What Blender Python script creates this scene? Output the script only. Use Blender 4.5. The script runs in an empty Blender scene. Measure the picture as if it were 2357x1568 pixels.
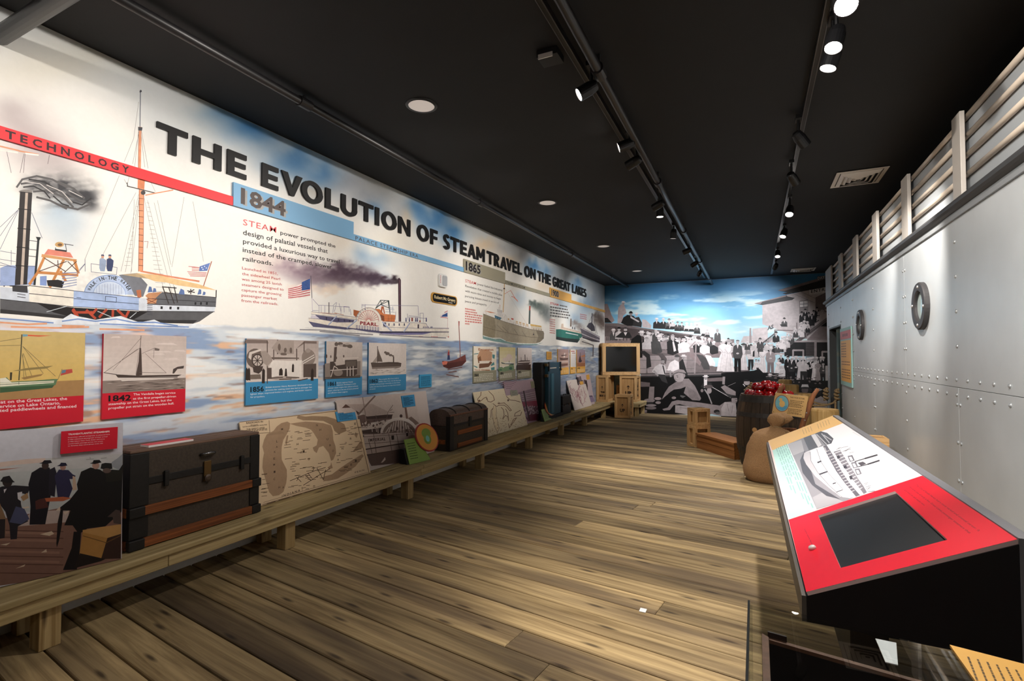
import bpy, bmesh, math, random
import numpy as np
from mathutils import Vector, Matrix, Euler

random.seed(7)
sc = bpy.context.scene
C = sc.collection
PI = math.pi

# ---------------------------------------------------------------- camera
FPX, HC, VPX, HZ = 1185.0, 1.44, 1738.0, 819.0
TH = math.atan((VPX - 1178.5) / FPX)
PIT = math.atan((HZ - 784.0) / FPX)
cam_d = bpy.data.cameras.new('camera')
cam_d.sensor_width = 36.0
cam_d.lens = 36.0 * FPX / 2357.0
cam_d.clip_start = 0.02
cam = bpy.data.objects.new('camera', cam_d)
C.objects.link(cam)
cam.location = (0, 0, HC)
cam.rotation_euler = (PI / 2 + PIT, 0, TH)
sc.camera = cam

# ---------------------------------------------------------------- view, world
sc.view_settings.view_transform = 'Standard'
sc.view_settings.look = 'None'
sc.view_settings.gamma = 1.0
sc.view_settings.exposure = 0.15
try:
    sc.view_settings.use_curve_mapping = False
except Exception:
    pass
w = bpy.data.worlds.new('world')
sc.world = w
w.use_nodes = True
w.node_tree.nodes['Background'].inputs[0].default_value = (0.5, 0.55, 0.62, 1)
w.node_tree.nodes['Background'].inputs[1].default_value = 0.02

# ---------------------------------------------------------------- pixel -> place
_fw0 = Vector((-math.sin(TH), math.cos(TH), 0))
RT = Vector((math.cos(TH), math.sin(TH), 0))
FW = _fw0 * math.cos(PIT) + Vector((0, 0, 1)) * math.sin(PIT)
UP = Vector((0, 0, 1)) * math.cos(PIT) - _fw0 * math.sin(PIT)
CP = Vector((0, 0, HC))

def ray(x, y):
    return FW * FPX + RT * (x - 1178.5) - UP * (y - 784.0)

def at(x, y, ax, v):
    d = ray(x, y)
    return CP + d * ((v - CP[ax]) / d[ax])

class Plane:
    def __init__(s, o, u, v, n):
        s.o = Vector(o); s.u = Vector(u).normalized(); s.v = Vector(v).normalized(); s.n = Vector(n).normalized()
    def hit(s, x, y):
        d = ray(x, y)
        t = (s.o - CP).dot(s.n) / d.dot(s.n)
        p = CP + d * t - s.o
        return (p.dot(s.u), p.dot(s.v))
    def pt(s, uv, d=0.0):
        return s.o + s.u * uv[0] + s.v * uv[1] + s.n * d

XL, YE, ZC, XH = -3.54, 13.16, 3.265, 1.2
ZB = 0.315
PL = Plane((XL, 0, 0), (0, 1, 0), (0, 0, 1), (1, 0, 0))
PE = Plane((0, YE, 0), (1, 0, 0), (0, 0, 1), (0, -1, 0))
PH = Plane((XH, 0, 0), (0, -1, 0), (0, 0, 1), (-1, 0, 0))

# ---------------------------------------------------------------- colour + materials
def s2l(c):
    return tuple((v / 12.92 if v <= 0.04045 else ((v + 0.055) / 1.055) ** 2.4) for v in c)

def hx(h):
    if not isinstance(h, str):
        return s2l(h)
    h = h.lstrip('#')
    return s2l(tuple(int(h[i:i + 2], 16) / 255 for i in (0, 2, 4)))

MATS = {}
def mat(name, col='#808080', rough=0.6, metal=0.0, spec=0.5, emit=None, es=0.0, noise=0.0, nscale=20.0, bump=0.0, stretch=(1, 1, 1)):
    if name in MATS:
        return MATS[name]
    m = bpy.data.materials.new(name); m.use_nodes = True
    nt = m.node_tree; b = nt.nodes['Principled BSDF']
    c = hx(col) + (1,)
    b.inputs['Base Color'].default_value = c
    b.inputs['Roughness'].default_value = rough
    b.inputs['Metallic'].default_value = metal
    b.inputs['Specular IOR Level'].default_value = spec
    if emit:
        b.inputs['Emission Color'].default_value = hx(emit) + (1,)
        b.inputs['Emission Strength'].default_value = es
    if noise or bump:
        tc = nt.nodes.new('ShaderNodeTexCoord'); mp = nt.nodes.new('ShaderNodeMapping')
        mp.inputs['Scale'].default_value = stretch
        nz = nt.nodes.new('ShaderNodeTexNoise'); nz.inputs['Scale'].default_value = nscale; nz.inputs['Detail'].default_value = 5
        nt.links.new(tc.outputs['Object'], mp.inputs[0]); nt.links.new(mp.outputs[0], nz.inputs['Vector'])
        if noise:
            rp = nt.nodes.new('ShaderNodeValToRGB')
            rp.color_ramp.elements[0].position = 0.3; rp.color_ramp.elements[1].position = 0.7
            rp.color_ramp.elements[0].color = tuple(v * (1 - noise) for v in c[:3]) + (1,)
            rp.color_ramp.elements[1].color = tuple(min(1, v * (1 + noise)) for v in c[:3]) + (1,)
            nt.links.new(nz.outputs['Fac'], rp.inputs[0]); nt.links.new(rp.outputs[0], b.inputs['Base Color'])
        if bump:
            bp = nt.nodes.new('ShaderNodeBump'); bp.inputs['Strength'].default_value = bump; bp.inputs['Distance'].default_value = 0.01
            nt.links.new(nz.outputs['Fac'], bp.inputs['Height']); nt.links.new(bp.outputs[0], b.inputs['Normal'])
    MATS[name] = m
    return m

def print_mat(name='printed_surface', rough=0.5, spec=0.3, grain=45.0, amp=.05):
    if name in MATS:
        return MATS[name]
    m = bpy.data.materials.new(name); m.use_nodes = True
    nt = m.node_tree; b = nt.nodes['Principled BSDF']
    a = nt.nodes.new('ShaderNodeAttribute'); a.attribute_name = 'Col'
    tc = nt.nodes.new('ShaderNodeTexCoord'); mr = None
    for sca, amp_ in ((grain, amp), (grain * .22, amp)):
        nz = nt.nodes.new('ShaderNodeTexNoise'); nz.inputs['Scale'].default_value = sca; nz.inputs['Detail'].default_value = 4
        nt.links.new(tc.outputs['Object'], nz.inputs['Vector'])
        r = nt.nodes.new('ShaderNodeMapRange'); r.inputs[1].default_value = .3; r.inputs[2].default_value = .7; r.inputs[3].default_value = 1 - amp_; r.inputs[4].default_value = 1 + amp_ * .6
        nt.links.new(nz.outputs['Fac'], r.inputs[0])
        mx = nt.nodes.new('ShaderNodeVectorMath'); mx.operation = 'SCALE'
        nt.links.new(mr if mr else a.outputs['Color'], mx.inputs[0]); nt.links.new(r.outputs[0], mx.inputs['Scale']); mr = mx.outputs[0]
    nt.links.new(mr, b.inputs['Base Color'])
    b.inputs['Roughness'].default_value = rough
    b.inputs['Specular IOR Level'].default_value = spec
    MATS[name] = m
    return m

def wood(name, light, dark, axis=0, fine=28.0, knots=True, var=0.35, blotch=0.35, rough=0.7, knot_col='#3a2415', blotch_col=None):
    """grain runs along the given local axis; every board differs through its own random number"""
    if name in MATS:
        return MATS[name]
    m = bpy.data.materials.new(name); m.use_nodes = True
    nt = m.node_tree; N = nt.nodes; L = nt.links; b = N['Principled BSDF']
    b.inputs['Roughness'].default_value = rough; b.inputs['Specular IOR Level'].default_value = 0.35
    tc = N.new('ShaderNodeTexCoord'); oi = N.new('ShaderNodeObjectInfo')
    mul = N.new('ShaderNodeMath'); mul.operation = 'MULTIPLY'; mul.inputs[1].default_value = 173.0
    L.new(oi.outputs['Random'], mul.inputs[0])
    add = N.new('ShaderNodeVectorMath'); add.operation = 'ADD'
    L.new(tc.outputs['Object'], add.inputs[0]); L.new(mul.outputs[0], add.inputs[1])
    def mapped(along, across):
        mp = N.new('ShaderNodeMapping'); s = [across] * 3; s[axis] = along
        mp.inputs['Scale'].default_value = s; L.new(add.outputs[0], mp.inputs[0]); return mp
    g = N.new('ShaderNodeTexNoise'); g.inputs['Scale'].default_value = 1; g.inputs['Detail'].default_value = 6; g.inputs['Roughness'].default_value = 0.65; g.inputs['Distortion'].default_value = 0.6
    L.new(mapped(0.9, fine).outputs[0], g.inputs['Vector'])
    rp = N.new('ShaderNodeValToRGB')
    rp.color_ramp.elements[0].position = 0.32; rp.color_ramp.elements[1].position = 0.62
    rp.color_ramp.elements[0].color = hx(dark) + (1,); rp.color_ramp.elements[1].color = hx(light) + (1,)
    L.new(g.outputs['Fac'], rp.inputs[0])
    cur = rp.outputs[0]
    def mix(fac, a, col, mode='MIX'):
        mx = N.new('ShaderNodeMix'); mx.data_type = 'RGBA'; mx.blend_type = mode
        if isinstance(fac, float): mx.inputs[0].default_value = fac
        else: L.new(fac, mx.inputs[0])
        L.new(a, mx.inputs[6])
        if hasattr(col, 'is_output') or hasattr(col, 'links'): L.new(col, mx.inputs[7])
        else: mx.inputs[7].default_value = col
        return mx.outputs[2]
    if blotch:
        n2 = N.new('ShaderNodeTexNoise'); n2.inputs['Scale'].default_value = 1; n2.inputs['Detail'].default_value = 3
        L.new(mapped(0.55, 5.0).outputs[0], n2.inputs['Vector'])
        r2 = N.new('ShaderNodeMapRange'); r2.inputs[1].default_value = 0.42; r2.inputs[2].default_value = 0.66; r2.inputs[4].default_value = blotch
        L.new(n2.outputs['Fac'], r2.inputs[0])
        cur = mix(r2.outputs[0], cur, hx(blotch_col or dark) + (1,))
    if knots:
        v = N.new('ShaderNodeTexVoronoi'); v.voronoi_dimensions = '3D' if axis == 2 else '2D'; v.inputs['Scale'].default_value = 1; v.inputs['Randomness'].default_value = 1
        L.new(mapped(1.25, 6.5).outputs[0], v.inputs['Vector'])
        r3 = N.new('ShaderNodeMapRange'); r3.inputs[1].default_value = 0.03; r3.inputs[2].default_value = 0.10; r3.inputs[3].default_value = 0.8; r3.inputs[4].default_value = 0.0
        L.new(v.outputs['Distance'], r3.inputs[0])
        cur = mix(r3.outputs[0], cur, hx(knot_col) + (1,))
    if var:
        r4 = N.new('ShaderNodeMapRange'); r4.inputs[3].default_value = 1 - var; r4.inputs[4].default_value = 1 + var * 0.35
        L.new(oi.outputs['Random'], r4.inputs[0])
        cb = N.new('ShaderNodeCombineColor')
        for k in range(3): L.new(r4.outputs[0], cb.inputs[k])
        cur = mix(1.0, cur, cb.outputs[0], 'MULTIPLY')
    L.new(cur, b.inputs['Base Color'])
    bp = N.new('ShaderNodeBump'); bp.inputs['Strength'].default_value = 0.25; bp.inputs['Distance'].default_value = 0.003
    L.new(g.outputs['Fac'], bp.inputs['Height']); L.new(bp.outputs[0], b.inputs['Normal'])
    MATS[name] = m
    return m

# ---------------------------------------------------------------- objects
LOC = {}
def tag(o, label=None, cat=None, group=None, kind=None):
    if label: o['label'] = label
    if cat: o['category'] = cat
    if group: o['group'] = group
    if kind: o['kind'] = kind
    return o

def thing(name, label, cat, loc, group=None, kind=None):
    o = bpy.data.objects.new(name, None); C.objects.link(o)
    o.empty_display_size = 0.05
    o.location = loc; LOC[o.name] = Vector(loc)
    return tag(o, label, cat, group, kind)

def link_mesh(name, me, parent=None, label=None, cat=None, group=None, kind=None):
    """me is in world coordinates; the object's origin is put at its base (or at its parent's origin)"""
    o = bpy.data.objects.new(name, me); C.objects.link(o)
    if parent is not None:
        base = LOC[parent.name]; o.parent = parent
    else:
        co = np.empty(len(me.vertices) * 3, dtype=np.float32); me.vertices.foreach_get('co', co)
        co = co.reshape(-1, 3); lo = co.min(0); hi = co.max(0)
        base = Vector(((lo[0] + hi[0]) / 2, (lo[1] + hi[1]) / 2, lo[2]))
        o.location = base
    me.transform(Matrix.Translation(-base)); me.update()
    LOC[o.name] = base
    return tag(o, label, cat, group, kind)

class MB:
    def __init__(s):
        s.v = []; s.f = []
    def add(s, vs, fs):
        n = len(s.v); s.v += [tuple(p) for p in vs]; s.f += [tuple(i + n for i in f) for f in fs]; return s
    def box(s, a, b):
        x0, y0, z0 = (min(a[i], b[i]) for i in range(3)); x1, y1, z1 = (max(a[i], b[i]) for i in range(3))
        return s.add([(x0, y0, z0), (x1, y0, z0), (x1, y1, z0), (x0, y1, z0), (x0, y0, z1), (x1, y0, z1), (x1, y1, z1), (x0, y1, z1)],
                     [(3, 2, 1, 0), (4, 5, 6, 7), (0, 1, 5, 4), (1, 2, 6, 5), (2, 3, 7, 6), (3, 0, 4, 7)])
    def obox(s, c, ex, ey, ez):
        c, ex, ey, ez = Vector(c), Vector(ex), Vector(ey), Vector(ez)
        vs = [c - ex - ey - ez, c + ex - ey - ez, c + ex + ey - ez, c - ex + ey - ez, c - ex - ey + ez, c + ex - ey + ez, c + ex + ey + ez, c - ex + ey + ez]
        return s.add(vs, [(3, 2, 1, 0), (4, 5, 6, 7), (0, 1, 5, 4), (1, 2, 6, 5), (2, 3, 7, 6), (3, 0, 4, 7)])
    def prism(s, poly, d):
        n = len(poly); d = Vector(d); p = [Vector(q) for q in poly]
        return s.add(p + [q + d for q in p], [tuple(range(n))[::-1], tuple(range(n, 2 * n))] + [(i, (i + 1) % n, n + (i + 1) % n, n + i) for i in range(n)])
    def tube(s, path, r, n=8, closed=False, caps=True):
        P = [Vector(p) for p in path]; m = len(P); base = len(s.v); rs = r if isinstance(r, (list, tuple)) else [r] * m
        prev = None
        for i, p in enumerate(P):
            if closed: t = P[(i + 1) % m] - P[i - 1]
            else: t = P[min(i + 1, m - 1)] - P[max(i - 1, 0)]
            t = t.normalized() if t.length > 1e-9 else Vector((0, 0, 1))
            if prev is None:
                a = Vector((0, 0, 1)) if abs(t.z) < 0.9 else Vector((1, 0, 0))
                e1 = t.cross(a).normalized()
            else:
                e1 = (prev - t * prev.dot(t)); e1 = e1.normalized() if e1.length > 1e-6 else t.orthogonal().normalized()
            prev = e1; e2 = t.cross(e1)
            for k in range(n):
                a = 2 * PI * k / n
                s.v.append(tuple(p + (e1 * math.cos(a) + e2 * math.sin(a)) * rs[i]))
        for i in range(m if closed else m - 1):
            for k in range(n):
                a = base + i * n + k; b2 = base + i * n + (k + 1) % n; j = (i + 1) % m
                s.f.append((a, b2, base + j * n + (k + 1) % n, base + j * n + k))
        if caps and not closed:
            s.f.append(tuple(base + k for k in range(n))[::-1]); s.f.append(tuple(base + (m - 1) * n + k for k in range(n)))
        return s
    def lathe(s, prof, c, n=24, axis='z', sx=1.0, M=None):
        """prof = [(r, h)]; revolved about the z axis through c (or mapped by M)"""
        base = len(s.v); c = Vector(c)
        for r, h in prof:
            for k in range(n):
                a = 2 * PI * k / n
                p = Vector((r * math.cos(a), r * math.sin(a), h))
                if M is not None: p = M @ p
                s.v.append(tuple(c + p))
        m = len(prof)
        for i in range(m - 1):
            for k in range(n):
                s.f.append((base + i * n + k, base + i * n + (k + 1) % n, base + (i + 1) * n + (k + 1) % n, base + (i + 1) * n + k))
        s.f.append(tuple(base + k for k in range(n))[::-1]); s.f.append(tuple(base + (m - 1) * n + k for k in range(n)))
        return s
    def build(s, name, m, parent=None, smooth=False, bevel=0.0, seg=2, label=None, cat=None, group=None, kind=None):
        me = bpy.data.meshes.new(name); me.from_pydata(s.v, [], s.f)
        if bevel:
            bm = bmesh.new(); bm.from_mesh(me)
            bmesh.ops.bevel(bm, geom=[e for e in bm.edges], offset=bevel, segments=seg, affect='EDGES', profile=0.5, clamp_overlap=True)
            bm.to_mesh(me); bm.free()
        if smooth:
            me.polygons.foreach_set('use_smooth', [True] * len(me.polygons))
        me.materials.append(m); me.update()
        return link_mesh(name, me, parent, label, cat, group, kind)

def frame_of(d, upv=(0, 0, 1)):
    """rotation whose local z points along d"""
    return Vector(d).normalized().to_track_quat('Z', 'Y').to_matrix()

# ---------------------------------------------------------------- lettering + print
_TC = {}
def glyphs(t, bold=0.0, space=1.0):
    key = (t, bold, space)
    if key in _TC: return _TC[key]
    cu = bpy.data.curves.new('t', 'FONT'); cu.body = t; cu.size = 1.0; cu.offset = bold; cu.resolution_u = 2; cu.space_character = space
    o = bpy.data.objects.new('t', cu)
    me = o.to_mesh()
    v = np.array([p.co[:2] for p in me.vertices]) if len(me.vertices) else np.zeros((0, 2))
    f = [tuple(p.vertices) for p in me.polygons]
    o.to_mesh_clear(); bpy.data.objects.remove(o); bpy.data.curves.remove(cu)
    if len(v):
        x0, x1 = v[:, 0].min(), v[:, 0].max()
        v = (v - np.array([x0, 0])); v[:, 0] /= max(x1 - x0, 1e-6); v[:, 1] /= 0.73
    _TC[key] = (v, f)
    return _TC[key]

class Print:
    """flat ink on a plane; shapes may be given in picture coordinates of a zoomed view of the surface (ox, oy, k)"""
    def __init__(s, plane, eps=0, base=0.0011):
        s.P = plane; s.v = []; s.f = []; s.c = []; s.lay = 0; s.eps = 0.00003; s.base = base; s.bb = np.zeros((64, 4)); s.bl = np.zeros(64); s.nb = 0
        s.z = (0.0, 0.0, 1.0)
    def zoom(s, ox, oy, k): s.z = (ox, oy, k); return s
    def uv(s, q):
        return s.P.hit(s.z[0] + q[0] / s.z[2], s.z[1] + q[1] / s.z[2])
    def raw(s, uvs, fs, col, step=1):
        q = np.array([tuple(p) for p in uvs]); lo, hi = q.min(0), q.max(0); k = s.nb
        if k == len(s.bb): s.bb = np.concatenate([s.bb, np.zeros_like(s.bb)]); s.bl = np.concatenate([s.bl, np.zeros_like(s.bl)])
        m = (s.bb[:k, 0] < hi[0]) & (s.bb[:k, 2] > lo[0]) & (s.bb[:k, 1] < hi[1]) & (s.bb[:k, 3] > lo[1])
        L = 1 + (s.bl[:k][m].max() if m.any() else 0)
        s.bb[k] = (lo[0], lo[1], hi[0], hi[1]); s.bl[k] = L; s.nb += 1
        n = len(s.v); d = s.base + s.eps * float(L)
        s.v += [tuple(s.P.pt(q, d)) for q in uvs]; s.f += [tuple(i + n for i in f) for f in fs]
        s.c += [hx(col)] * len(fs); s.lay += step
        return s
    def poly(s, pts, col): return s.raw([s.uv(q) for q in pts], [tuple(range(len(pts)))], col)
    def polys(s, lst, col):
        for i, pts in enumerate(lst):
            s.raw([s.uv(q) for q in pts], [tuple(range(len(pts)))], col, 0)
        s.lay += 1; return s
    def rect(s, x0, y0, x1, y1, col): return s.poly([(x0, y0), (x1, y0), (x1, y1), (x0, y1)], col)
    def ell(s, x, y, rx, ry, col, n=16, a0=0.0, a1=360.0, rot=0.0, jit=0.0):
        pts = []
        full = abs(a1 - a0) >= 359.9
        for i in range(n if full else n + 1):
            a = math.radians(a0 + (a1 - a0) * i / n); k = 1 + random.uniform(-jit, jit)
            px, py = rx * math.cos(a) * k, -ry * math.sin(a) * k
            pts.append((x + px * math.cos(rot) - py * math.sin(rot), y + px * math.sin(rot) + py * math.cos(rot)))
        return s.poly(pts, col)
    def ells(s, lst, col, n=8, jit=0.15):
        for (x, y, rx, ry) in lst:
            pts = [(x + rx * math.cos(2 * PI * i / n) * (1 + random.uniform(-jit, jit)), y - ry * math.sin(2 * PI * i / n) * (1 + random.uniform(-jit, jit))) for i in range(n)]
            s.raw([s.uv(q) for q in pts], [tuple(range(n))], col, 0)
        s.lay += 1; return s
    def line(s, pts, w, col, step=1):
        for a, b in zip(pts[:-1], pts[1:]):
            dx, dy = b[0] - a[0], b[1] - a[1]; l = math.hypot(dx, dy) or 1
            nx, ny = -dy / l * w / 2, dx / l * w / 2
            ex, ey = dx / l * w * 0.2, dy / l * w * 0.2
            q = [(a[0] + nx - ex, a[1] + ny - ey), (b[0] + nx + ex, b[1] + ny + ey), (b[0] - nx + ex, b[1] - ny + ey), (a[0] - nx - ex, a[1] - ny - ey)]
            s.raw([s.uv(p) for p in q], [(0, 1, 2, 3)], col, 0)
        s.lay += step; return s
    def lines(s, lst, w, col):
        for p in lst: s.line(p, w, col, 0)
        s.lay += 1; return s
    def arc(s, x, y, rx, ry, a0, a1, w, col, n=14):
        return s.line([(x + rx * math.cos(math.radians(a0 + (a1 - a0) * i / n)), y - ry * math.sin(math.radians(a0 + (a1 - a0) * i / n))) for i in range(n + 1)], w, col)
    def text(s, t, bl, br, tl, col, bold=0.012, space=1.0):
        v, f = glyphs(t, bold, space)
        o = np.array(s.uv(bl)); r = np.array(s.uv(br)) - o; u = np.array(s.uv(tl)) - o
        return s.raw([tuple(o + r * p[0] + u * p[1]) for p in v], f, col)
    def textuv(s, t, u0, v0, wd, h, col, bold=0.012, space=1.0):
        v, f = glyphs(t, bold, space)
        return s.raw([(u0 + wd * p[0], v0 + h * p[1]) for p in v], f, col)
    def greek(s, bl, br, tl, col, seed=0):
        """a line of print too small to read: word-length strokes"""
        rr = random.Random(seed); x = 0.0; k = s.lay
        o = np.array(s.uv(bl)); r = np.array(s.uv(br)) - o; u = np.array(s.uv(tl)) - o
        while x < 0.97:
            e = min(1.0, x + rr.uniform(0.05, 0.14))
            q = [o + r * x, o + r * e, o + r * e + u, o + r * x + u]
            s.raw([tuple(p) for p in q], [(0, 1, 2, 3)], col, 0); x = e + 0.025
        s.lay += 1; return s
    def build(s, name, parent, label=None, m=None, kind=None):
        me = bpy.data.meshes.new(name); me.from_pydata(s.v, [], s.f)
        ca = me.color_attributes.new('Col', 'FLOAT_COLOR', 'CORNER')
        arr = []
        for p, c in zip(me.polygons, s.c): arr += list(c + (1.0,)) * p.loop_total
        ca.data.foreach_set('color', arr)
        me.materials.append(m or print_mat()); me.update()
        return link_mesh(name, me, parent, label, kind=kind)

def grid_print(name, parent, pts, col, label=None, m=None):
    """pts, col: (rows, cols, 3) arrays"""
    R, K = pts.shape[:2]
    me = bpy.data.meshes.new(name)
    i = np.arange(R * K).reshape(R, K)
    q = np.stack([i[:-1, :-1], i[:-1, 1:], i[1:, 1:], i[1:, :-1]], -1).reshape(-1, 4)
    me.vertices.add(R * K); me.vertices.foreach_set('co', pts.reshape(-1).astype(np.float32))
    me.loops.add(q.size); me.loops.foreach_set('vertex_index', q.reshape(-1).astype(np.int32))
    me.polygons.add(len(q)); me.polygons.foreach_set('loop_start', (np.arange(len(q)) * 4).astype(np.int32))
    me.update(calc_edges=True); me.validate()
    lin = np.clip(col, 0, 1); lin = np.where(lin <= 0.04045, lin / 12.92, ((lin + 0.055) / 1.055) ** 2.4)
    ca = me.color_attributes.new('Col', 'FLOAT_COLOR', 'POINT')
    ca.data.foreach_set('color', np.concatenate([lin, np.ones((R, K, 1))], -1).reshape(-1).astype(np.float32))
    me.materials.append(m or print_mat())
    return link_mesh(name, me, parent, label)

_rs = np.random.RandomState(3)
_LAT = _rs.rand(256, 256)
def vnoise(x, y):
    xi = np.floor(x).astype(int); yi = np.floor(y).astype(int); fx = x - xi; fy = y - yi
    fx = fx * fx * (3 - 2 * fx); fy = fy * fy * (3 - 2 * fy)
    g = lambda a, b: _LAT[a & 255, b & 255]
    return (g(xi, yi) * (1 - fx) + g(xi + 1, yi) * fx) * (1 - fy) + (g(xi, yi + 1) * (1 - fx) + g(xi + 1, yi + 1) * fx) * fy
def fbm(x, y, o=4):
    r = 0; a = 0.5; t = 0
    for k in range(o):
        r = r + a * vnoise(x * 2 ** k + 17.3 * k, y * 2 ** k + 9.1 * k); t += a; a *= 0.5
    return r / t
def sstep(a, b, x):
    t = np.clip((x - a) / (b - a), 0, 1); return t * t * (3 - 2 * t)
def blend(c, col, a):
    return c * (1 - a[..., None]) + np.array(col) * a[..., None]

# ================================================================ large structure
M_black = mat('black_ceiling_paint', '#0d0d0f', rough=0.75, noise=0.15, nscale=6)
M_dark = mat('dark_wall_paint', '#1d1c1e', rough=0.8)
ceiling = MB().box((XL - 0.2, -3.2, ZC), (2.8, YE + 0.2, ZC + 0.1)).build('ceiling', M_black, kind='structure')
tag(ceiling, 'flat black painted ceiling over the gallery')
wl = MB().box((XL - 0.15, -3.2, -0.1), (XL, YE + 0.15, ZC)).build('wall_left', mat('wall_white', '#d9d6cf', rough=0.7), kind='structure')
tag(wl, 'long left wall covered with a painted steamship mural')
we = MB().box((XL, YE, -0.1), (2.8, YE + 0.15, ZC)).build('wall_back', MATS['wall_white'], kind='structure')
tag(we, 'end wall covered with an old crowd photograph')
tag(MB().box((XL, -3.2, -0.1), (2.8, -3.05, ZC)).build('wall_front', M_dark, kind='structure'), 'dark wall behind the viewer')
tag(MB().box((2.65, -3.05, -0.1), (2.8, YE, ZC)).build('wall_right', M_dark, kind='structure'), 'dark wall behind the ship hull set')

# ---- deck floor: one object per plank
floor = MB().box((XL, -3.05, -0.09), (2.65, YE, -0.045)).build('floor', mat('floor_gap', '#0a0806', rough=0.9), kind='structure')
tag(floor, 'weathered plank deck floor laid almost square across the gallery')
BA = math.radians(8.1)
BD = Vector((math.cos(BA), -math.sin(BA), 0)); BN = Vector((math.sin(BA), math.cos(BA), 0))
W_deck = wood('deck_wood', '#c4aa7c', '#7d6643', axis=0, fine=24, var=0.45, blotch=0.8, blotch_col='#564738', knot_col='#2a1c12')
PITCH, GAP = 0.181, 0.009
def clip(poly, ax, lim, keep_less):
    out = []
    for i in range(len(poly)):
        a, b = poly[i - 1], poly[i]
        ia = (a[ax] <= lim) if keep_less else (a[ax] >= lim); ib = (b[ax] <= lim) if keep_less else (b[ax] >= lim)
        if ia != ib:
            t = (lim - a[ax]) / (b[ax] - a[ax]); out.append((a[0] + t * (b[0] - a[0]), a[1] + t * (b[1] - a[1])))
        if ib: out.append(b)
    return out
plank_cache = {}
k = -19
rp = random.Random(11)
while True:
    n0 = 1.2438 + k * PITCH; k += 1
    if n0 > YE + 0.6: break
    splits = [-6.0, rp.uniform(-2.2, 0.8), 6.0] if rp.random() < 0.35 else [-6.0, 6.0]
    for sa, sb in zip(splits[:-1], splits[1:]):
        r4 = [BD * sa + BN * (n0 + GAP / 2), BD * (sb - 0.003) + BN * (n0 + GAP / 2), BD * (sb - 0.003) + BN * (n0 + PITCH - GAP / 2), BD * sa + BN * (n0 + PITCH - GAP / 2)]
        p = [(q.x, q.y) for q in r4]
        for ax, lim, kl in ((0, XL + 0.001, False), (0, 2.649, True), (1, -3.049, False), (1, YE - 0.001, True)):
            p = clip(p, ax, lim, kl) if p else p
        if len(p) < 3: continue
        ln = [Vector((q[0], q[1], 0)) for q in p]
        if max(q.dot(BD) for q in ln) - min(q.dot(BD) for q in ln) < 0.1: continue
        org = BN * n0 + BD * (min(q.dot(BD) for q in ln))
        loc2 = [((q - org).dot(BD), (q - org).dot(BN)) for q in ln]
        key = tuple((round(a, 3), round(b, 3)) for a, b in loc2)
        if key not in plank_cache:
            mb = MB()
            top = []
            cx = sum(a for a, b in loc2) / len(loc2); cy = sum(b for a, b in loc2) / len(loc2)
            lo = [(a, b, -0.03) for a, b in loc2]; mid = [(a, b, -0.004) for a, b in loc2]
            hi = [(a + math.copysign(min(0.004, abs(cx - a)), cx - a), b + math.copysign(0.004, cy - b), 0.0) for a, b in loc2]
            nn = len(loc2)
            mb.v = lo + mid + hi
            mb.f = [tuple(range(nn))[::-1], tuple(range(2 * nn, 3 * nn))]
            for lv in (0, nn):
                mb.f += [(lv + i, lv + (i + 1) % nn, lv + nn + (i + 1) % nn, lv + nn + i) for i in range(nn)]
            me = bpy.data.meshes.new('plank'); me.from_pydata(mb.v, [], mb.f); me.materials.append(W_deck); me.update()
            plank_cache[key] = me
        o = bpy.data.objects.new('plank', plank_cache[key]); C.objects.link(o)
        o.parent = floor; o.location = org - LOC[floor.name] + Vector((0, 0, rp.uniform(-0.0015, 0.0)))
        o.rotation_euler = (0, 0, -BA)

# ---------------------------------------------------------------- left mural: watercolour ground
def proj_np(p):
    d = p - np.array(CP); z = d @ np.array(FW)
    return 1178.5 + FPX * (d @ np.array(RT)) / z, 784 - FPX * (d @ np.array(UP)) / z

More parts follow.
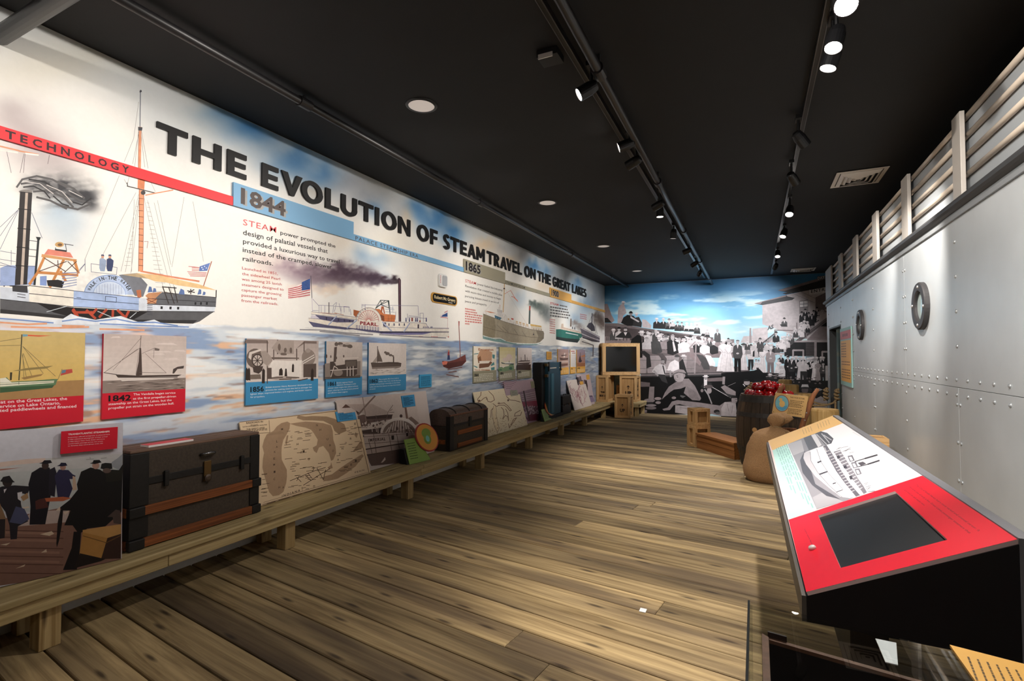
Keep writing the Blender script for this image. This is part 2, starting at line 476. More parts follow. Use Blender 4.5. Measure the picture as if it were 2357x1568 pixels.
def left_mural():
    cols = np.concatenate([np.arange(-60, 1391, 2.2), [1391.6]])
    ys = np.array([PL.hit(x, 819)[0] for x in cols])
    ys = np.concatenate([np.linspace(-3.04, ys[0] - 0.05, 40), ys]); ys = np.clip(ys, -3.04, YE - 0.002)
    zs = np.linspace(0.2, ZC - 0.002, 340)
    Y, Z = np.meshgrid(ys, zs)
    pts = np.stack([np.full_like(Y, XL + 0.0008), Y, Z], -1)
    PX, PY = proj_np(pts)
    f1 = fbm(Y * 1.4, Z * 2.2); f2 = fbm(Y * 3.1 + 40, Z * 4.5 + 7); f3 = fbm(Y * 9, Z * 14, 3)
    wx = PX + (f1 - 0.5) * 60 * np.clip((1738 - PX) / 1200, 0.1, 1.4); wy = PY + (f2 - 0.5) * 50 * np.clip((1738 - PX) / 1200, 0.1, 1.4)
    c = np.ones(Y.shape + (3,)) * np.array([0.955, 0.945, 0.925])
    c = blend(c, (0.72, 0.76, 0.79), 0.55 * sstep(2.75, 3.25, Z + (f1 - 0.5) * 0.5))
    G = lambda x, y, sx, sy, a: a * np.exp(-((wx - x) / sx) ** 2 - ((wy - y) / sy) ** 2)
    for b in [(250, 120, 200, 50, .35), (70, 170, 120, 45, .3), (500, 270, 60, 45, .35), (900, 560, 60, 40, .3)]:
        c = blend(c, (0.86, 0.82, 0.72), G(*b))
    for b in [(590, 300, 70, 38, .85), (680, 365, 60, 40, .95), (745, 405, 45, 34, .8), (520, 265, 60, 30, .5), (860, 480, 26, 22, .55), (1000, 505, 42, 32, .95), (1042, 545, 30, 24, .8), (965, 480, 30, 24, .7),
              (1228, 612, 26, 17, .85), (1262, 628, 18, 14, .6), (1325, 655, 22, 18, .75), (1350, 700, 18, 20, .6), (870, 600, 40, 22, .3), (830, 590, 22, 30, .3), (890, 640, 24, 16, .2), (1200, 690, 18, 20, .25), (1330, 735, 20, 20, .35), (1300, 700, 18, 16, .3),
              (120, 500, 60, 35, .25), (150, 540, 45, 25, .15)]:
        c = blend(c, (0.27, 0.50, 0.72), np.clip(G(*b) * (0.6 + 0.8 * f2), 0, 1))
    for b in [(790, 425, 46, 26, .6), (840, 460, 46, 22, .5), (900, 490, 34, 18, .45), (1195, 590, 20, 14, .5), (1280, 640, 14, 12, .4), (1365, 690, 26, 30, .5), (1150, 575, 30, 14, .35)]:
        c = blend(c, (0.60, 0.63, 0.68), np.clip(G(*b) * (0.5 + f2), 0, 1))
    for b in [(935, 505, 16, 24, .6), (1110, 568, 26, 18, .7), (1160, 600, 30, 18, .6), (730, 440, 30, 16, .4), (1250, 660, 22, 14, .5), (780, 560, 40, 20, .25)]:
        c = blend(c, (0.90, 0.80, 0.67), np.clip(G(*b) * (0.5 + f2), 0, 1))
    # smoke of the first ship: pale plume, then the dark curl at the funnel
    for b in [(20, 270, 60, 50, .5), (60, 330, 70, 55, .55), (110, 370, 75, 40, .5)]:
        c = blend(c, (0.62, 0.56, 0.57), np.clip(G(*b) * (0.6 + 0.7 * f2), 0, 1))
    sw = fbm(PX / 26 + f3 * 2.5, PY / 9 + f1 * 4, 3)
    for b in [(80, 425, 34, 20, 1.0), (120, 428, 44, 30, 1.0), (165, 445, 40, 32, .95), (190, 462, 26, 26, .8), (150, 480, 44, 14, .6)]:
        c = blend(c, (0.20, 0.20, 0.22), np.clip(1.3 * G(*b) * (.45 + .75 * sstep(0.3, 0.7, sw)), 0, 0.92))
    # smoke of the Pearl
    pk = fbm(PX / 16, PY / 11, 4)
    for x, y, sx, sy, a, cc in [(615, 600, 45, 22, .45, (.80, .68, .66)), (660, 618, 45, 22, .6, (.70, .60, .64)), (700, 628, 40, 26, .75, (.58, .49, .54)), (740, 632, 40, 28, .8, (.45, .37, .43)), (785, 630, 36, 26, .95, (.36, .28, .34)),
                                (825, 632, 34, 22, 1.0, (.30, .23, .29)), (860, 642, 26, 15, 1.0, (.28, .22, .28)), (890, 646, 18, 10, 1.0, (.26, .20, .25)), (908, 643, 11, 7, 1.0, (.2, .15, .18)), (760, 668, 40, 10, .35, (.92, .76, .62)), (690, 665, 30, 14, .35, (.90, .72, .66)), (610, 640, 30, 20, .25, (.92, .75, .66))]:
        gx = PX + (pk - .5) * 26; gy = PY + (pk - .5) * 26
        a2 = a * np.exp(-(((gx - x) / sx) ** 2 + ((gy - y) / sy) ** 2) ** 1.6)
        c = blend(c, cc, np.clip(a2 * (0.65 + 0.7 * pk), 0, 1))
    # smoke of the grey-green steamer
    for x, y, sx, sy, a, cc in [(1224, 699, 8, 6, 1, (.30, .35, .33)), (1238, 704, 14, 10, 1, (.34, .39, .37)), (1254, 716, 15, 15, .95, (.38, .41, .40)), (1262, 732, 12, 12, .7, (.48, .5, .5)), (1322, 742, 8, 6, .8, (.5, .42, .38)), (1334, 752, 8, 7, .6, (.5, .42, .38)), (1376, 732, 12, 16, .9, (.36, .29, .25)), (1386, 745, 8, 16, .9, (.36, .29, .25))]:
        a2 = a * np.exp(-(((PX + (f3 - .5) * 16 - x) / sx) ** 2 + ((PY + (f3 - .5) * 16 - y) / sy) ** 2) ** 1.5)
        c = blend(c, cc, np.clip(a2 * (0.7 + 0.5 * f3), 0, 1))
    # water
    wl_ = 1.635 + (fbm(Y * 3, Z * 0) - .5) * 0.02
    wm = sstep(wl_ + 0.012, wl_ - 0.012, Z)
    s1 = fbm(Y * 2.2, Z * 17, 4); s2 = fbm(Y * 3.5 + 11, Z * 30 + 3, 4); s3 = fbm(Y * 1.2 + 5, Z * 8 + 2, 3); s4 = fbm(Y * 5 + 31, Z * 40, 3)
    wc = np.ones_like(c) * np.array([0.84, 0.87, 0.90])
    right = sstep(430, 1000, PX)
    wc = blend(wc, (0.56, 0.62, 0.69), 0.50 * right)
    wc = blend(wc, (0.50, 0.60, 0.76), 0.8 * sstep(0.50, 0.68, s1))
    wc = blend(wc, (0.93, 0.74, 0.59), np.clip((1 - 0.92 * right) * sstep(0.50, 0.64, s2) * sstep(0.36, 0.56, s3), 0, 1))
    wc = blend(wc, (0.55, 0.42, 0.38), np.clip((0.55 - 0.3 * right) * sstep(0.6, 0.72, s4), 0, 1))
    wc = blend(wc, (0.97, 0.97, 0.96), 0.7 * sstep(0.58, 0.72, 1 - s1))
    wc = blend(wc, (0.58, 0.60, 0.68), 0.62 * sstep(1.12, 0.75, Z))
    wc = blend(wc, (0.42, 0.50, 0.62), 0.35 * right * sstep(0.5, 0.7, s4))
    c = blend(c, (0, 0, 0), np.zeros_like(Z)) * (1 - wm[..., None]) + wc * wm[..., None]
    # far shore
    sh = sstep(1.632, 1.640, Z) * sstep(1.672, 1.655, Z + (f3 - .5) * 0.03) * (sstep(470, 520, PX) * sstep(700, 620, PX))
    c = blend(c, (0.72, 0.76, 0.82), 0.7 * sh)
    grid_print('mural_ground', wl, pts, c, label='watercolour sky, smoke and water of the mural', m=print_mat('mural_wash', amp=.015))
left_mural()

# ---------------------------------------------------------------- end wall: tinted sky of the enlarged photograph
def end_sky():
    cols = np.arange(1389, 1965, 2.2); xs = np.array([PE.hit(x, 819)[0] for x in cols]); xs = np.clip(xs, XL + 0.002, 2.6)
    zs = np.linspace(0.01, ZC - 0.002, 150)
    X, Z = np.meshgrid(xs, zs); pts = np.stack([X, np.full_like(X, YE - 0.0008), Z], -1)
    f1 = fbm(X * .8, Z * 4); f2 = fbm(X * 1.7 + 9, Z * 9 + 3)
    c = np.ones(X.shape + (3,)) * np.array([0.50, 0.73, 0.85])
    c = blend(c, (0.22, 0.44, 0.60), sstep(2.35, 3.2, Z + (f1 - .5) * .5))
    c = blend(c, (0.80, 0.90, 0.90), 0.8 * sstep(2.5, 1.9, Z))
    c = blend(c, (0.90, 0.94, 0.90), 0.75 * sstep(.52, .70, f2) * sstep(3.1, 2.6, Z))
    grid_print('photo_sky', we, pts, c, label='blue tinted sky of the enlarged crowd photograph', m=print_mat('mural_wash', amp=.015))
end_sky()

# ================================================================ painted ships on the left wall
P = Print(PL, eps=0.00005)
P.zoom(0, 380, 3.92)
INK = '#2c2b30'
# --- first ship, with its wheel box
P.poly([(0, 1205), (370, 1245), (650, 1290), (1250, 1320), (1935, 1322), (1890, 1350), (1800, 1412), (1740, 1432), (1500, 1427), (600, 1390), (300, 1362), (0, 1338)], '#5c5c60')
P.poly([(0, 1300), (300, 1330), (600, 1362), (1200, 1395), (1780, 1400), (1740, 1432), (1500, 1427), (600, 1390), (300, 1362), (0, 1338)], '#2f2d2f')
P.poly([(330, 1245), (650, 1285), (1330, 1325), (1210, 1392), (640, 1372), (480, 1330)], '#1a1516')
P.poly([(0, 1100), (262, 1125), (262, 1240), (0, 1208)], '#d3dae6')
P.polys([[(155, 1160), (230, 1170), (230, 1176), (155, 1166)], [(155, 1185), (230, 1195), (230, 1201), (155, 1191)]], '#3a3a40')
P.poly([(262, 1088), (668, 1135), (662, 1277), (262, 1234)], '#f6f0e4')
P.lines([[(262, 1088), (668, 1135)], [(0, 1085), (262, 1092)], [(262, 1160), (665, 1200)], [(0, 1210), (660, 1280)]], 6, INK)
P.poly([(600, 1098), (650, 1040), (735, 962), (1010, 985), (1110, 1012), (1180, 1100), (1230, 1192), (668, 1135)], '#f7f5f0')
P.ell(985, 1170, 230, 180, '#8fa8d6', 28, 0, 180)
P.ell(985, 1170, 222, 172, '#bccdec', 28, 0, 180)
P.ell(985, 1172, 150, 125, '#8fa8d6', 24, 0, 180)
P.ell(985, 1172, 145, 120, '#d2def2', 24, 0, 180)
P.lines([[(870 + i * 25, 1165), (870 + i * 25, 1100 - 30 * math.sin(PI * (i + .5) / 10))] for i in range(10)], 3, '#8fa0c8')
P.poly([(665, 1133), (1230, 1192), (1262, 1200), (1252, 1312), (660, 1277)], '#aec3ea')
P.lines([[(665, 1135), (1262, 1198)], [(662, 1277), (1252, 1312)], [(950, 1185), (1050, 1195), (1048, 1240), (948, 1230), (950, 1185)], [(690, 1195), (730, 1200)], [(1205, 1250), (1235, 1253)], [(665, 1205), (1255, 1255)]], 5, '#3f4a66')
tt = 'WALK·IN·THE·WATER'
for i, ch in enumerate(tt):
    if ch == '·':
        a = math.radians(163 - i * 146 / 16); P.ell(985 + 188 * math.cos(a), 1165 - 146 * math.sin(a), 4, 4, INK, 6); continue
    a = math.radians(163 - i * 146 / 16); x, y = 985 + 172 * math.cos(a), 1165 - 132 * math.sin(a)
    tx, ty = math.sin(a), math.cos(a) * 0.85; nx, ny = math.cos(a), -math.sin(a); wd = 7 if ch == 'I' else 24
    P.text(ch, (x - tx * wd / 2, y - ty * wd / 2), (x + tx * wd / 2, y + ty * wd / 2), (x - tx * wd / 2 + nx * 34, y - ty * wd / 2 + ny * 34), INK, 0.03)
P.poly([(1330, 1200), (1420, 1180), (1460, 1150), (1952, 1195), (1946, 1278), (1330, 1257)], '#63646a')
P.poly([(1252, 1200), (1330, 1205), (1330, 1257), (1945, 1278), (1932, 1324), (1250, 1312)], '#dfe5f0')
P.lines([[(1330, 1257), (1946, 1278)], [(1252, 1318), (1935, 1324)], [(1460, 1150), (1952, 1195)], [(1330, 1205), (1946, 1238)]], 5, INK)
P.polys([[(x, 1275 + (x - 1440) * .03), (x + 20, 1276 + (x - 1440) * .03), (x + 18, 1300 + (x - 1440) * .03), (x - 2, 1299 + (x - 1440) * .03)] for x in (1448, 1528, 1597)] + [[(x, 1237), (x + 16, 1238), (x + 14, 1262), (x - 2, 1261)] for x in (1755, 1805, 1858)], '#1c1c20')
P.polys([[(1325, 1265 + k * 16), (1375, 1268 + k * 16), (1375, 1273 + k * 16), (1325, 1270 + k * 16)] for k in range(6)], '#4a4c55')
P.polys([[(1325, 1210), (1350, 1200), (1415, 1215), (1405, 1250), (1330, 1250)]], '#d0966c')
P.lines([[(1320, 1210), (1410, 1250)], [(1405, 1215), (1325, 1250)], [(1330, 1205), (1415, 1212)]], 6, '#8a4c34')
# paddle arms
P.lines([[(660, 1300), (700, 1362)], [(690, 1330), (830, 1330)], [(780, 1310), (860, 1385)], [(870, 1300), (830, 1345)], [(960, 1305), (895, 1372)], [(1018, 1310), (1015, 1390)], [(1060, 1310), (1135, 1380)], [(1160, 1320), (1125, 1390)], [(655, 1310), (690, 1360)]], 22, '#b8482f')
P.lines([[(880, 1320), (1000, 1370)], [(1230, 1330), (1170, 1380)], [(420, 1325), (600, 1275)]], 6, '#cfd6dd')
# funnel smoke
P.lines([[(150, 200), (200, 130), (330, 100), (470, 130), (600, 200)], [(190, 170), (330, 150), (480, 210), (620, 300)], [(300, 240), (430, 230), (570, 290), (660, 380)], [(330, 290), (450, 320), (600, 395)], [(520, 150), (660, 210), (760, 300)], [(600, 250), (720, 320), (800, 340)], [(560, 370), (700, 400), (820, 350)]], 18, '#5b595a')
P.lines([[(210, 200), (300, 190), (400, 240), (450, 300)], [(260, 130), (400, 150), (520, 230)], [(640, 330), (740, 360), (820, 300)], [(480, 280), (560, 350), (620, 370)]], 12, '#2c2b2d'); P.lines([[(230, 150), (360, 170), (480, 260)], [(420, 180), (560, 240), (650, 340)], [(620, 230), (740, 290)]], 8, '#cfc9c6')
# funnel
P.poly([(180, 238), (290, 250), (243, 1078), (132, 1085)], '#2b2627')
P.poly([(228, 250), (252, 252), (208, 1078), (182, 1080)], '#c3b3a6')
P.poly([(262, 252), (285, 252), (245, 1075), (230, 1076)], '#5c3a36')
P.lines([[(165, 395), (280, 405)], [(158, 570), (272, 582)], [(150, 740), (262, 750)], [(140, 905), (252, 915)]], 8, '#141213')
P.lines([[(165, 402), (280, 412)], [(158, 577), (272, 589)], [(150, 747), (262, 757)]], 4, '#b9aca4')
P.ell(230, 240, 62, 18, '#8c8783', 16)
P.polys([[(110, 1085), (245, 1090), (250, 1155), (112, 1140)]], '#3a393d')
P.lines([[(0, 1045), (40, 1090)], [(90, 1085), (135, 1090)]], 20, '#26252a')
# rails and dark stern of bow
P.poly([(0, 930), (60, 905), (320, 910), (320, 1080), (0, 1090)], '#9fb2dc')
P.poly([(180, 238), (290, 250), (243, 1078), (132, 1085)], '#2b2627')
P.poly([(228, 250), (252, 252), (208, 1078), (182, 1080)], '#c3b3a6')
P.lines([[(165, 395), (280, 405)], [(158, 570), (272, 582)], [(150, 740), (262, 750)], [(140, 905), (252, 915)]], 8, '#141213')
P.lines([[(0, 775), (140, 800)], [(0, 850), (140, 872)], [(0, 905), (140, 920)], [(0, 880), (150, 930)], [(245, 910), (320, 915)], [(245, 1070), (320, 1075)], [(0, 640), (165, 400)], [(0, 560), (165, 402)], [(0, 760), (165, 410)], [(285, 430), (380, 660)], [(100, 770), (100, 900)]], 4, '#6a6f88')
P.line([(346, 660), (330, 860), (310, 1080)], 20, '#23292c'); P.poly([(322, 648), (368, 652), (356, 680), (338, 680)], '#1c2022')
P.lines([[(262, 680), (335, 690)], [(258, 760), (332, 768)], [(254, 820), (325, 828)]], 5, '#3c3c42')
# gallows frame
P.poly([(432, 758), (632, 790), (660, 838), (398, 806)], '#e58a76')
P.poly([(376, 803), (692, 852), (690, 872), (372, 830)], '#d9a06a')
P.lines([[(398, 835), (335, 975)], [(335, 968), (700, 995)], [(572, 858), (450, 1100)], [(670, 860), (706, 975)], [(545, 960), (590, 1045)], [(335, 975), (265, 1075)]], 24, '#cf8a4d')
P.lines([[(400, 840), (590, 960)], [(600, 870), (350, 960)], [(610, 870), (700, 960)], [(520, 860), (525, 930)], [(690, 870), (580, 970)]], 7, '#5a4034')
P.polys([[(495, 770), (600, 785), (600, 770), (495, 755)]], '#2c2a2c')
P.lines([[(590, 715), (600, 780)], [(580, 712), (660, 725)], [(500, 745), (505, 770)]], 6, '#3a3a40')
P.ell(535, 718, 40, 24, '#d9ac6e', 14); P.ell(540, 720, 22, 13, '#7a5a3c', 10)
P.poly([(360, 1005), (420, 1000), (420, 1090), (360, 1085)], '#8ba3d8')
P.poly([(420, 1040), (520, 1035), (580, 1050), (560, 1110), (430, 1090)], '#1c1a1c')
P.lines([[(560, 1105 - k * 26), (690, 1080 - k * 22)] for k in range(6)], 6, '#7b89b8')
P.lines([[(690, 985), (765, 895)], [(765, 850), (768, 960)], [(820, 890), (822, 965), (1050, 990), (1055, 925), (820, 890)], [(715, 945), (765, 890)]], 4, '#6a7088')
# two men on the box
for x, cc in ((925, '#9fb0cc'), (990, '#38456c')):
    P.poly([(x - 30, 930), (x - 28, 850), (x, 835), (x + 34, 862), (x + 30, 905), (x + 18, 960), (x - 20, 958)], cc); P.ell(x, 828, 13, 15, '#d9a184', 10); P.polys([[(x - 15, 820), (x + 15, 822), (x + 10, 808), (x - 10, 807)]], '#3a4468')
# mast and rigging
P.lines([[(1250, 265), (1090, 960)], [(1262, 260), (1130, 965)], [(1225, 250), (905, 850)], [(1260, 265), (1180, 975)], [(1075, 95), (765, 850)], [(1210, 310), (1185, 960)], [(1330, 320), (1560, 1190)], [(1390, 340), (1590, 1190)], [(1300, 300), (1480, 1150)], [(1420, 320), (1540, 900)], [(1660, 290), (1550, 920)], [(1740, 330), (1835, 870)], [(1120, 130), (1160, 200)], [(1165, 100), (1145, 190)], [(1330, 90), (1400, 240)]], 3, '#9a948e')
P.lines([[(1255 - 0.23 * k * 38 + 6, 300 + k * 38), (1235 - .1 * k * 38, 300 + k * 38)] for k in range(2, 17)] + [[(1322 + .11 * k * 40, 340 + k * 40), (1345 + .2 * k * 40, 345 + k * 40)] for k in range(0, 21)], 3, '#a39c94')
P.poly([(1252, 130), (1300, 130), (1295, 500), (1286, 960), (1248, 960), (1256, 500)], '#eda27a')
P.lines([[(1254, 130), (1256, 500), (1249, 960)], [(1298, 130), (1294, 500), (1286, 960)]], 5, '#b0603f')
P.lines([[(1250, 300 + k * 55), (1290, 304 + k * 55)] for k in range(12)], 5, '#7a4a38')
P.poly([(1242, 130), (1306, 135), (1300, 215), (1240, 210)], '#d9895f'); P.lines([[(1145, 190), (1395, 252)], [(1145, 160), (1150, 190)]], 9, '#55504e')
P.ell(1290, 250, 22, 20, '#4a4644', 10)
P.line([(1312, 272), (1400, 255), (1560, 226)], 10, '#e59a74'); P.line([(1268, 958), (1500, 1002), (1795, 1050)], 15, '#e3906c')
P.line([(1300, 690), (1335, 690), (1325, 750)], 4, '#a05a48')
# awning, people below it, flag
P.poly([(1070, 992), (1130, 985), (1235, 975), (1330, 1080), (1290, 1190), (1215, 1180), (1170, 1090)], '#7c7f88')
P.poly([(1240, 976), (1420, 992), (1790, 1075), (1950, 1130), (1780, 1110), (1600, 1085), (1500, 1060), (1400, 1050), (1330, 1025)], '#edc893')
P.poly([(1100, 990), (1240, 976), (1330, 1025), (1300, 1022)], '#c9b08c')
P.polys([[(1330, 1150), (1345, 1095), (1365, 1100), (1375, 1145)], [(1375, 1150), (1385, 1110), (1405, 1115), (1410, 1145)], [(1780, 1170), (1795, 1120), (1815, 1125), (1815, 1165)], [(1825, 1175), (1835, 1140), (1855, 1150), (1850, 1172)], [(1610, 1165), (1630, 1115), (1660, 1130), (1665, 1170)]], '#5f78ac')
P.poly([(1310, 1180), (1340, 1155), (1460, 1145), (1400, 1205), (1330, 1200)], '#c98f66')
P.lines([[(1465, 1095), (1520, 1250)], [(1520, 1100), (1570, 1250)], [(1570, 1100), (1600, 1240)], [(1470, 1100), (1590, 1110)], [(1480, 1150), (1560, 1160)], [(1690, 1135), (1755, 1150)], [(1720, 1120), (1720, 1165)], [(1700, 1150), (1750, 1125)], [(1950, 1130), (1948, 1190)]], 9, '#3a3230')
P.polys([[(1228, 1130), (1270, 1125), (1275, 1195), (1240, 1195)]], '#c9774f')
P.line([(1908, 870), (1835, 1092)], 8, '#b06a50')
P.poly([(1800, 915), (1895, 882), (1868, 955), (1795, 958)], '#6580c0')
P.lines([[(1700, 915 + k * 2), (1800, 925 + k)] for k in (0,)] + [[(1690 + k * 8, 962 + k * 13), (1770, 968 + k * 12), (1862 - k * 3, 972 + k * 11)] for k in range(4)] + [[(1730, 925 + k * 14), (1795, 925 + k * 14)] for k in range(3)], 5, '#cf6a66')
P.ells([(1820, 925, 6, 5), (1845, 915, 6, 5), (1860, 930, 6, 5), (1830, 942, 6, 5)], '#e6ecf6')
# foam along the hull
P.poly([(300, 1405), (560, 1392), (640, 1342), (700, 1365), (780, 1380), (860, 1398), (960, 1380), (1090, 1362), (1170, 1392), (1260, 1420), (1390, 1395), (1470, 1432), (1600, 1440), (1760, 1432), (1900, 1448), (2100, 1450), (1700, 1475), (1300, 1462), (900, 1440), (500, 1440)], '#e9eff7')
P.lines([[(560, 1410), (700, 1390), (860, 1410), (1050, 1390), (1200, 1420), (1400, 1420), (1600, 1450)], [(0, 1385), (200, 1400), (480, 1425)], [(900, 1432), (1300, 1450), (1700, 1462)]], 12, '#7d9bd0')
P.lines([[(0, 1420), (250, 1438), (420, 1430)], [(100, 1460), (500, 1470), (800, 1462)], [(900, 1480), (1300, 1490)], [(560, 1450), (760, 1455)]], 16, '#e8a983')
# upper mast above the red strip
P.zoom(0, 0, 3.92)
P.lines([[(1266, 812), (1262, 1150)]], 7, '#55606c'); P.line([(1264, 1150), (1258, 1520)], 24, '#e59c76'); P.lines([[(1252, 1160), (1246, 1520)]], 4, '#a25c42')
P.lines([[(1250, 920), (1205, 1250), (1120, 1460)], [(1256, 1180), (1195, 1480)], [(1275, 1180), (1335, 1520)], [(1268, 1180), (1305, 1510)], [(1248, 1190), (1215, 1500)]], 3, '#8c8884')
P.polys([[(1258, 820), (1276, 812), (1278, 830), (1260, 838)], [(1245, 1145), (1285, 1150), (1280, 1180), (1246, 1178)]], '#4a4a50')
P.lines([[(0, 1320), (170, 1360)], [(170, 1362), (345, 1395)]], 14, '#e0a07c'); P.lines([[(0, 1355), (160, 1378)], [(230, 1385), (345, 1400)]], 14, '#f4f1ea'); P.lines([[(60, 1370), (100, 1560)], [(215, 1390), (180, 1560)], [(225, 1390), (210, 1560)], [(445, 1400), (430, 1480)]], 4, '#6b6060')
P.build('painted_sidewheeler', wl, 'painted black and white sidewheel steamer with a tall funnel', m=print_mat('watercolour', grain=30.0, amp=.12))

# --- Pearl
P = Print(PL, eps=0.00005); P.zoom(690, 620, 6.547)
P.lines([[(165, 100), (182, 440)]], 9, '#4a4a58'); P.line([(182, 430), (190, 640)], 5, '#b7a7c4')
P.zoom(560, 480, 6.533)
P.poly([(680, 1215), (880, 1130), (1005, 1060), (1005, 1320), (860, 1345), (690, 1360)], '#efe2dd')
P.lines([[(675, 1215 + k * 26), (830, 1178 + k * 30), (1000, 1110 + k * 38)] for k in range(6)], 13, '#c05058')
P.poly([(878, 1110), (1003, 1055), (1003, 1215), (878, 1235)], '#2d4f93')
P.ells([(895 + i * 18, 1120 + j * 22 - i * 6, 4, 4) for i in range(6) for j in range(5)], '#8fa5cf', 5)
P.zoom(690, 620, 6.547)
P.poly([(130, 785), (420, 845), (830, 893), (1215, 935), (1250, 975), (900, 940), (600, 900), (200, 868)], '#5b5976')
P.poly([(1215, 955), (2245, 945), (2248, 1022), (1900, 1012), (1400, 990)], '#efe8de')
P.poly([(1215, 950), (1980, 955), (1850, 985), (1500, 990), (1250, 975)], '#7f7ba6')
P.poly([(1210, 933), (2246, 938), (2246, 951), (1210, 962)], '#38364f')
P.poly([(128, 733), (265, 740), (835, 800), (835, 893), (420, 845), (138, 790)], '#f0e6d9')
P.poly([(235, 688), (825, 765), (805, 800), (560, 802), (250, 745)], '#605c7a')
P.poly([(170, 640), (870, 725), (870, 762), (170, 675)], '#f3eadd'); P.lines([[(170, 640), (870, 725)], [(170, 675), (870, 762)], [(132, 735), (830, 800)], [(132, 788), (420, 846), (830, 894), (1215, 935)]], 5, '#55506e')
P.polys([[(x, 705 + (x - 300) * .13), (x + 22, 708 + (x - 300) * .13), (x + 22, 760 + (x - 300) * .09), (x, 756 + (x - 300) * .09)] for x in (390, 480, 570, 660, 740)], '#3f3b55')
P.polys([[(175, 690), (240, 700), (300, 745), (160, 735)]], '#d9d2dc')
P.poly([(1245, 785), (1900, 815), (1935, 882), (2246, 888), (2246, 940), (1245, 935)], '#f3ebe0')
P.lines([[(1245, 785), (1900, 815), (1935, 882), (2246, 888)], [(1245, 870), (1800, 890), (2246, 895)]], 5, '#6a6584')
P.polys([[(x, 815), (x + 16, 816), (x + 16, 852), (x, 851)] for x in (1335, 1412, 1490, 1567)], '#4d4a63'); P.rect(1775, 830, 1795, 892, '#463c4e')
P.poly([(1250, 800), (1300, 800), (1300, 870), (1255, 860)], '#4c4862')
P.poly([(808, 608), (905, 632), (870, 690), (850, 725), (808, 690)], '#b5683f')
P.poly([(1130, 598), (1200, 600), (1265, 672), (1442, 690), (1430, 790), (1250, 785), (1230, 740)], '#cc7a4d')
P.poly([(1200, 680), (1270, 700), (1275, 780), (1235, 775)], '#7f4c36'); P.lines([[(1270, 740), (1435, 745)], [(1330, 690), (1330, 785)], [(1380, 690), (1380, 788)]], 3, '#8a4f34')
P.poly([(1215, 650), (1228, 560), (1262, 560), (1285, 670), (1268, 670), (1250, 590), (1235, 655)], '#a85a38')
P.lines([[(1215, 468), (1342, 474), (1350, 600)], [(1215, 468), (1140, 592)], [(1140, 592), (1200, 545), (1342, 476)], [(1215, 470), (1240, 545), (1340, 580)], [(1290, 470), (1150, 580)], [(1330, 480), (1360, 680)]], 10, '#33423f')
P.lines([[(1360, 560), (1360, 640)], [(1400, 560), (1400, 640)], [(1290, 600), (1420, 610)], [(1290, 640), (1430, 650)], [(1360, 580), (1410, 590)]], 5, '#7b86a8')
# wheel box
P.ell(1035, 780, 196, 205, '#8d7f7c', 28, 0, 180); P.ell(1035, 782, 190, 200, '#eae2d8', 28, 0, 180)
P.poly([(840, 778), (1230, 778), (1240, 920), (1225, 930), (845, 890), (800, 880), (820, 830)], '#eae2d8')
P.arc(1035, 785, 155, 165, 0, 180, 7, '#b9706a'); P.arc(1035, 785, 34, 34, 0, 180, 7, '#b9706a')
P.lines([[(1035 + 36 * math.cos(math.radians(a)), 782 - 36 * math.sin(math.radians(a))), (1035 + 150 * math.cos(math.radians(a)), 782 - 160 * math.sin(math.radians(a)))] for a in range(10, 175, 14)], 8, '#c08078')
for i, ch in enumerate('DETROIT'):
    a = math.radians(172 - i * 13); x, y = 1035 + 166 * math.cos(a), 780 - 174 * math.sin(a); tx, ty = math.sin(a), math.cos(a); nx, ny = math.cos(a), -math.sin(a)
    P.text(ch, (x - tx * 8, y - ty * 8), (x + tx * 8, y + ty * 8), (x - tx * 8 + nx * 22, y - ty * 8 + ny * 22), '#6a6880', 0.02)
P.text('PEARL.', (905, 832), (1185, 858), (908, 782), '#8e3034', 0.05, 1.15)
P.polys([[(845 + i * 40, 842 + r * 20 + i * 4), (873 + i * 40, 845 + r * 20 + i * 4), (873 + i * 40, 857 + r * 20 + i * 4), (845 + i * 40, 854 + r * 20 + i * 4)] for i in range(9) for r in range(3)], '#7d7590')
P.lines([[(1245, 795), (1380, 932)]], 20, '#aeb6d0'); P.lines([[(553, 708), (430, 838)], [(855, 768), (712, 885)], [(1652, 815), (1568, 940)]], 18, '#b7bfd8')
P.lines([[(560, 712), (440, 840)], [(865, 770), (722, 888)], [(1660, 817), (1576, 942)]], 4, '#5c6284')
# stack
P.poly([(1480, 190), (1480, 140), (1500, 128), (1522, 160), (1526, 790), (1488, 790)], '#452f39'); P.poly([(1498, 160), (1506, 160), (1508, 790), (1500, 790)], '#806672')
P.lines([[(290, 540), (750, 572)], [(290, 540), (290, 650)], [(320, 545), (322, 655)], [(375, 550), (375, 660)], [(555, 505), (520, 640)], [(510, 560), (495, 660)], [(590, 515), (620, 640)], [(660, 560), (740, 568), (745, 640)], [(665, 560), (668, 650)], [(760, 600), (770, 690)], [(620, 560), (620, 680)], [(500, 545), (550, 500)], [(935, 525), (935, 590)], [(985, 530), (985, 580)], [(935, 550), (985, 555)], [(940, 535), (1780, 552)], [(1780, 552), (1785, 700)], [(1620, 670), (1625, 760)], [(1640, 700), (1800, 715)], [(1810, 660), (1815, 790)], [(1860, 665), (1860, 800)], [(1810, 665), (1860, 660)], [(1630, 720), (1910, 740)], [(1445, 640), (1440, 760)], [(190, 620), (280, 625)], [(195, 450), (285, 550)], [(1900, 820), (1935, 880)]], 5, '#736d96')
P.line([(438, 500), (438, 670)], 11, '#3c3440'); P.lines([[(310, 655), (560, 672)], [(520, 655), (660, 690)]], 10, '#c9a08c')
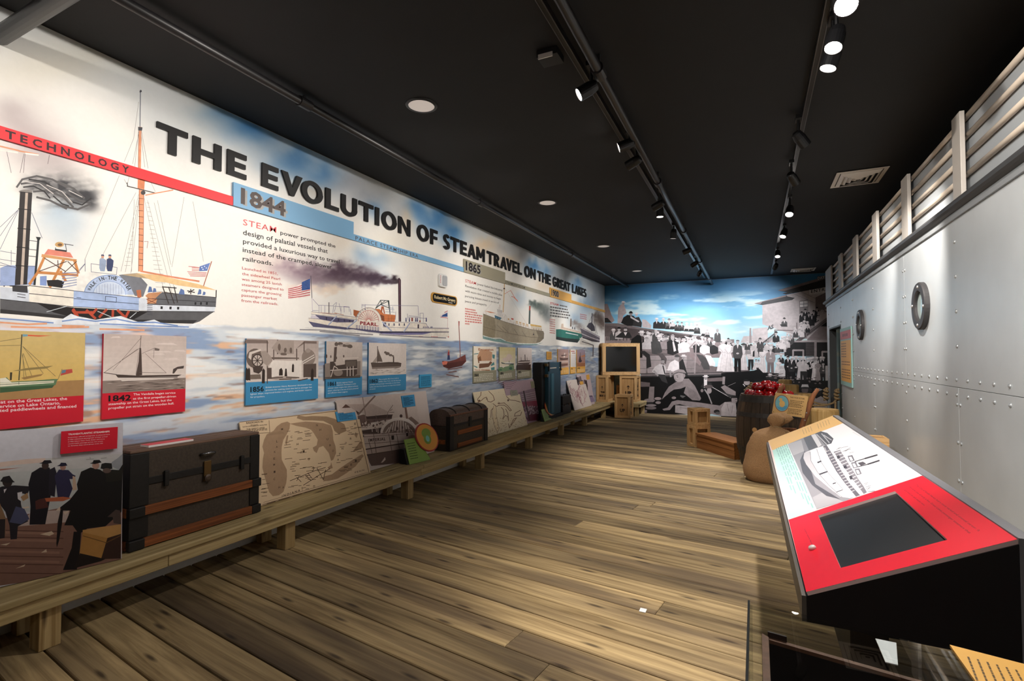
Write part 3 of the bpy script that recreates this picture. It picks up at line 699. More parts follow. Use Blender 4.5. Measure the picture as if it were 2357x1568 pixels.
P.polys([[(x, 790), (x + 5, 730), (x + 16, 730), (x + 20, 790)] for x in (1590, 1640, 1735, 1760, 1895)] + [[(x, 885), (x + 4, 862), (x + 12, 862), (x + 14, 885)] for x in (1855, 1880, 1905, 1925, 1968, 1985)], '#50527e')
P.polys([[(1680, 730), (1705, 732), (1705, 785), (1680, 785)], [(1800, 770), (1820, 770), (1820, 800), (1800, 800)]], '#9c5a52')
P.line([(2228, 735), (2225, 890)], 4, '#c79a9a'); P.poly([(2105, 705), (2165, 665), (2225, 625), (2226, 738), (2160, 725), (2120, 722)], '#e9dfe0'); P.poly([(2150, 690), (2224, 655), (2225, 715), (2130, 715)], '#34538f'); P.lines([[(2180, 650), (2226, 628)], [(2120, 722), (2226, 735)]], 9, '#c25a60')
P.polys([[(1975, 1012), (2080, 1016), (2080, 1026), (1975, 1022)], [(1790, 1008), (1850, 1010), (1850, 1016), (1790, 1014)], [(2225, 1015), (2250, 1010), (2240, 1035)]], '#c9605a')
P.poly([(60, 880), (160, 865), (260, 880), (560, 915), (800, 905), (1000, 940), (1220, 965), (1000, 975), (700, 950), (400, 925), (150, 905)], '#efece8')
P.lines([[(0, 910), (300, 915), (700, 960), (1100, 985)], [(300, 935), (900, 1000)], [(1200, 985), (1700, 1015), (2200, 1035)]], 16, '#8f8d94')
P.zoom(520, 480, 3.92)
P.text('STEAM', (153, 148), (453, 219), (155, 92), '#dd5a5e', 0.004, 1.1)
for t, bl, br, tl in [('power prompted the', (490, 233), (988, 356), (490, 192)), ('design of palatial vessels that', (153, 236), (918, 405), (153, 184)), ('provided a luxurious way to travel', (153, 314), (1025, 498), (153, 266)), ('instead of the cramped, slower', (150, 391), (955, 546), (150, 343)), ('railroads.', (150, 470), (425, 516), (150, 424))]:
    P.text(t, bl, br, (tl[0], tl[1] + 4), '#2b2926', 0.012)
for t, bl, br, hgt in [('Launched in 1851,', (145, 549), (468, 600), 26), ('the sidewheel Pearl', (145, 600), (488, 648), 26), ('was among 25 lavish', (142, 648), (503, 696), 26), ('steamers designed to', (142, 697), (520, 743), 26), ('capture the growing', (140, 745), (500, 788), 26), ('passenger market', (140, 793), (460, 828), 26), ('from the railroads.', (138, 842), (470, 874), 26)]:
    P.text(t, bl, br, (bl[0], bl[1] - hgt), '#b9403e', 0.010)
P.build('painted_paddle_steamer', wl, 'painted white paddle steamer with paragraphs of text beside it', m=print_mat('watercolour'))

# --- later steamers and the little sailing boat
P = Print(PL, eps=0.00006); P.zoom(1100, 640, 7.857)
P.lines([[(90, 640), (475, 200)], [(470, 160), (880, 830)]], 3, '#cbbfb8')
P.line([(482, 20), (472, 300), (455, 620)], 15, '#dab680'); P.polys([[(460, 180), (490, 180), (486, 205), (462, 205)]], '#5c4a3a')
P.line([(482, 288), (590, 226), (650, 330), (725, 432)], 8, '#e08a78'); P.poly([(605, 330), (650, 340), (715, 400), (720, 430), (640, 350), (605, 345)], '#e39080')
P.poly([(125, 595), (220, 610), (330, 635), (225, 632)], '#d98a60'); P.line([(140, 600), (150, 660)], 5, '#b99070')
P.poly([(300, 665), (350, 640), (360, 620), (440, 625), (500, 660), (560, 742), (690, 800), (900, 850), (985, 935), (700, 870), (400, 760)], '#f0ebe4')
P.poly([(350, 560), (440, 585), (450, 700), (355, 680)], '#e6e2de'); P.lines([[(350 + i * 16, 565 + i * 4), (352 + i * 16, 610 + i * 4)] for i in range(6)], 4, '#6b6470')
P.ell(390, 545, 22, 26, '#e9e4de', 10); P.line([(395, 485), (398, 520)], 6, '#cf6a58')
P.poly([(300, 672), (430, 722), (400, 762), (310, 742)], '#3f6d86'); P.lines([[(310 + i * 30, 690 + i * 12), (312 + i * 30, 735 + i * 10)] for i in range(4)], 3, '#9fc0cf')
P.polys([[(680 + i * 62, 770 + i * 20), (720 + i * 62, 778 + i * 20), (725 + i * 62, 830 + i * 16), (685 + i * 62, 820 + i * 16)] for i in range(4)], '#d9b98c')
P.lines([[(500, 700), (640, 790), (900, 860)], [(640, 770), (900, 800), (980, 920)], [(560, 830), (700, 770)]], 7, '#fbf8f2'); P.lines([[(640 + i * 45, 800 + i * 12), (642 + i * 45, 860 + i * 12)] for i in range(7)], 4, '#a99c90')
P.polys([[(600, 725), (645, 735), (640, 760), (605, 750)]], '#c9503c'); P.polys([[(540, 730), (565, 735), (565, 760), (540, 755)]], '#d9a860')
P.poly([(945, 838), (1145, 872), (1165, 950), (1160, 965), (965, 925)], '#e3d8c8'); P.poly([(945, 832), (1145, 866), (1150, 890), (955, 868)], '#e0b868'); P.polys([[(1000 + i * 45, 905 + i * 6), (1018 + i * 45, 908 + i * 6), (1018 + i * 45, 935 + i * 6), (1000 + i * 45, 932 + i * 6)] for i in range(4)], '#b9a890')
P.poly([(925, 505), (952, 505), (944, 832), (914, 832)], '#43524b'); P.poly([(925, 505), (952, 505), (950, 585), (921, 585)], '#b8503e')
P.poly([(95, 645), (300, 722), (500, 795), (700, 852), (950, 925), (1182, 962), (1196, 1000), (1190, 1095), (1120, 1162), (1000, 1195), (600, 1162), (300, 1100), (85, 1035)], '#ab9f88')
P.poly([(95, 645), (300, 722), (320, 880), (300, 1100), (85, 1035)], '#94886f'); P.poly([(1050, 945), (1182, 962), (1196, 1000), (1190, 1095), (1120, 1162), (1050, 1180), (1090, 1060)], '#877b66')
P.lines([[(90, 880), (300, 940), (600, 1010), (950, 1070), (1190, 1090)], [(95, 650), (300, 725), (500, 798), (700, 856), (950, 930), (1182, 966)]], 7, '#6d6350'); P.lines([[(340, 850), (470, 970)], [(440, 880), (550, 985)], [(650, 920), (730, 1040)], [(800, 960), (870, 1070)]], 5, '#5c5344')
P.ell(1005, 1022, 12, 14, '#2b2a2a', 10); P.line([(1005, 985), (1005, 1010)], 5, '#3a3835')
P.poly([(85, 1040), (200, 1075), (320, 1110), (450, 1100), (520, 1150), (650, 1180), (900, 1190), (1100, 1185), (1180, 1170), (1050, 1215), (700, 1210), (300, 1150), (90, 1100)], '#7fa3a0'); P.lines([[(100, 1050), (260, 1090), (400, 1090), (500, 1140)], [(700, 1190), (1100, 1190)]], 12, '#e8efee')
P.poly([(1412, 930), (1500, 925), (1880, 1005), (1885, 1060), (1800, 1172), (1600, 1150), (1412, 1112)], '#2f766c'); P.poly([(1412, 1060), (1600, 1090), (1830, 1110), (1800, 1172), (1600, 1150), (1412, 1112)], '#24312f')
P.poly([(1495, 890), (1545, 885), (1880, 980), (1884, 1012), (1500, 928)], '#ead9c9'); P.poly([(1510, 830), (1545, 825), (1550, 900), (1500, 900)], '#d8c3b0'); P.lines([[(1590, 990), (1810, 1035)]], 14, '#e6ecec'); P.lines([[(1520, 900), (1870, 985)]], 6, '#a58a80')
P.poly([(1672, 735), (1692, 735), (1692, 885), (1664, 885)], '#7a6658'); P.polys([[(1700, 920), (1704, 880), (1716, 880), (1720, 925)], [(1740, 930), (1746, 885), (1756, 885), (1760, 935)]], '#3d4656'); P.rect(1660, 880, 1695, 915, '#f1efee')
P.poly([(1845, 890), (1960, 935), (2060, 985), (2205, 1060), (2200, 1165), (2060, 1150), (1890, 1080)], '#6b6570'); P.lines([[(1850, 900), (2060, 1000), (2200, 1075)], [(1880, 1010), (2050, 1080), (2200, 1130)]], 12, '#d9d3d6'); P.lines([[(1890, 1080), (2160, 1150)]], 18, '#2e2b34')
P.poly([(1965, 880), (2000, 820), (2060, 800), (2110, 880), (2120, 960), (2060, 960)], '#4b4854'); P.line([(2065, 640), (2060, 800), (2055, 960)], 16, '#3d3a42'); P.line([(2075, 700), (2070, 820)], 10, '#c9c6cc'); P.lines([[(2070, 660), (1980, 880)], [(2075, 660), (2160, 1020)], [(2120, 850), (2130, 1010)]], 5, '#77717c')
P.poly([(1840, 1080), (1870, 1090), (2085, 1215), (2060, 1230), (1840, 1200)], '#d8d3cc')
P.line([(1880, 1150), (2085, 1215), (2080, 1420)], 14, '#3a3238')
P.zoom(520, 480, 3.92)
P.poly([(1950, 1375), (2010, 1380), (2080, 1360), (2160, 1318), (2168, 1380), (2130, 1420), (2010, 1448), (1962, 1430)], '#74403a'); P.poly([(1955, 1405), (2165, 1370), (2130, 1420), (2010, 1448), (1962, 1430)], '#5a302c')
P.line([(2100, 1018), (2108, 1200), (2116, 1365)], 7, '#8a5448'); P.polys([[(2098, 1018), (2108, 1018), (2106, 1060), (2100, 1060)]], '#a5443e')
P.poly([(1946, 1390), (1975, 1376), (2000, 1382), (1990, 1408), (1958, 1412)], '#e0806c')
P.polys([[(1996, 1368), (2000, 1320), (2018, 1318), (2022, 1365)]], '#34406c'); P.polys([[(1998, 1325), (2003, 1292), (2016, 1292), (2018, 1325)]], '#a0444a'); P.ell(2010, 1284, 8, 9, '#c99078', 8); P.polys([[(2086, 1345), (2090, 1312), (2102, 1312), (2104, 1345)]], '#dcd4cc')
P.lines([[(2000, 1455), (2130, 1435)], [(2010, 1480), (2080, 1470)], [(1990, 1500), (2100, 1520)]], 9, '#7a5450')
P.text('STEAM', (2160, 665), (2256, 690), (2160, 637), '#d03a34', 0.004, 1.1)
P.zoom(900, 560, 4.533)
for t, bl, br, h in [('power fueled the Industrial', (900, 435), (1160, 502), 24), ('Revolution that created a middle class', (775, 455), (1160, 552), 24), ('with more time and money to begin', (773, 507), (1145, 592), 24), ('pursuing leisure travel in an era of', (772, 560), (1125, 632), 24), ('peace and prosperity.', (772, 614), (1002, 656), 24)]:
    P.text(t, bl, br, (bl[0], bl[1] - h), '#35322d', 0.008)
for i, (x1) in enumerate([885, 900, 955, 945, 940, 948, 820]):
    P.greek((772, 690 + i * 26), (x1, 690 + i * 26 + (x1 - 772) * (.17 - .012 * i)), (772, 676 + i * 26), '#d98078', i)
P.text('STEAM', (1660, 635), (1748, 655), (1660, 612), '#c9605c', 0.03); P.greek((1758, 655), (1840, 672), (1758, 640), '#5c5856', 3)
for i, x1 in enumerate([1850, 1862, 1868, 1850]):
    P.greek((1660, 672 + i * 30), (x1, 672 + i * 30 + (x1 - 1660) * (.165 - .01 * i)), (1660, 656 + i * 30), '#5c5856', 10 + i)
for i in range(7): P.greek((1655, 800 + i * 23), (1712, 808 + i * 23), (1655, 788 + i * 23), '#d08a84', 30 + i)
for i in range(3): P.greek((1972, 745 + i * 20), (2040, 758 + i * 20), (1972, 735 + i * 20), '#c0747c', 50 + i)
P.build('painted_late_steamers', wl, 'painted grey green steamer, a small red sailing boat and later ships', m=print_mat('watercolour'))

# ================================================================ the enlarged crowd photograph on the end wall
P = Print(PE, eps=0.00003)
def sg(v, w=0.0):
    return (min(1, v + w), v * 0.965, v * 0.95)
K0, K1, K2, K3, K4, K5, K6 = sg(.07), sg(.17), sg(.30), sg(.45), sg(.62, .01), sg(.78, .01), sg(.90, .01)
rq = random.Random(5)
# building
P.zoom(1640, 640, 8.711)
P.poly([(1000, 545), (1480, 340), (2262, 170), (2350, 170), (2350, 1000), (1900, 1230), (1000, 930)], sg(.74, .02))
P.polys([[(1000, 600 + i * 22), (1720, 560 + i * 22), (1720, 562 + i * 22), (1000, 602 + i * 22)] for i in range(15)], sg(.68, .02))
P.poly([(1300, 252), (1480, 195), (2100, 20), (2350, -30), (2350, 170), (1480, 330), (1400, 310), (1500, 285)], sg(.16)); P.poly([(1300, 252), (2100, 15), (2350, -40), (2350, -5), (1440, 262)], sg(.45, .04))
P.poly([(830, 512), (1480, 340), (1500, 370), (1650, 400), (1600, 440), (1000, 545)], sg(.20)); P.poly([(830, 512), (1480, 340), (1480, 372), (1000, 480), (960, 522)], sg(.52, .05))
P.rect(1940, 240, 2262, 330, sg(.80)); P.poly([(1940, 245), (2262, 185), (2262, 290), (1940, 330)], sg(.86)); P.text('ENTRANCE', (1975, 302), (2560, 205), (1975, 242), K1, 0.02, 1.25)
P.poly([(2100, -30), (2350, -60), (2350, 10), (2100, 45)], sg(.35)); P.text('DAY', (2110, 35), (2250, 10), (2108, -20), sg(.8), 0.02)
P.poly([(2065, 390), (2250, 300), (2350, 290), (2350, 700), (2065, 660)], sg(.42, .04))
P.poly([(1740, 460), (1920, 430), (1920, 720), (1740, 720)], sg(.55, .02)); P.poly([(1755, 475), (1910, 455), (1905, 575), (1755, 590)], sg(.9)); P.lines([[(1830, 465), (1830, 580)], [(1755, 530), (1905, 515)], [(1755, 590), (1905, 578)]], 9, sg(.3))
P.lines([[(1560, 290), (2050, 500)], [(1720, 250), (2230, 490)]], 5, sg(.4))
P.poly([(1900, 1230), (2350, 780), (2350, 1240), (1900, 1250)], sg(.52, .04)); P.poly([(2160, 970), (2350, 820), (2350, 975)], sg(.06)); P.polys([[(1960, 1040 + i * 26), (2350, 1040 + i * 26), (2350, 1044 + i * 26), (1960, 1044 + i * 26)] for i in range(7)], sg(.42, .03))
P.poly([(800, 1020), (1110, 985), (1110, 1200), (1250, 1200), (1250, 1300), (560, 1300), (620, 1170), (800, 1160)], sg(.80, .02)); P.text('AS', (1100, 1045), (1225, 1010), (1100, 965), sg(.35), 0.05)
P.poly([(745, 1005), (775, 1005), (785, 1310), (735, 1310)], sg(.62, .03))
P.lines([[(1440, 1470), (2300, 830)]], 70, sg(.45, .03)); P.lines([[(1250, 1440), (2130, 850)], [(1010, 1300), (1290, 1080)], [(1440, 1480), (2290, 850)]], 22, sg(.34, .02))
P.lines([[(1880, 900), (1880, 1200)], [(1690, 900), (1690, 1180)], [(1250, 1040), (1250, 1300)], [(1690, 1100), (1880, 1110)], [(1250, 1045), (1690, 1060)]], 24, sg(.5, .03))
P.lines([[(1450 + i * 22, 1340 - i * 16), (1450 + i * 22, 1430 - i * 16)] for i in range(28)] + [[(1700 + i * 22, 1110), (1700 + i * 22, 1220)] for i in range(8)] + [[(1030 + i * 22, 1290 - i * 17), (1030 + i * 22, 1370 - i * 17)] for i in range(11)], 8, sg(.2))
P.poly([(1650, 1270), (2060, 1285), (2060, 1570), (1440, 1570), (1440, 1480)], sg(.14)); P.polys([[(1870, 1310 + i * 22), (2050, 1310 + i * 22), (2050, 1322 + i * 22), (1870, 1322 + i * 22)] for i in range(16)], sg(.34, .02))
P.rect(2090, 1290, 2350, 1990, sg(.12)); P.rect(2040, 1260, 2090, 2100, sg(.62, .03)); P.poly([(1640, 1262), (2350, 1240), (2350, 1290), (1640, 1290)], sg(.66, .03))
P.lines([[(1615, 1750), (1615, 1450), (1820, 1450), (1820, 1750)], [(2200, 1900), (2200, 1480), (2350, 1480)]], 34, sg(.66, .03))
# barge behind, crowd ground
P.zoom(1380, 640, 8.711)
P.poly([(90, 905), (380, 910), (860, 1000), (1370, 1070), (1800, 1140), (2280, 1190), (2280, 1320), (90, 1320)], sg(.28, .03)); P.poly([(90, 905), (380, 912), (860, 1000), (1370, 1070), (2280, 1192), (2280, 1215), (1370, 1100), (860, 1040), (90, 945)], sg(.42, .03))
P.poly([(90, 950), (300, 960), (300, 1310), (90, 1310)], sg(.34, .03)); P.poly([(90, 1170), (610, 1205), (600, 1320), (90, 1320)], sg(.5, .04)); P.polys([[(x, 1180), (x + 14, 1180), (x + 14, 1320), (x, 1320)] for x in (135, 165, 200, 260, 330, 400, 470, 540)], sg(.2))
P.poly([(90, 1260), (2280, 1230), (2700, 1230), (2700, 1600), (90, 1600)], sg(.50, .04))
P.zoom(1450, 780, 8.7125)
P.poly([(200, 240), (900, 300), (1700, 560), (2400, 560), (2400, 690), (200, 710)], sg(.42, .03))
# barrels under the sitters
for x in (250, 430, 540, 780, 900, 1120, 1220): P.poly([(x - 75, 340), (x + 75, 340), (x + 90, 520), (x + 75, 690), (x - 75, 690), (x - 90, 520)], sg(rq.uniform(.52, .64), .03)); P.lines([[(x - 82, 430), (x + 82, 430)], [(x - 84, 600), (x + 84, 600)]], 8, sg(.4))
P.poly([(215, 700), (2400, 660), (2400, 745), (1200, 760), (215, 780)], sg(.24)); P.poly([(215, 715), (2400, 672), (2400, 700), (215, 745)], sg(.48, .03))
P.poly([(-90, 775), (2400, 735), (2500, 1500), (-90, 1530)], K0)
P.zoom(1660, 780, 8.711); P.poly([(0, 690), (650, 640), (1400, 720), (2140, 860), (2140, 1650), (0, 1650)], K0)

def ink(x, y, r, face, hat, hk):
    """head with a hat; hk: 0 none, 1 bowler or cap, 2 straw boater, 3 wide lady's hat"""
    P.ell(x, y, r * .78, r, face, 10)
    P.polys([[(x - r * .45, y - r * .05), (x - r * .15, y - r * .05), (x - r * .15, y + r * .08), (x - r * .45, y + r * .08)], [(x + r * .15, y - r * .05), (x + r * .45, y - r * .05), (x + r * .45, y + r * .08), (x + r * .15, y + r * .08)], [(x - r * .25, y + r * .5), (x + r * .25, y + r * .5), (x + r * .2, y + r * .6), (x - r * .2, y + r * .6)]], sg(.32, .03))
    if hk == 0: P.ell(x, y - r * .5, r * .85, r * .6, hat, 10, 0, 180)
    elif hk == 1: P.ell(x, y - r * .45, r * .85, r * .85, hat, 10, 0, 180); P.ell(x, y - r * .42, r * 1.2, r * .2, hat, 10)
    elif hk == 2: P.polys([[(x - r * .8, y - r * .5), (x + r * .8, y - r * .5), (x + r * .75, y - r * 1.15), (x - r * .75, y - r * 1.15)]], K6); P.polys([[(x - r * .8, y - r * .5), (x + r * .8, y - r * .5), (x + r * .8, y - r * .72), (x - r * .8, y - r * .72)]], K1); P.ell(x, y - r * .48, r * 1.4, r * .22, K6, 12)
    else: P.ell(x, y - r * .75, r * 1.7, r * .55, hat, 12, jit=.08); P.ell(x, y - r * 1.0, r * .9, r * .5, hat, 10, jit=.1)
def bust(x, y, r, coat, face=K5, hat=K1, hk=1, shirt=True, wd=1.0):
    P.poly([(x - r * 2.1 * wd, y + r * 5), (x - r * 1.9 * wd, y + r * 2), (x - r * .7, y + r * 1.05), (x + r * .7, y + r * 1.05), (x + r * 1.9 * wd, y + r * 2), (x + r * 2.1 * wd, y + r * 5)], coat)
    if shirt: P.poly([(x - r * .5, y + r), (x + r * .5, y + r), (x + r * .05, y + r * 2.8)], K6)
    ink(x, y, r, face, hat, hk)
def man(x, y, r, L, coat, pants, hat=K1, hk=1, face=K5):
    P.polys([[(x - r * 1.5, y + L * .45), (x + r * 1.5, y + L * .45), (x + r * 1.5, y + L), (x + r * .3, y + L), (x, y + L * .6), (x - r * .3, y + L), (x - r * 1.5, y + L)]], pants)
    P.poly([(x - r * 2.3, y + L * .4), (x - r * 1.9, y + r * 1.8), (x - r * .6, y + r), (x + r * .6, y + r), (x + r * 1.9, y + r * 1.8), (x + r * 2.3, y + L * .4), (x + r * 1.7, y + L * .55), (x - r * 1.7, y + L * .55)], coat)
    P.poly([(x - r * .5, y + r), (x + r * .5, y + r), (x, y + r * 3)], K6); P.ell(x, y + L * .38, r * .7, r * .4, K5, 8); ink(x, y, r, face, hat, hk)
def lady(x, y, r, L, dress=K6, hat=K3, hk=3, face=K5, wd=1.0):
    P.poly([(x - r * 3.0 * wd, y + L), (x - r * 1.9 * wd, y + L * .55), (x - r * 1.15, y + L * .36), (x - r * 2.1, y + L * .3), (x - r * 1.8, y + r * 1.7), (x - r * .5, y + r), (x + r * .5, y + r), (x + r * 1.8, y + r * 1.7), (x + r * 2.1, y + L * .3), (x + r * 1.15, y + L * .36), (x + r * 1.9 * wd, y + L * .55), (x + r * 3.0 * wd, y + L)], dress)
    P.lines([[(x - r * .6, y + L * .4), (x - r * 1.6 * wd, y + L)], [(x + r * .5, y + L * .4), (x + r * 1.3 * wd, y + L)], [(x - r * 1.2, y + L * .37), (x + r * 1.2, y + L * .37)]], r * .14, sg(.70, .02))
    P.lines([[(x - r * 2.0, y + L * .22), (x - r * .4, y + L * .36)], [(x + r * 2.0, y + L * .22), (x + r * .4, y + L * .36)]], r * .3, sg(.76, .02)); ink(x, y, r, face, hat, hk)

# men sitting on the barge roof
P.zoom(1380, 640, 8.711)
P.poly([(90, 520), (160, 520), (240, 740), (300, 850), (250, 900), (90, 890)], sg(.55, .05)); P.poly([(90, 800), (160, 800), (250, 900), (90, 900)], K1)
P.poly([(360, 905), (375, 600), (430, 530), (490, 520), (540, 700), (470, 760), (470, 910)], sg(.66, .04)); ink(475, 505, 36, sg(.66, .04), sg(.55, .05), 2)
P.poly([(430, 905), (480, 790), (560, 740), (680, 760), (760, 850), (740, 960), (560, 960)], sg(.12)); ink(628, 720, 42, K4, K0, 1)
P.poly([(660, 960), (700, 800), (790, 780), (850, 900), (840, 990)], sg(.2)); P.poly([(620, 760), (800, 870), (780, 890), (620, 800)], K5); ink(740, 735, 34, K5, K4, 2)
P.poly([(850, 830), (930, 840), (1040, 950), (1030, 1010), (860, 990)], sg(.7, .03))
for x, y, r, cc, hk, ht in [(1145, 835, 32, K1, 2, K4), (1280, 840, 32, K1, 1, K5), (1395, 850, 32, sg(.4), 1, K3), (1465, 870, 28, K5, 2, K5), (1565, 905, 28, K2, 1, K3), (1650, 915, 26, K2, 1, K3), (1750, 925, 26, K5, 2, K5), (1840, 930, 26, K5, 1, K5), (1955, 960, 28, K2, 1, K4), (2090, 1030, 24, K5, 1, K5), (2160, 1060, 22, K4, 1, K4)]:
    bust(x, y, r, cc, K5, ht, hk, wd=1.1)
    P.poly([(x - r * 2.4, y + r * 5.6), (x - r * 1.5, y + r * 3.6), (x + r * 1.8, y + r * 3.8), (x + r * 2.6, y + r * 5.8)], K1)
bust(1185 + 1380 - 1380 + 0, 1085, 1, K1)
P.poly([(2290, 1290), (2330, 1110), (2400, 1100), (2440, 1290)], K2)
# seated row, back line of heads
for i in range(46):
    x = rq.uniform(880, 2680); bust(x, 1120 + (x - 880) * .085 + rq.uniform(-40, 90), rq.uniform(24, 34), rq.choice([K6, K6, K5, K2, K1, sg(.55, .03)]), K5, rq.choice([K5, K3, K1, K6]), rq.choice([0, 1, 2, 3]))
for x, y, r, ht, hk in [(280, 1060, 38, K1, 2), (390, 1030, 38, K0, 1), (1000, 1130, 36, K5, 2), (1070, 1110, 36, K3, 1), (1130, 1075, 38, K5, 0), (1820, 1200, 40, K1, 1), (1600, 1240, 34, K4, 1), (2060, 1210, 34, K5, 2), (1920, 1180, 30, K4, 3), (2200, 1240, 30, K4, 2)]:
    bust(x, y, r, K5 if rq.random() < .6 else K2, K5, ht, hk)
P.poly([(310, 1190), (440, 1090), (600, 1090), (650, 1190), (600, 1210), (400, 1200)], K1); ink(520, 1040, 44, K5, K1, 0); P.lines([[(485, 1070), (555, 1070)]], 16, K1); P.poly([(485, 1090), (555, 1090), (520, 1160)], K6)
for x, y, r, cc, hk, ht in [(1195, 1195, 50, K2, 2, K5), (1330, 1205, 46, sg(.55, .03), 1, K3), (1465, 1195, 50, K1, 0, K4), (1690, 1235, 50, K6, 0, K1), (1985, 1290, 40, K2, 2, K6), (2130, 1310, 40, K6, 1, K4), (940, 1230, 40, K5, 1, K4)]:
    bust(x, y, r, cc, K5, ht, hk, shirt=cc in (K1, K2), wd=1.15)
P.poly([(620, 1320), (640, 1230), (760, 1140), (830, 1160), (850, 1290), (860, 1600), (700, 1600)], K0); ink(845, 1115, 52, K5, K6, 2)
P.zoom(1450, 780, 8.7125)
P.poly([(420, 60), (520, 20), (600, 60), (650, 260), (560, 320), (440, 300)], K2); P.poly([(540, 280), (660, 300), (740, 400), (720, 520), (640, 420)], sg(.34, .02))
P.poly([(600, 60), (740, 60), (760, 210), (640, 210)], sg(.6, .03)); P.poly([(740, 60), (830, 20), (930, 100), (980, 280), (860, 330), (750, 300)], K1); P.poly([(850, 60), (880, 50), (930, 240), (880, 260)], K6)
P.poly([(960, 110), (1040, 80), (1150, 90), (1190, 200), (1150, 270), (980, 290)], K6); P.poly([(1260, 140), (1330, 110), (1430, 180), (1420, 280), (1290, 280)], K1)
P.poly([(1400, 180), (1460, 120), (1560, 140), (1570, 280), (1480, 320), (1400, 270)], K6); P.poly([(1600, 160), (1680, 120), (1770, 180), (1770, 290), (1640, 320), (1600, 280)], K1)
P.poly([(200, 250), (290, 240), (400, 320), (430, 560), (330, 600), (330, 380)], K1); P.poly([(1330, 310), (1460, 330), (1590, 440), (1600, 620), (1480, 620)], K2); P.poly([(1500, 320), (1620, 340), (1710, 480), (1710, 545), (1600, 545)], K6)
P.poly([(1150, 300), (1330, 320), (1430, 480), (1400, 540), (1270, 420)], sg(.5, .05)); P.lines([[(1325, 100), (1300, 690)], [(1310, 60), (1190, 190)]], 26, sg(.58, .03))
# boys in front of the dock
P.poly([(440, 660), (500, 560), (600, 500), (700, 530), (740, 620), (700, 720), (530, 710)], K5); ink(660, 455, 44, K4, K2, 0); P.line([(660, 540), (700, 700)], 22, K1); P.poly([(560, 710), (700, 720), (760, 900), (640, 850)], sg(.22))
P.poly([(740, 630), (800, 480), (900, 420), (980, 470), (990, 620), (870, 660)], K6); ink(945, 380, 52, K4, sg(.3), 1); P.poly([(985, 470), (1060, 400), (1110, 560), (1170, 760), (990, 700)], K1); ink(1075, 370, 46, K4, K5, 2)
P.lines([[(800, 640), (820, 760)], [(480, 640), (560, 740)]], 36, K4)
for x in (420, 470): P.poly([(x - 30, 960), (x + 20, 960), (x + 10, 1210), (x - 50, 1210)], sg(.5, .03))
P.poly([(215, 860), (400, 880), (400, 960), (215, 965)], sg(.38, .03)); P.poly([(1480, 800), (1900, 770), (1900, 850), (1480, 860)], sg(.42, .04)); P.poly([(1860, 760), (1910, 760), (1900, 920), (1850, 910)], sg(.6, .03))
# boats, oars
P.poly([(1820, 970), (1900, 930), (2120, 1060), (2120, 1140), (1950, 1110)], sg(.58, .03)); P.line([(1650, 970), (2030, 1190)], 9, K6); P.line([(1960, 950), (2120, 880)], 7, K4)
P.poly([(1800, 1030), (1950, 1100), (2120, 1150), (2000, 1180)], sg(.26))
# large boy leaning forward
P.poly([(640, 1220), (700, 1080), (780, 960), (900, 880), (1060, 800), (1180, 800), (1300, 940), (1430, 1200), (1400, 1240), (1250, 1230), (1080, 1090), (1120, 960), (1020, 1000), (880, 1020), (780, 1090), (700, 1180)], sg(.52, .03))
P.lines([[(1150 + i * 22, 960 + i * 14), (1200 + i * 22, 1180 + i * 5)] for i in range(9)] + [[(900 + i * 30, 900 - i * 8), (840 + i * 30, 1000 - i * 12)] for i in range(6)], 6, sg(.40, .03))
P.ell(985, 760, 105, 110, sg(.66, .03), 16); P.poly([(890, 700), (1020, 690), (1080, 780), (1060, 850), (930, 860), (890, 800)], sg(.66, .03)); P.ell(1085, 740, 26, 40, sg(.6, .03), 10)
P.lines([[(930, 745), (965, 742)], [(905, 850), (940, 860)]], 12, K2); P.line([(915, 780), (905, 815), (930, 820)], 8, sg(.45)); P.ells([(955, 770, 12, 8)], K1, 6)
P.poly([(860, 700), (880, 650), (980, 610), (1080, 625), (1130, 690), (1060, 680), (960, 665), (870, 712)], sg(.60, .03)); P.lines([[(870, 712), (970, 670), (1120, 695)]], 14, sg(.3))
P.poly([(630, 1230), (700, 1160), (870, 1030), (1000, 1020), (1090, 1100), (1250, 1230), (1000, 1240), (700, 1470), (560, 1480), (600, 1330)], sg(.06)); P.poly([(1010, 1130), (1120, 1150), (1060, 1190), (1010, 1160)], sg(.4)); P.ell(880, 1185, 45, 28, sg(.55, .04), 10)
# hats and bundles on the ground
P.ell(390, 1240, 110, 40, sg(.5, .03)); P.poly([(330, 1270), (470, 1270), (460, 1310), (330, 1310)], K1); P.ell(420, 1335, 110, 24, sg(.55, .03)); P.ell(560, 1200, 70, 30, sg(.55, .04)); P.ell(565, 1280, 55, 28, sg(.55, .03)); P.ell(420, 1390, 110, 30, sg(.45, .03))
P.poly([(180, 1405), (340, 1430), (340, 1480), (170, 1490)], sg(.5, .04))
# boater man, capped man
P.poly([(1420, 960), (1490, 850), (1560, 850), (1640, 900), (1660, 1000), (1500, 1010)], K1); P.poly([(1485, 780), (1550, 780), (1545, 970), (1485, 985)], K6); ink(1520, 780, 46, K4, K6, 2)
P.poly([(1420, 1120), (1540, 1000), (1620, 1100), (1640, 1310), (1430, 1290)], sg(.05)); P.ell(1590, 1040, 50, 62, sg(.60, .03), 12); P.ell(1575, 960, 92, 36, sg(.34, .03), 12); P.lines([[(1500, 1020), (1570, 1120), (1640, 1300)]], 26, K4); P.ell(1445, 1040, 30, 34, sg(.5, .03), 8)
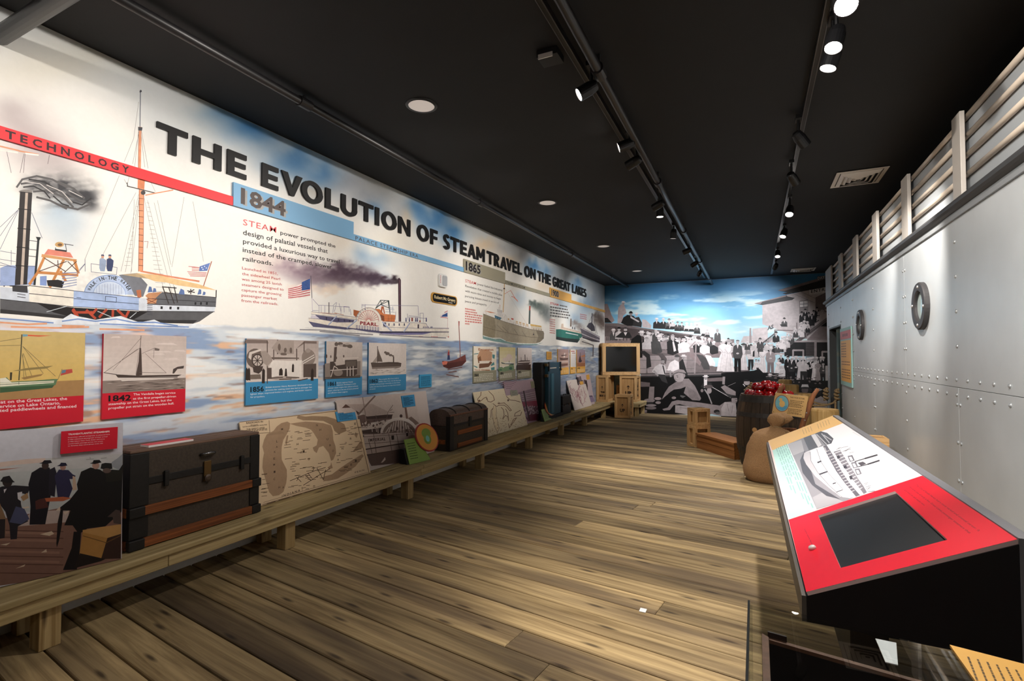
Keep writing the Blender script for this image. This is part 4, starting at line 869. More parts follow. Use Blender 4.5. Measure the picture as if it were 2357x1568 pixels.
# man lying in front
P.poly([(650, 1410), (760, 1380), (840, 1260), (950, 1230), (1400, 1280), (1800, 1340), (1900, 1270), (2030, 1260), (2120, 1290), (2150, 1560), (1830, 1550), (1600, 1500), (1500, 1380), (1150, 1350), (1000, 1310), (880, 1330), (800, 1430), (680, 1440)], sg(.56, .03))
P.poly([(910, 1330), (1150, 1350), (1500, 1390), (1600, 1500), (1400, 1550), (905, 1480)], sg(.68, .02)); P.poly([(1830, 1400), (1900, 1270), (2120, 1290), (2150, 1560), (1830, 1550)], sg(.72, .02)); P.ell(1740, 1460, 60, 40, K1); P.ell(1760, 1490, 50, 24, sg(.4))
P.lines([[(1950, 1300), (1980, 1450)], [(2060, 1330), (2040, 1500)], [(1000, 1380), (1400, 1440)]], 7, sg(.48, .03))
P.zoom(1660, 780, 8.711)
# right middle: standing row on the dock
for i in range(26): bust(rq.uniform(180, 1300), rq.uniform(120, 260), rq.uniform(22, 30), rq.choice([K6, K5, K2, K1]), K5, rq.choice([K5, K2, K6]), rq.choice([0, 1, 2, 3]))
lady(50, 60, 40, 590, K6, K6, 3, wd=1.2); lady(150, 80, 40, 580, K6, K4, 3, wd=1.0)
lady(450, 140, 36, 490, K6, K2, 3, wd=.8); man(595, 150, 36, 480, K6, K1, K2, 1); bust(540, 170, 28, K4, K5, K3, 1); bust(250, 120, 26, K5, K5, K5, 3)
man(330, 70, 44, 590, K2, K0, K3, 0)
bust(700, 190, 34, K1, K5, K5, 2); P.poly([(670, 230), (740, 230), (750, 380), (670, 380)], K5); man(770, 50, 32, 150, K2, K2, K2, 1); bust(910, 70, 30, K1, K5, K2, 1)
lady(830, 190, 36, 490, K6, K2, 3, wd=.8); man(990, 210, 44, 480, sg(.58, .03), sg(.45, .04), K4, 2)
P.lines([[(1080, 300), (1260, 300)]], 34, sg(.7, .03)); bust(1200, 340, 32, K1, K5, K5, 2); lady(700, 440, 26, 180, K6, K2, 0); lady(750, 450, 26, 160, K6, K2, 0); lady(1150, 430, 30, 260, K6, K3, 0)
P.poly([(650, 640), (760, 600), (860, 700), (900, 800), (650, 810)], K0); ink(730, 590, 34, K1, K6, 2); ink(980, 740, 38, K5, K1, 2); P.poly([(900, 770), (1060, 760), (1040, 860), (920, 860)], K1)
P.rect(1140, 535, 1366, 630, sg(.84)); P.poly([(1180, 630), (1300, 630), (1350, 750), (1140, 760)], sg(.82)); P.greek((1170, 575), (1340, 575), (1170, 560), sg(.6), 2); P.greek((1170, 600), (1340, 600), (1170, 586), sg(.6), 3)
P.lines([[(1040, 740), (1380, 790)], [(900, 760), (1240, 700)]], 16, sg(.5, .03))
# group by the lower house
for i in range(14): man(rq.uniform(1280, 2080), rq.uniform(370, 440), 30, 430, rq.choice([K0, K1, K5]), rq.choice([K0, K1]), rq.choice([K6, K1]), rq.choice([1, 2]))
for a in [(1340, 380, 34, 470, K0, K0, K1, 1), (1500, 390, 40, 480, K0, K0, K6, 2), (1410, 430, 30, 420, K1, K0, K4, 1)]: man(*a[:4], a[4], a[5], a[6], a[7])
lady(1580, 420, 34, 400, K5, K5, 3, wd=.7); man(1640, 410, 36, 440, K5, K1, K6, 2); man(1790, 420, 40, 440, K0, K0, K6, 2); bust(1700, 470, 30, K5, K5, K5, 1); lady(1870, 440, 34, 420, K6, K4, 3, wd=.7); lady(1940, 460, 34, 390, sg(.6, .03), K3, 0, wd=.6); man(2045, 510, 34, 340, K2, K1, K1, 0)
P.rect(2090, 540, 2140, 850, sg(.8, .0))
P.poly([(650, 800), (2140, 840), (2140, 980), (650, 920)], sg(.1)); P.ells([(rq.uniform(1060, 2100), rq.uniform(770, 900), rq.uniform(12, 34), rq.uniform(8, 20)) for _ in range(26)], sg(.42, .03))
# heads in the boats at the bottom right
P.poly([(300, 1200), (420, 960), (560, 920), (600, 1000), (420, 1320)], sg(.05)); P.ell(515, 880, 62, 50, sg(.66, .03)); P.ell(500, 855, 60, 40, K1, 10, 0, 180); P.line([(440, 910), (475, 950)], 16, K6)
P.ell(265, 1225, 60, 72, sg(.62, .03)); P.ell(250, 1190, 66, 50, K1, 12, 0, 180); P.lines([[(280, 1215), (320, 1218)], [(290, 1265), (320, 1262)]], 10, K2)
P.ell(1680, 1030, 70, 60, sg(.34, .03)); P.poly([(1600, 980), (1620, 915), (1740, 915), (1760, 980)], sg(.76)); P.ell(1680, 985, 100, 20, K1)
P.poly([(1550, 1250), (1700, 1090), (1820, 1110), (1900, 1200), (2000, 1150), (2130, 1250), (2130, 1650), (1550, 1650)], sg(.7, .02)); P.ell(1960, 1080, 60, 50, K1); P.poly([(1860, 1010), (1960, 990), (2040, 1020), (1960, 1050)], sg(.72)); P.ell(1780, 1030, 40, 44, K1)
# people on the stairs
P.zoom(1640, 640, 8.711)
for x, y, r, cc, hk, ht in [(1790, 705, 28, K0, 1, K0), (1860, 650, 28, K0, 1, K1), (1930, 720, 28, K0, 1, K0), (2030, 680, 30, K0, 1, K0), (2095, 615, 26, K0, 1, K0), (1990, 760, 28, K0, 0, K1), (1850, 780, 26, K0, 0, K1)]: bust(x, y, r, cc, K4, ht, hk, wd=.9); P.poly([(x - r * 2, y + r * 4.6), (x + r * 2, y + r * 4.6), (x + r * 1.7, y + r * 7), (x - r * 1.7, y + r * 7)], K0)
P.ells([(rq.uniform(2090, 2290), rq.uniform(640, 780), 26, 22) for _ in range(9)], sg(.66, .02))
bust(1440, 830, 30, K2, K5, K0, 1); P.poly([(1350, 930), (1480, 930), (1490, 970), (1370, 960)], K1)
for i in range(22):
    t = i / 21; x = 1290 + 620 * (1 - t) + rq.uniform(-60, 60); y = 930 + 420 * t + rq.uniform(-70, 50)
    bust(x, y, rq.uniform(24, 32), rq.choice([K6, K6, K5, K1, K2]), K5, rq.choice([K5, K1, K6]), rq.choice([0, 1, 2, 2]), wd=.9)
bust(1275, 1110, 34, K1, K5, K1, 1); P.poly([(1210, 1220), (1330, 1220), (1310, 1290), (1220, 1290)], K1); bust(100, 1060, 34, K2, K4, K4, 1, wd=.95)
for x in (700, 830, 880, 960, 1090): bust(x, 1300 + rq.uniform(-30, 50), 28, rq.choice([K5, K2, K6]), K5, K4, rq.choice([1, 2, 3]))
bust(955, 1240, 34, K2, K5, K2, 1)
P.build('crowd_photograph', we, 'enlarged black and white photograph of a crowd on a dock beside a two storey ticket house', m=print_mat('photo_print', grain=14.0, amp=.14))

# ================================================================ raised title lettering
def strokes(ch):
    """Gill-like heavy capitals: polygons on a unit cell, x 0..1, y 0..1"""
    h = 0.21  # bar height
    def bar(x0, x1, y0, y1): return [(x0, y0), (x1, y0), (x1, y1), (x0, y1)]
    def ring(cx, cy, rx, ry, tx, ty, a0, a1, n=20):
        o = [(cx + rx * math.cos(math.radians(a0 + (a1 - a0) * i / n)), cy + ry * math.sin(math.radians(a0 + (a1 - a0) * i / n))) for i in range(n + 1)]
        q = [(cx + (rx - tx) * math.cos(math.radians(a0 + (a1 - a0) * i / n)), cy + (ry - ty) * math.sin(math.radians(a0 + (a1 - a0) * i / n))) for i in range(n + 1)]
        return [[o[i], o[i + 1], q[i + 1], q[i]] for i in range(n)]
    if ch == 'T': return [bar(0, 1, 1 - h, 1), bar(.37, .63, 0, 1 - h)]
    if ch == 'H': return [bar(0, .26, 0, 1), bar(.74, 1, 0, 1), bar(.26, .74, .40, .60)]
    if ch == 'E': return [bar(0, .36, 0, 1), bar(.36, 1, 1 - .2, 1), bar(.36, .95, .41, .6), bar(.36, 1, 0, .2)]
    if ch == 'F': return [bar(0, .36, 0, 1), bar(.36, 1, .8, 1), bar(.36, .95, .38, .57)]
    if ch == 'L': return [bar(0, .36, 0, 1), bar(.36, 1, 0, .2)]
    if ch == 'I': return [bar(0, 1, 0, 1)]
    if ch == 'V': return [[(0, 1), (.29, 1), (.58, .18), (.5, 0), (.40, 0)], [(1, 1), (.72, 1), (.45, .18), (.40, 0), (.60, 0)]]
    if ch == 'A': return [[(0, 0), (.27, 0), (.5, .78), (.61, 1), (.40, 1)], [(1, 0), (.73, 0), (.48, .78), (.40, 1), (.61, 1)], bar(.27, .73, .22, .40)]
    if ch == 'N': return [bar(0, .24, 0, 1), bar(.76, 1, 0, 1), [(.0, 1), (.24, 1), (1, 0), (.78, 0)]]
    if ch == 'M': return [bar(0, .21, 0, 1), bar(.79, 1, 0, 1), [(0, 1), (.21, 1), (.56, .34), (.44, .22)], [(1, 1), (.79, 1), (.44, .34), (.56, .22)]]
    if ch == 'K': return [bar(0, .33, 0, 1), [(.33, .42), (.33, .66), (.64, 1), (1, 1)], [(.40, .54), (.58, .68), (1, 0), (.64, 0)]]
    if ch == 'O': return ring(.5, .5, .5, .53, .24, .2, 0, 360, 32)
    if ch == 'U': return [bar(0, .27, .36, 1), bar(.73, 1, .36, 1)] + ring(.5, .36, .5, .39, .27, .2, 180, 360)
    if ch == 'S': return ring(.52, .735, .44, .29, .30, .18, 20, 270, 16) + ring(.48, .275, .48, .30, .32, .18, -155, 90, 16)
    if ch == 'G': return ring(.52, .5, .52, .53, .25, .2, 40, 335, 26) + [bar(.72, .98, .12, .5), bar(.55, .98, .36, .54)]
    if ch == 'R': return [bar(0, .31, 0, 1), [(.36, .44), (.62, .46), (1, 0), (.66, 0)]] + ring(.36, .71, .52, .29, .29, .17, -90, 90, 14) + [bar(.31, .38, .83, 1), bar(.31, .38, .42, .59)]
    return [bar(0, 1, 0, 1)]
M_title = mat('title_letters', '#1b1a1b', rough=0.55, spec=0.4)
ZT0, ZT1 = 2.791, 2.977
title = [('T', 353.8, 425.5), ('H', 437.6, 504.1), ('E', 517.9, 562.1), ('E', 598.4, 636.2), ('V', 643.1, 691.9), ('O', 690.2, 739), ('L', 746.4, 776.8), ('U', 782.6, 818.7), ('T', 823.5, 856.5), ('I', 861.4, 870), ('O', 876.3, 910), ('N', 914.8, 942.1), ('O', 957.8, 984.8), ('F', 988.8, 1004.9),
         ('S', 1017.8, 1033.4), ('T', 1035.6, 1055), ('E', 1058, 1072.2), ('A', 1074.6, 1093.2), ('M', 1095.4, 1113.6), ('T', 1119.3, 1134), ('R', 1135.8, 1148), ('A', 1150.1, 1164.8), ('V', 1164, 1176.9), ('E', 1178.5, 1187.7), ('L', 1190.1, 1199.4), ('O', 1205.6, 1217.9), ('N', 1219.8, 1230.9), ('T', 1235.9, 1245.3), ('H', 1246.6, 1256.2), ('E', 1258.1, 1265.6),
         ('G', 1270.6, 1279.2), ('R', 1280.4, 1287.6), ('E', 1288.5, 1294.7), ('A', 1294.9, 1303.3), ('T', 1302.9, 1310.7), ('L', 1315.1, 1321.5), ('A', 1321.9, 1329), ('K', 1329.4, 1336.3), ('E', 1336.8, 1341.4), ('S', 1341.8, 1347.6)]
tr = thing('title_lettering', 'raised black capitals reading THE EVOLUTION OF STEAM TRAVEL ON THE GREAT LAKES', 'lettering', (XL, 2.0, ZT0))
for ch, x0, x1 in title:
    y0 = PL.hit(x0, 500)[0]; y1 = PL.hit(x1, 500)[0]
    mb = MB()
    for i, poly in enumerate(strokes(ch)):
        mb.prism([(XL + 0.0045, y0 + (y1 - y0) * a, ZT0 + (ZT1 - ZT0) * b) for a, b in poly], (0.016 + 0.00012 * i, 0, 0))
    mb.build('letter_' + ch.lower(), M_title, tr)

# ================================================================ timeline strips
def panel_on_wall(name, label, cat, y0, y1, z0, z1, col, th=0.014, group=None, off=0.004):
    t = thing(name, label, cat, (XL + off, (y0 + y1) / 2, z0), group)
    MB().box((XL + off, y0, z0), (XL + off + th, y1, z1)).build('board', mat('board_' + col.lstrip('#'), col, rough=0.45, spec=0.4), t)
    return t, Print(Plane((XL + off + th, 0, 0), (0, 1, 0), (0, 0, 1), (1, 0, 0)), eps=0.00006, base=0.0005)
ZS0, ZS1, ZS2 = 2.566, 2.632, 2.742
t, P = panel_on_wall('timeline_strip', 'long red timeline strip lettered TECHNOLOGY', 'sign', -1.5, 2.566, ZS0, ZS1, '#e2252e')
P.zoom(0, 0, 3.92)
for ch, x0, x1 in [('T', 48, 143), ('E', 185, 252), ('C', 297, 382), ('H', 425, 510), ('N', 555, 635), ('O', 678, 766), ('L', 803, 858), ('O', 893, 972), ('G', 1005, 1078), ('Y', 1108, 1172)]:
    y0 = P.P.hit(x0 / 3.92, 300)[0]; y1 = P.P.hit(x1 / 3.92, 300)[0]
    P.textuv(ch, y0, ZS0 + 0.012, y1 - y0, 0.042, '#3a2024', 0.03)
P.build('lettering', t, 'dark capitals')
def year_strip(y0, y1, y2, year, ybl, ybr, cap, c0, c1, col, ink, label, capcol=None):
    t, P = panel_on_wall('timeline_strip', label, 'sign', y0, y1, ZS0, ZS2, col, th=0.018)
    n = mat('board_' + col.lstrip('#')); MB().box((XL + 0.004, y1, ZS0), (XL + 0.016, y2, ZS1 - 0.006)).build('strip', n, t)
    P.textuv(year, ybl + 0.02, ZS0 + 0.027, ybr - ybl, 0.118, '#a9a7a5', 0.028); P.textuv(year, ybl, ZS0 + 0.034, ybr - ybl, 0.122, ink, 0.03)
    P.build('year', t, 'large numerals ' + year)
    if cap:
        P2 = Print(Plane((XL + 0.016, 0, 0), (0, 1, 0), (0, 0, 1), (1, 0, 0)), eps=0.00006, base=0.0005)
        P2.textuv(cap, c0, ZS0 + 0.009, c1 - c0, 0.040, capcol or ink, 0.004, 1.2); P2.build('lettering', t, 'small capitals')
Y = lambda x: PL.hit(x, 560)[0]
year_strip(2.566, 3.842, 5.945, '1844', Y(548), Y(652), 'PALACE STEAMSHIP ERA', Y(815), Y(960), '#7fb0d6', '#5a504e', 'pale blue timeline strip marked 1844 and PALACE STEAMSHIP ERA')
year_strip(5.947, 7.203, 9.155, '1865', Y(1069), Y(1103), 'STEAMSHIP BOOM', Y(1161), Y(1206), '#a59f8a', '#2a2729', 'grey olive timeline strip marked 1865 and STEAMSHIP BOOM', '#3a3833')
year_strip(9.158, 10.41, 13.14, '1900', Y(1266.5), Y(1283), 'GOLDEN AGE OF STEAMSHIP TRAVEL', Y(1314), Y(1360), '#e9b35c', '#33261a', 'amber timeline strip marked 1900 near the far corner', '#b98440')

# ================================================================ picture cards
def card(label, y0, y1, zs, col, group='timeline picture cards on the mural', z0=1.06, z1=1.572):
    t, P = panel_on_wall('picture_card', label, 'card', y0, y1, z0, z1, col, th=0.016, group=group)
    m = print_mat()
    p2 = Print(P.P, eps=0.00006, base=0.0005)
    return t, p2
SEP, SEPD, SEPL = '#8d7f78', '#3b302d', '#d8cbc4'
def sky_wash(P, y0, y1, z0, z1, top, bot, streak=None, n=10):
    for i in range(n):
        k = i / (n - 1); c0, c1 = [tuple(int(h.lstrip('#')[j:j + 2], 16) / 255 for j in (0, 2, 4)) for h in (top, bot)]
        c = tuple(a * (1 - k) + b * k for a, b in zip(c0, c1)); za = z1 - (z1 - z0) * i / n; zb = z1 - (z1 - z0) * (i + 1) / n
        P.raw([(y0, zb), (y1, zb), (y1, za), (y0, za)], [(0, 1, 2, 3)], c, 0)
    P.lay += 1
    if streak:
        for i in range(14):
            yy = random.uniform(y0, y1 - .08); zz = random.uniform(z0, z1 - .02); l = random.uniform(.05, (y1 - y0) * .4); l = min(l, y1 - yy)
            P.raw([(yy, zz), (yy + l, zz + random.uniform(-.004, .01)), (yy + l * .8, zz + .012), (yy + l * .2, zz + .010)], [(0, 1, 2, 3)], streak, 0)
        P.lay += 1
def ripples(P, y0, y1, z0, z1, cols, n=26, hh=.004):
    for i in range(n):
        yy = random.uniform(y0, y1); zz = random.uniform(z0, z1 - hh); l = min(random.uniform(.03, .16), y1 - yy)
        P.raw([(yy, zz), (yy + l * .5, zz - hh * .3 + .001), (yy + l, zz), (yy + l * .5, zz + hh)], [(0, 1, 2, 3)], random.choice(cols), 0)
    P.lay += 1

# red card 1 (runs out of the picture on the left)
t, P = card('red captioned card with an ochre painting of a sidewheel steamboat', 0.93, 1.645, 0, '#c8102a')
zc = 1.21
sky_wash(P, 0.93, 1.645, zc, 1.572, '#cbb275', '#d9b463'); P.raw([(0.93, zc), (1.645, zc), (1.645, 1.30), (.93, 1.29)], [(0, 1, 2, 3)], '#a88152')
P.zoom(0, 740, 3.92)
P.poly([(0, 520), (60, 505), (100, 545), (170, 540), (300, 535), (480, 520), (520, 520), (500, 575), (0, 625)], '#5c7a58'); P.poly([(0, 555), (490, 535), (485, 555), (0, 590)], '#e3e0c8'); P.poly([(0, 600), (490, 575), (470, 600), (0, 645)], '#3c5a3c')
P.poly([(0, 515), (50, 508), (105, 550), (0, 552)], '#e6e2d0'); P.lines([[(197, 120), (187, 300), (170, 530)]], 11, '#4d4a34'); P.lines([[(205, 225), (500, 495)], [(205, 225), (390, 470)], [(0, 180), (195, 150)], [(0, 220), (195, 215)], [(205, 290), (215, 525)], [(210, 290), (285, 490)], [(200, 300), (240, 520)]], 4, '#6a6244')
P.poly([(205, 115), (250, 118), (248, 135), (205, 138)], '#6d9bb0'); P.poly([(250, 120), (340, 125), (470, 128), (350, 138), (250, 132)], '#cf5a3c')
P.line([(560, 430), (520, 530)], 4, '#6a6244'); P.poly([(560, 438), (650, 430), (655, 462), (545, 490)], '#b84a40'); P.poly([(560, 440), (595, 436), (590, 462), (552, 470)], '#5f7e90')
P.poly([(190, 510), (250, 495), (390, 472), (370, 492), (220, 525)], '#9a7a4a'); P.poly([(90, 460), (110, 460), (105, 530), (88, 530)], '#3a3526'); P.poly([(110, 448), (250, 420), (480, 400), (420, 425), (200, 445)], '#8f7c4c'); P.lines([[(0, 570), (500, 545)], [(170, 545), (170, 570)]], 4, '#3f4c36')
for tx, bl, br, h in [('boat on the Great Lakes, the', (-60, 745), (605, 708), 30), ('service on Lake Ontario,', (-30, 783), (545, 748), 30), ('invented paddlewheels and financed', (-140, 826), (688, 776), 30)]:
    P.text(tx, bl, br, (bl[0], bl[1] - h), '#f3dfe0', 0.012)
P.build('print', t)
# red card 2, 1842
t, P = card('red captioned card marked 1842 with a sepia schooner', 1.739, 2.234, 0, '#cf122d')
sky_wash(P, 1.739, 2.234, 1.215, 1.572, '#c4b4ad', '#e3d7d0', '#d9cbc5'); P.raw([(1.739, 1.215), (2.234, 1.215), (2.234, 1.29), (1.739, 1.29)], [(0, 1, 2, 3)], '#8f8078'); ripples(P, 1.739, 2.23, 1.218, 1.288, ['#5c4f4a', '#b9aaa2', '#463a36'], 50)
P.zoom(0, 740, 3.92)
P.poly([(1045, 490), (1100, 540), (1560, 520), (1610, 490), (1640, 485), (1500, 490)], '#d8cdc6'); P.poly([(1040, 478), (1230, 488), (1640, 480), (1600, 498), (1060, 505)], '#4a3d38'); P.lines([[(1065, 505), (1600, 505)], [(935, 462), (1050, 480)]], 6, '#3f332f')
P.poly([(1258, 240), (1272, 240), (1276, 300), (1282, 485), (1225, 490), (1250, 360)], '#4d3f3a'); P.line([(1272, 130), (1264, 240)], 5, '#5c4e48'); P.lines([[(1262, 240), (940, 460)], [(1240, 250), (950, 455)], [(1270, 150), (1020, 440)], [(1310, 290), (1500, 465)], [(1280, 290), (1395, 240)], [(1390, 245), (1385, 330)], [(1255, 460), (1500, 465)], [(1250, 280), (1225, 480)]], 3, '#6a5b54')
P.poly([(1395, 238), (1440, 248), (1435, 265), (1395, 262)], '#6f625c'); P.poly([(1555, 470), (1562, 430), (1600, 410), (1660, 400), (1655, 425), (1600, 430), (1570, 470)], '#4c413d')
P.text('1842', (978, 722), (1182, 712), (978, 668), '#1b0a0d', 0.03)
for tx, bl, br, h in [('The Vandalia began service', (1203, 668), (1583, 652), 20), ('as the first propeller-driven', (1200, 706), (1587, 684), 20), ('steamship on the Great Lakes, but the', (978, 757), (1548, 718), 22), ('propeller put strain on the wooden hull.', (978, 794), (1570, 748), 22)]:
    P.text(tx, bl, br, (bl[0], bl[1] - h), '#f5e3e4', 0.010)
P.build('print', t)
# blue cards
BLU = '#3f8fc0'
t, P = card('wide blue captioned card marked 1856 with a foundry engraving', 2.696, 3.414, 0, BLU)
z1 = 1.236; sky_wash(P, 2.696, 3.414, z1, 1.572, '#b3a49e', '#d9cdc6')
P.zoom(540, 750, 5.0587)
P.poly([(125, 160), (380, 168), (395, 205), (125, 205)], '#7a6a64'); P.poly([(720, 265), (810, 178), (955, 182), (955, 210), (815, 205)], '#7a6a64'); P.lines([[(380, 175), (380, 670)], [(500, 165), (500, 330)], [(455, 270), (455, 560)], [(808, 190), (808, 600)], [(722, 270), (725, 530)]], 11, '#54463f'); P.poly([(430, 365), (750, 372), (750, 385), (430, 390)], '#6a5c55')
P.poly([(500, 170), (690, 175), (690, 330), (520, 330), (430, 260)], '#a5978f'); P.ells([(520, 250, 18, 40), (590, 285, 16, 34), (655, 285, 16, 36), (570, 330, 40, 18)], '#6d5f58')
P.poly([(380, 520), (440, 400), (640, 410), (780, 400), (780, 600), (440, 610)], '#e6ddd6'); P.ell(240, 380, 105, 115, '#6b5d56', 18); P.ell(265, 405, 62, 72, '#c9bcb4', 16); P.arc(265, 405, 60, 70, 0, 360, 12, '#3f342f', 20); P.lines([[(265, 405), (265 + 56 * math.cos(k), 405 + 66 * math.sin(k))] for k in (0, .8, 1.6, 2.4, 3.1, 3.9, 4.7, 5.5)], 8, '#3f342f')
P.poly([(300, 300), (360, 290), (430, 370), (440, 410), (380, 470), (330, 430)], '#a3958d'); P.poly([(160, 370), (170, 310), (300, 270), (310, 290), (200, 330), (190, 400)], '#d6cac2'); P.poly([(210, 480), (330, 470), (320, 520), (280, 560), (220, 540)], '#4a3e39')
P.ell(860, 370, 80, 95, '#8f8179', 18); P.ell(855, 290, 30, 26, '#a3958d', 12); P.lines([[(790, 420), (925, 340)], [(800, 440), (930, 365)]], 9, '#e3dad3'); P.poly([(800, 450), (950, 440), (950, 600), (800, 600)], '#5c4e48')
P.polys([[(x, 630), (x + 4, 510), (x + 16, 485), (x + 30, 510), (x + 34, 640)] for x in (125, 150)] + [[(315, 670), (320, 520), (335, 495), (352, 520), (350, 670)], [(885, 640), (890, 520), (905, 495), (920, 520), (918, 640)], [(665, 540), (668, 460), (680, 440), (692, 460), (690, 540)], [(515, 580), (520, 510), (545, 490), (560, 520), (560, 580)], [(580, 590), (590, 500), (605, 500), (612, 590)]], '#352b27')
P.poly([(420, 600), (500, 585), (640, 590), (760, 600), (700, 625), (500, 635), (430, 625)], '#b3a59d'); P.lines([[(430, 610), (560, 600)], [(600, 600), (750, 605)], [(520, 625), (660, 620)], [(740, 640), (850, 615)]], 12, '#54463f'); P.rect(380, 490, 430, 620, '#5c4e48'); P.poly([(180, 570), (300, 565), (310, 620), (180, 625)], '#77695f')
P.text('1856', (183, 772), (340, 762), (183, 712), '#10181f', 0.03)
for tx, bl, br, h in [('British inventor Henry Bessemer developed a new', (362, 727), (898, 690), 18), ('process for making steel that led to stronger but', (362, 759), (900, 722), 18), ('lighter ships, improved boilers and engines, and better support', (183, 806), (898, 752), 18), ('for propellers.', (183, 840), (352, 830), 18)]:
    P.text(tx, bl, br, (bl[0], bl[1] - h), '#e4eef5', 0.006)
P.build('print', t)
t, P = card('narrow blue captioned card marked 1861 with a steam engine engraving', 3.507, 3.981, 0, BLU)
sky_wash(P, 3.507, 3.981, 1.236, 1.572, '#cfc2bb', '#bdb0a8')
P.zoom(540, 750, 5.0587)
P.poly([(1052, 440), (1465, 410), (1463, 600), (1050, 625)], '#8d8078'); P.poly([(1160, 250), (1192, 245), (1180, 420), (1150, 430)], '#5a4c46'); P.ells([(1185, 215, 24, 24), (1230, 210, 30, 20), (1290, 230, 40, 18), (1340, 240, 36, 20)], '#6b5e57', 9); P.ells([(1240, 230, 24, 12), (1310, 215, 30, 10)], '#b3a69e', 9)
P.poly([(1110, 420), (1150, 415), (1180, 460), (1250, 440), (1290, 400), (1425, 395), (1425, 560), (1380, 595), (1120, 610), (1110, 500)], '#4e423d'); P.poly([(1170, 425), (1285, 410), (1285, 450), (1180, 465)], '#c4b7af'); P.poly([(1295, 415), (1415, 405), (1415, 470), (1295, 480)], '#6d615a'); P.ell(1205, 545, 55, 42, '#8d8078', 14); P.lines([[(1120, 600), (1160, 470), (1200, 500)], [(1310, 480), (1310, 590)], [(1345, 480), (1345, 590)], [(1380, 470), (1380, 590)], [(1115, 520), (1425, 500)], [(1270, 380), (1440, 370)], [(1270, 380), (1275, 410)]], 9, '#d6cac2')
P.lines([[(1050, 605), (1463, 585)], [(1050, 620), (1463, 600)]], 8, '#3a302c'); P.ells([(1070, 355, 10, 24), (1185, 375, 8, 18), (1270, 355, 8, 18), (1120, 360, 8, 16)], '#5a4c46', 7)
P.text('1861', (1085, 702), (1178, 695), (1085, 655), '#10181f', 0.03)
for tx, bl, br, h in [('British engineer Daniel', (1190, 674), (1375, 660), 16), ('Adamson developed a multi-', (1190, 700), (1415, 682), 16), ('cylinder steam engine that utilized exhaust', (1085, 735), (1437, 708), 16), ('steam, ushering in the era of more powerful', (1085, 765), (1440, 735), 16), ('and efficient steam engines.', (1085, 792), (1318, 774), 16)]:
    P.text(tx, bl, br, (bl[0], bl[1] - h), '#e4eef5', 0.006)
P.build('print', t)
t, P = card('narrow blue captioned card marked 1862 with a small sailing steamer', 4.075, 4.692, 0, BLU)
sky_wash(P, 4.075, 4.692, 1.236, 1.572, '#d8cdc7', '#e0d6d0'); ripples(P, 4.08, 4.68, 1.245, 1.33, ['#9c9089', '#c6bab3', '#7a6e68'], 40, .005)
P.zoom(540, 750, 5.0587)
P.poly([(1585, 432), (1700, 430), (1800, 422), (1900, 425), (1942, 435), (1935, 480), (1890, 482), (1600, 495)], '#5f524c'); P.poly([(1600, 485), (1935, 470), (1920, 490), (1600, 505)], '#8d8078'); P.poly([(1600, 430), (1668, 340), (1666, 410), (1640, 428)], '#a99c94'); P.poly([(1670, 265), (1690, 330), (1715, 390), (1722, 420), (1665, 418)], '#6a5d56'); P.lines([[(1664, 240), (1664, 425)], [(1850, 360), (1850, 425)]], 8, '#4a3e39'); P.line([(1850, 360), (1850, 425)], 14, '#4a3e39'); P.ells([(1840, 350, 14, 10), (1815, 342, 20, 14), (1780, 325, 28, 18), (1755, 310, 16, 14)], '#6b5e57', 9); P.lines([[(1590, 432), (1940, 436)]], 5, '#332925')
P.text('1862', (1573, 668), (1668, 660), (1573, 625), '#10181f', 0.03)
for tx, bl, br, h in [('The propeller Merchant, built in', (1678, 632), (1910, 616), 14), ('Buffalo, New York, was the first iron', (1678, 658), (1935, 640), 14), ('package and passenger steamship on the Great', (1573, 692), (1925, 666), 14), ('Lakes and the first steamer to have iron instead', (1573, 720), (1930, 692), 14), ('of wood.', (1573, 746), (1640, 740), 14)]:
    P.text(tx, bl, br, (bl[0], bl[1] - h), '#e4eef5', 0.006)
P.build('print', t)
# olive cards
OLV = '#97937c'
t, P = card('olive captioned card with a cream and brown painted poster', 6.21, 6.905, 0, OLV)
z1 = 1.225; P.raw([(6.21, z1), (6.905, z1), (6.905, 1.572), (6.21, 1.572)], [(0, 1, 2, 3)], '#efe6d6')
P.zoom(1050, 760, 5.8925)
P.poly([(285, 360), (320, 280), (420, 270), (490, 300), (480, 420), (430, 450), (300, 440)], '#c99c7c'); P.poly([(290, 380), (330, 350), (345, 430), (300, 450)], '#8a5c3c'); P.poly([(310, 460), (460, 420), (490, 440), (440, 500), (310, 520)], '#7c5640'); P.poly([(310, 420), (470, 415), (440, 450), (320, 455)], '#f0e6d8'); P.polys([[(240, 320), (300, 312), (300, 324), (240, 330)], [(240, 480), (290, 500), (285, 515), (235, 490)], [(490, 330), (525, 335), (520, 390), (492, 380)], [(470, 470), (510, 430), (520, 470), (470, 490)], [(470, 510), (520, 500), (520, 540), (475, 545)]], '#4f8b8e')
P.text('Excursion', (300, 276), (505, 280), (300, 245), '#a8683c', 0.04); P.text('North', (250, 548), (330, 550), (250, 530), '#a8683c', 0.03); P.greek((340, 548), (455, 550), (340, 534), '#a8683c', 4)
P.text('1864', (245, 628), (303, 625), (245, 592), '#23211c', 0.05)
for i in range(5): P.greek((312 if i < 2 else 243, 604 + i * 23), (503, 592 + i * 21), (312 if i < 2 else 243, 596 + i * 23), '#e9e6da', 60 + i)
P.build('print', t)
t, P = card('olive captioned card with a pale green ship painting', 7.012, 7.585, 0, OLV)
sky_wash(P, 7.012, 7.585, 1.225, 1.572, '#dccf98', '#efe6da', n=6)
P.zoom(1050, 760, 5.8925)
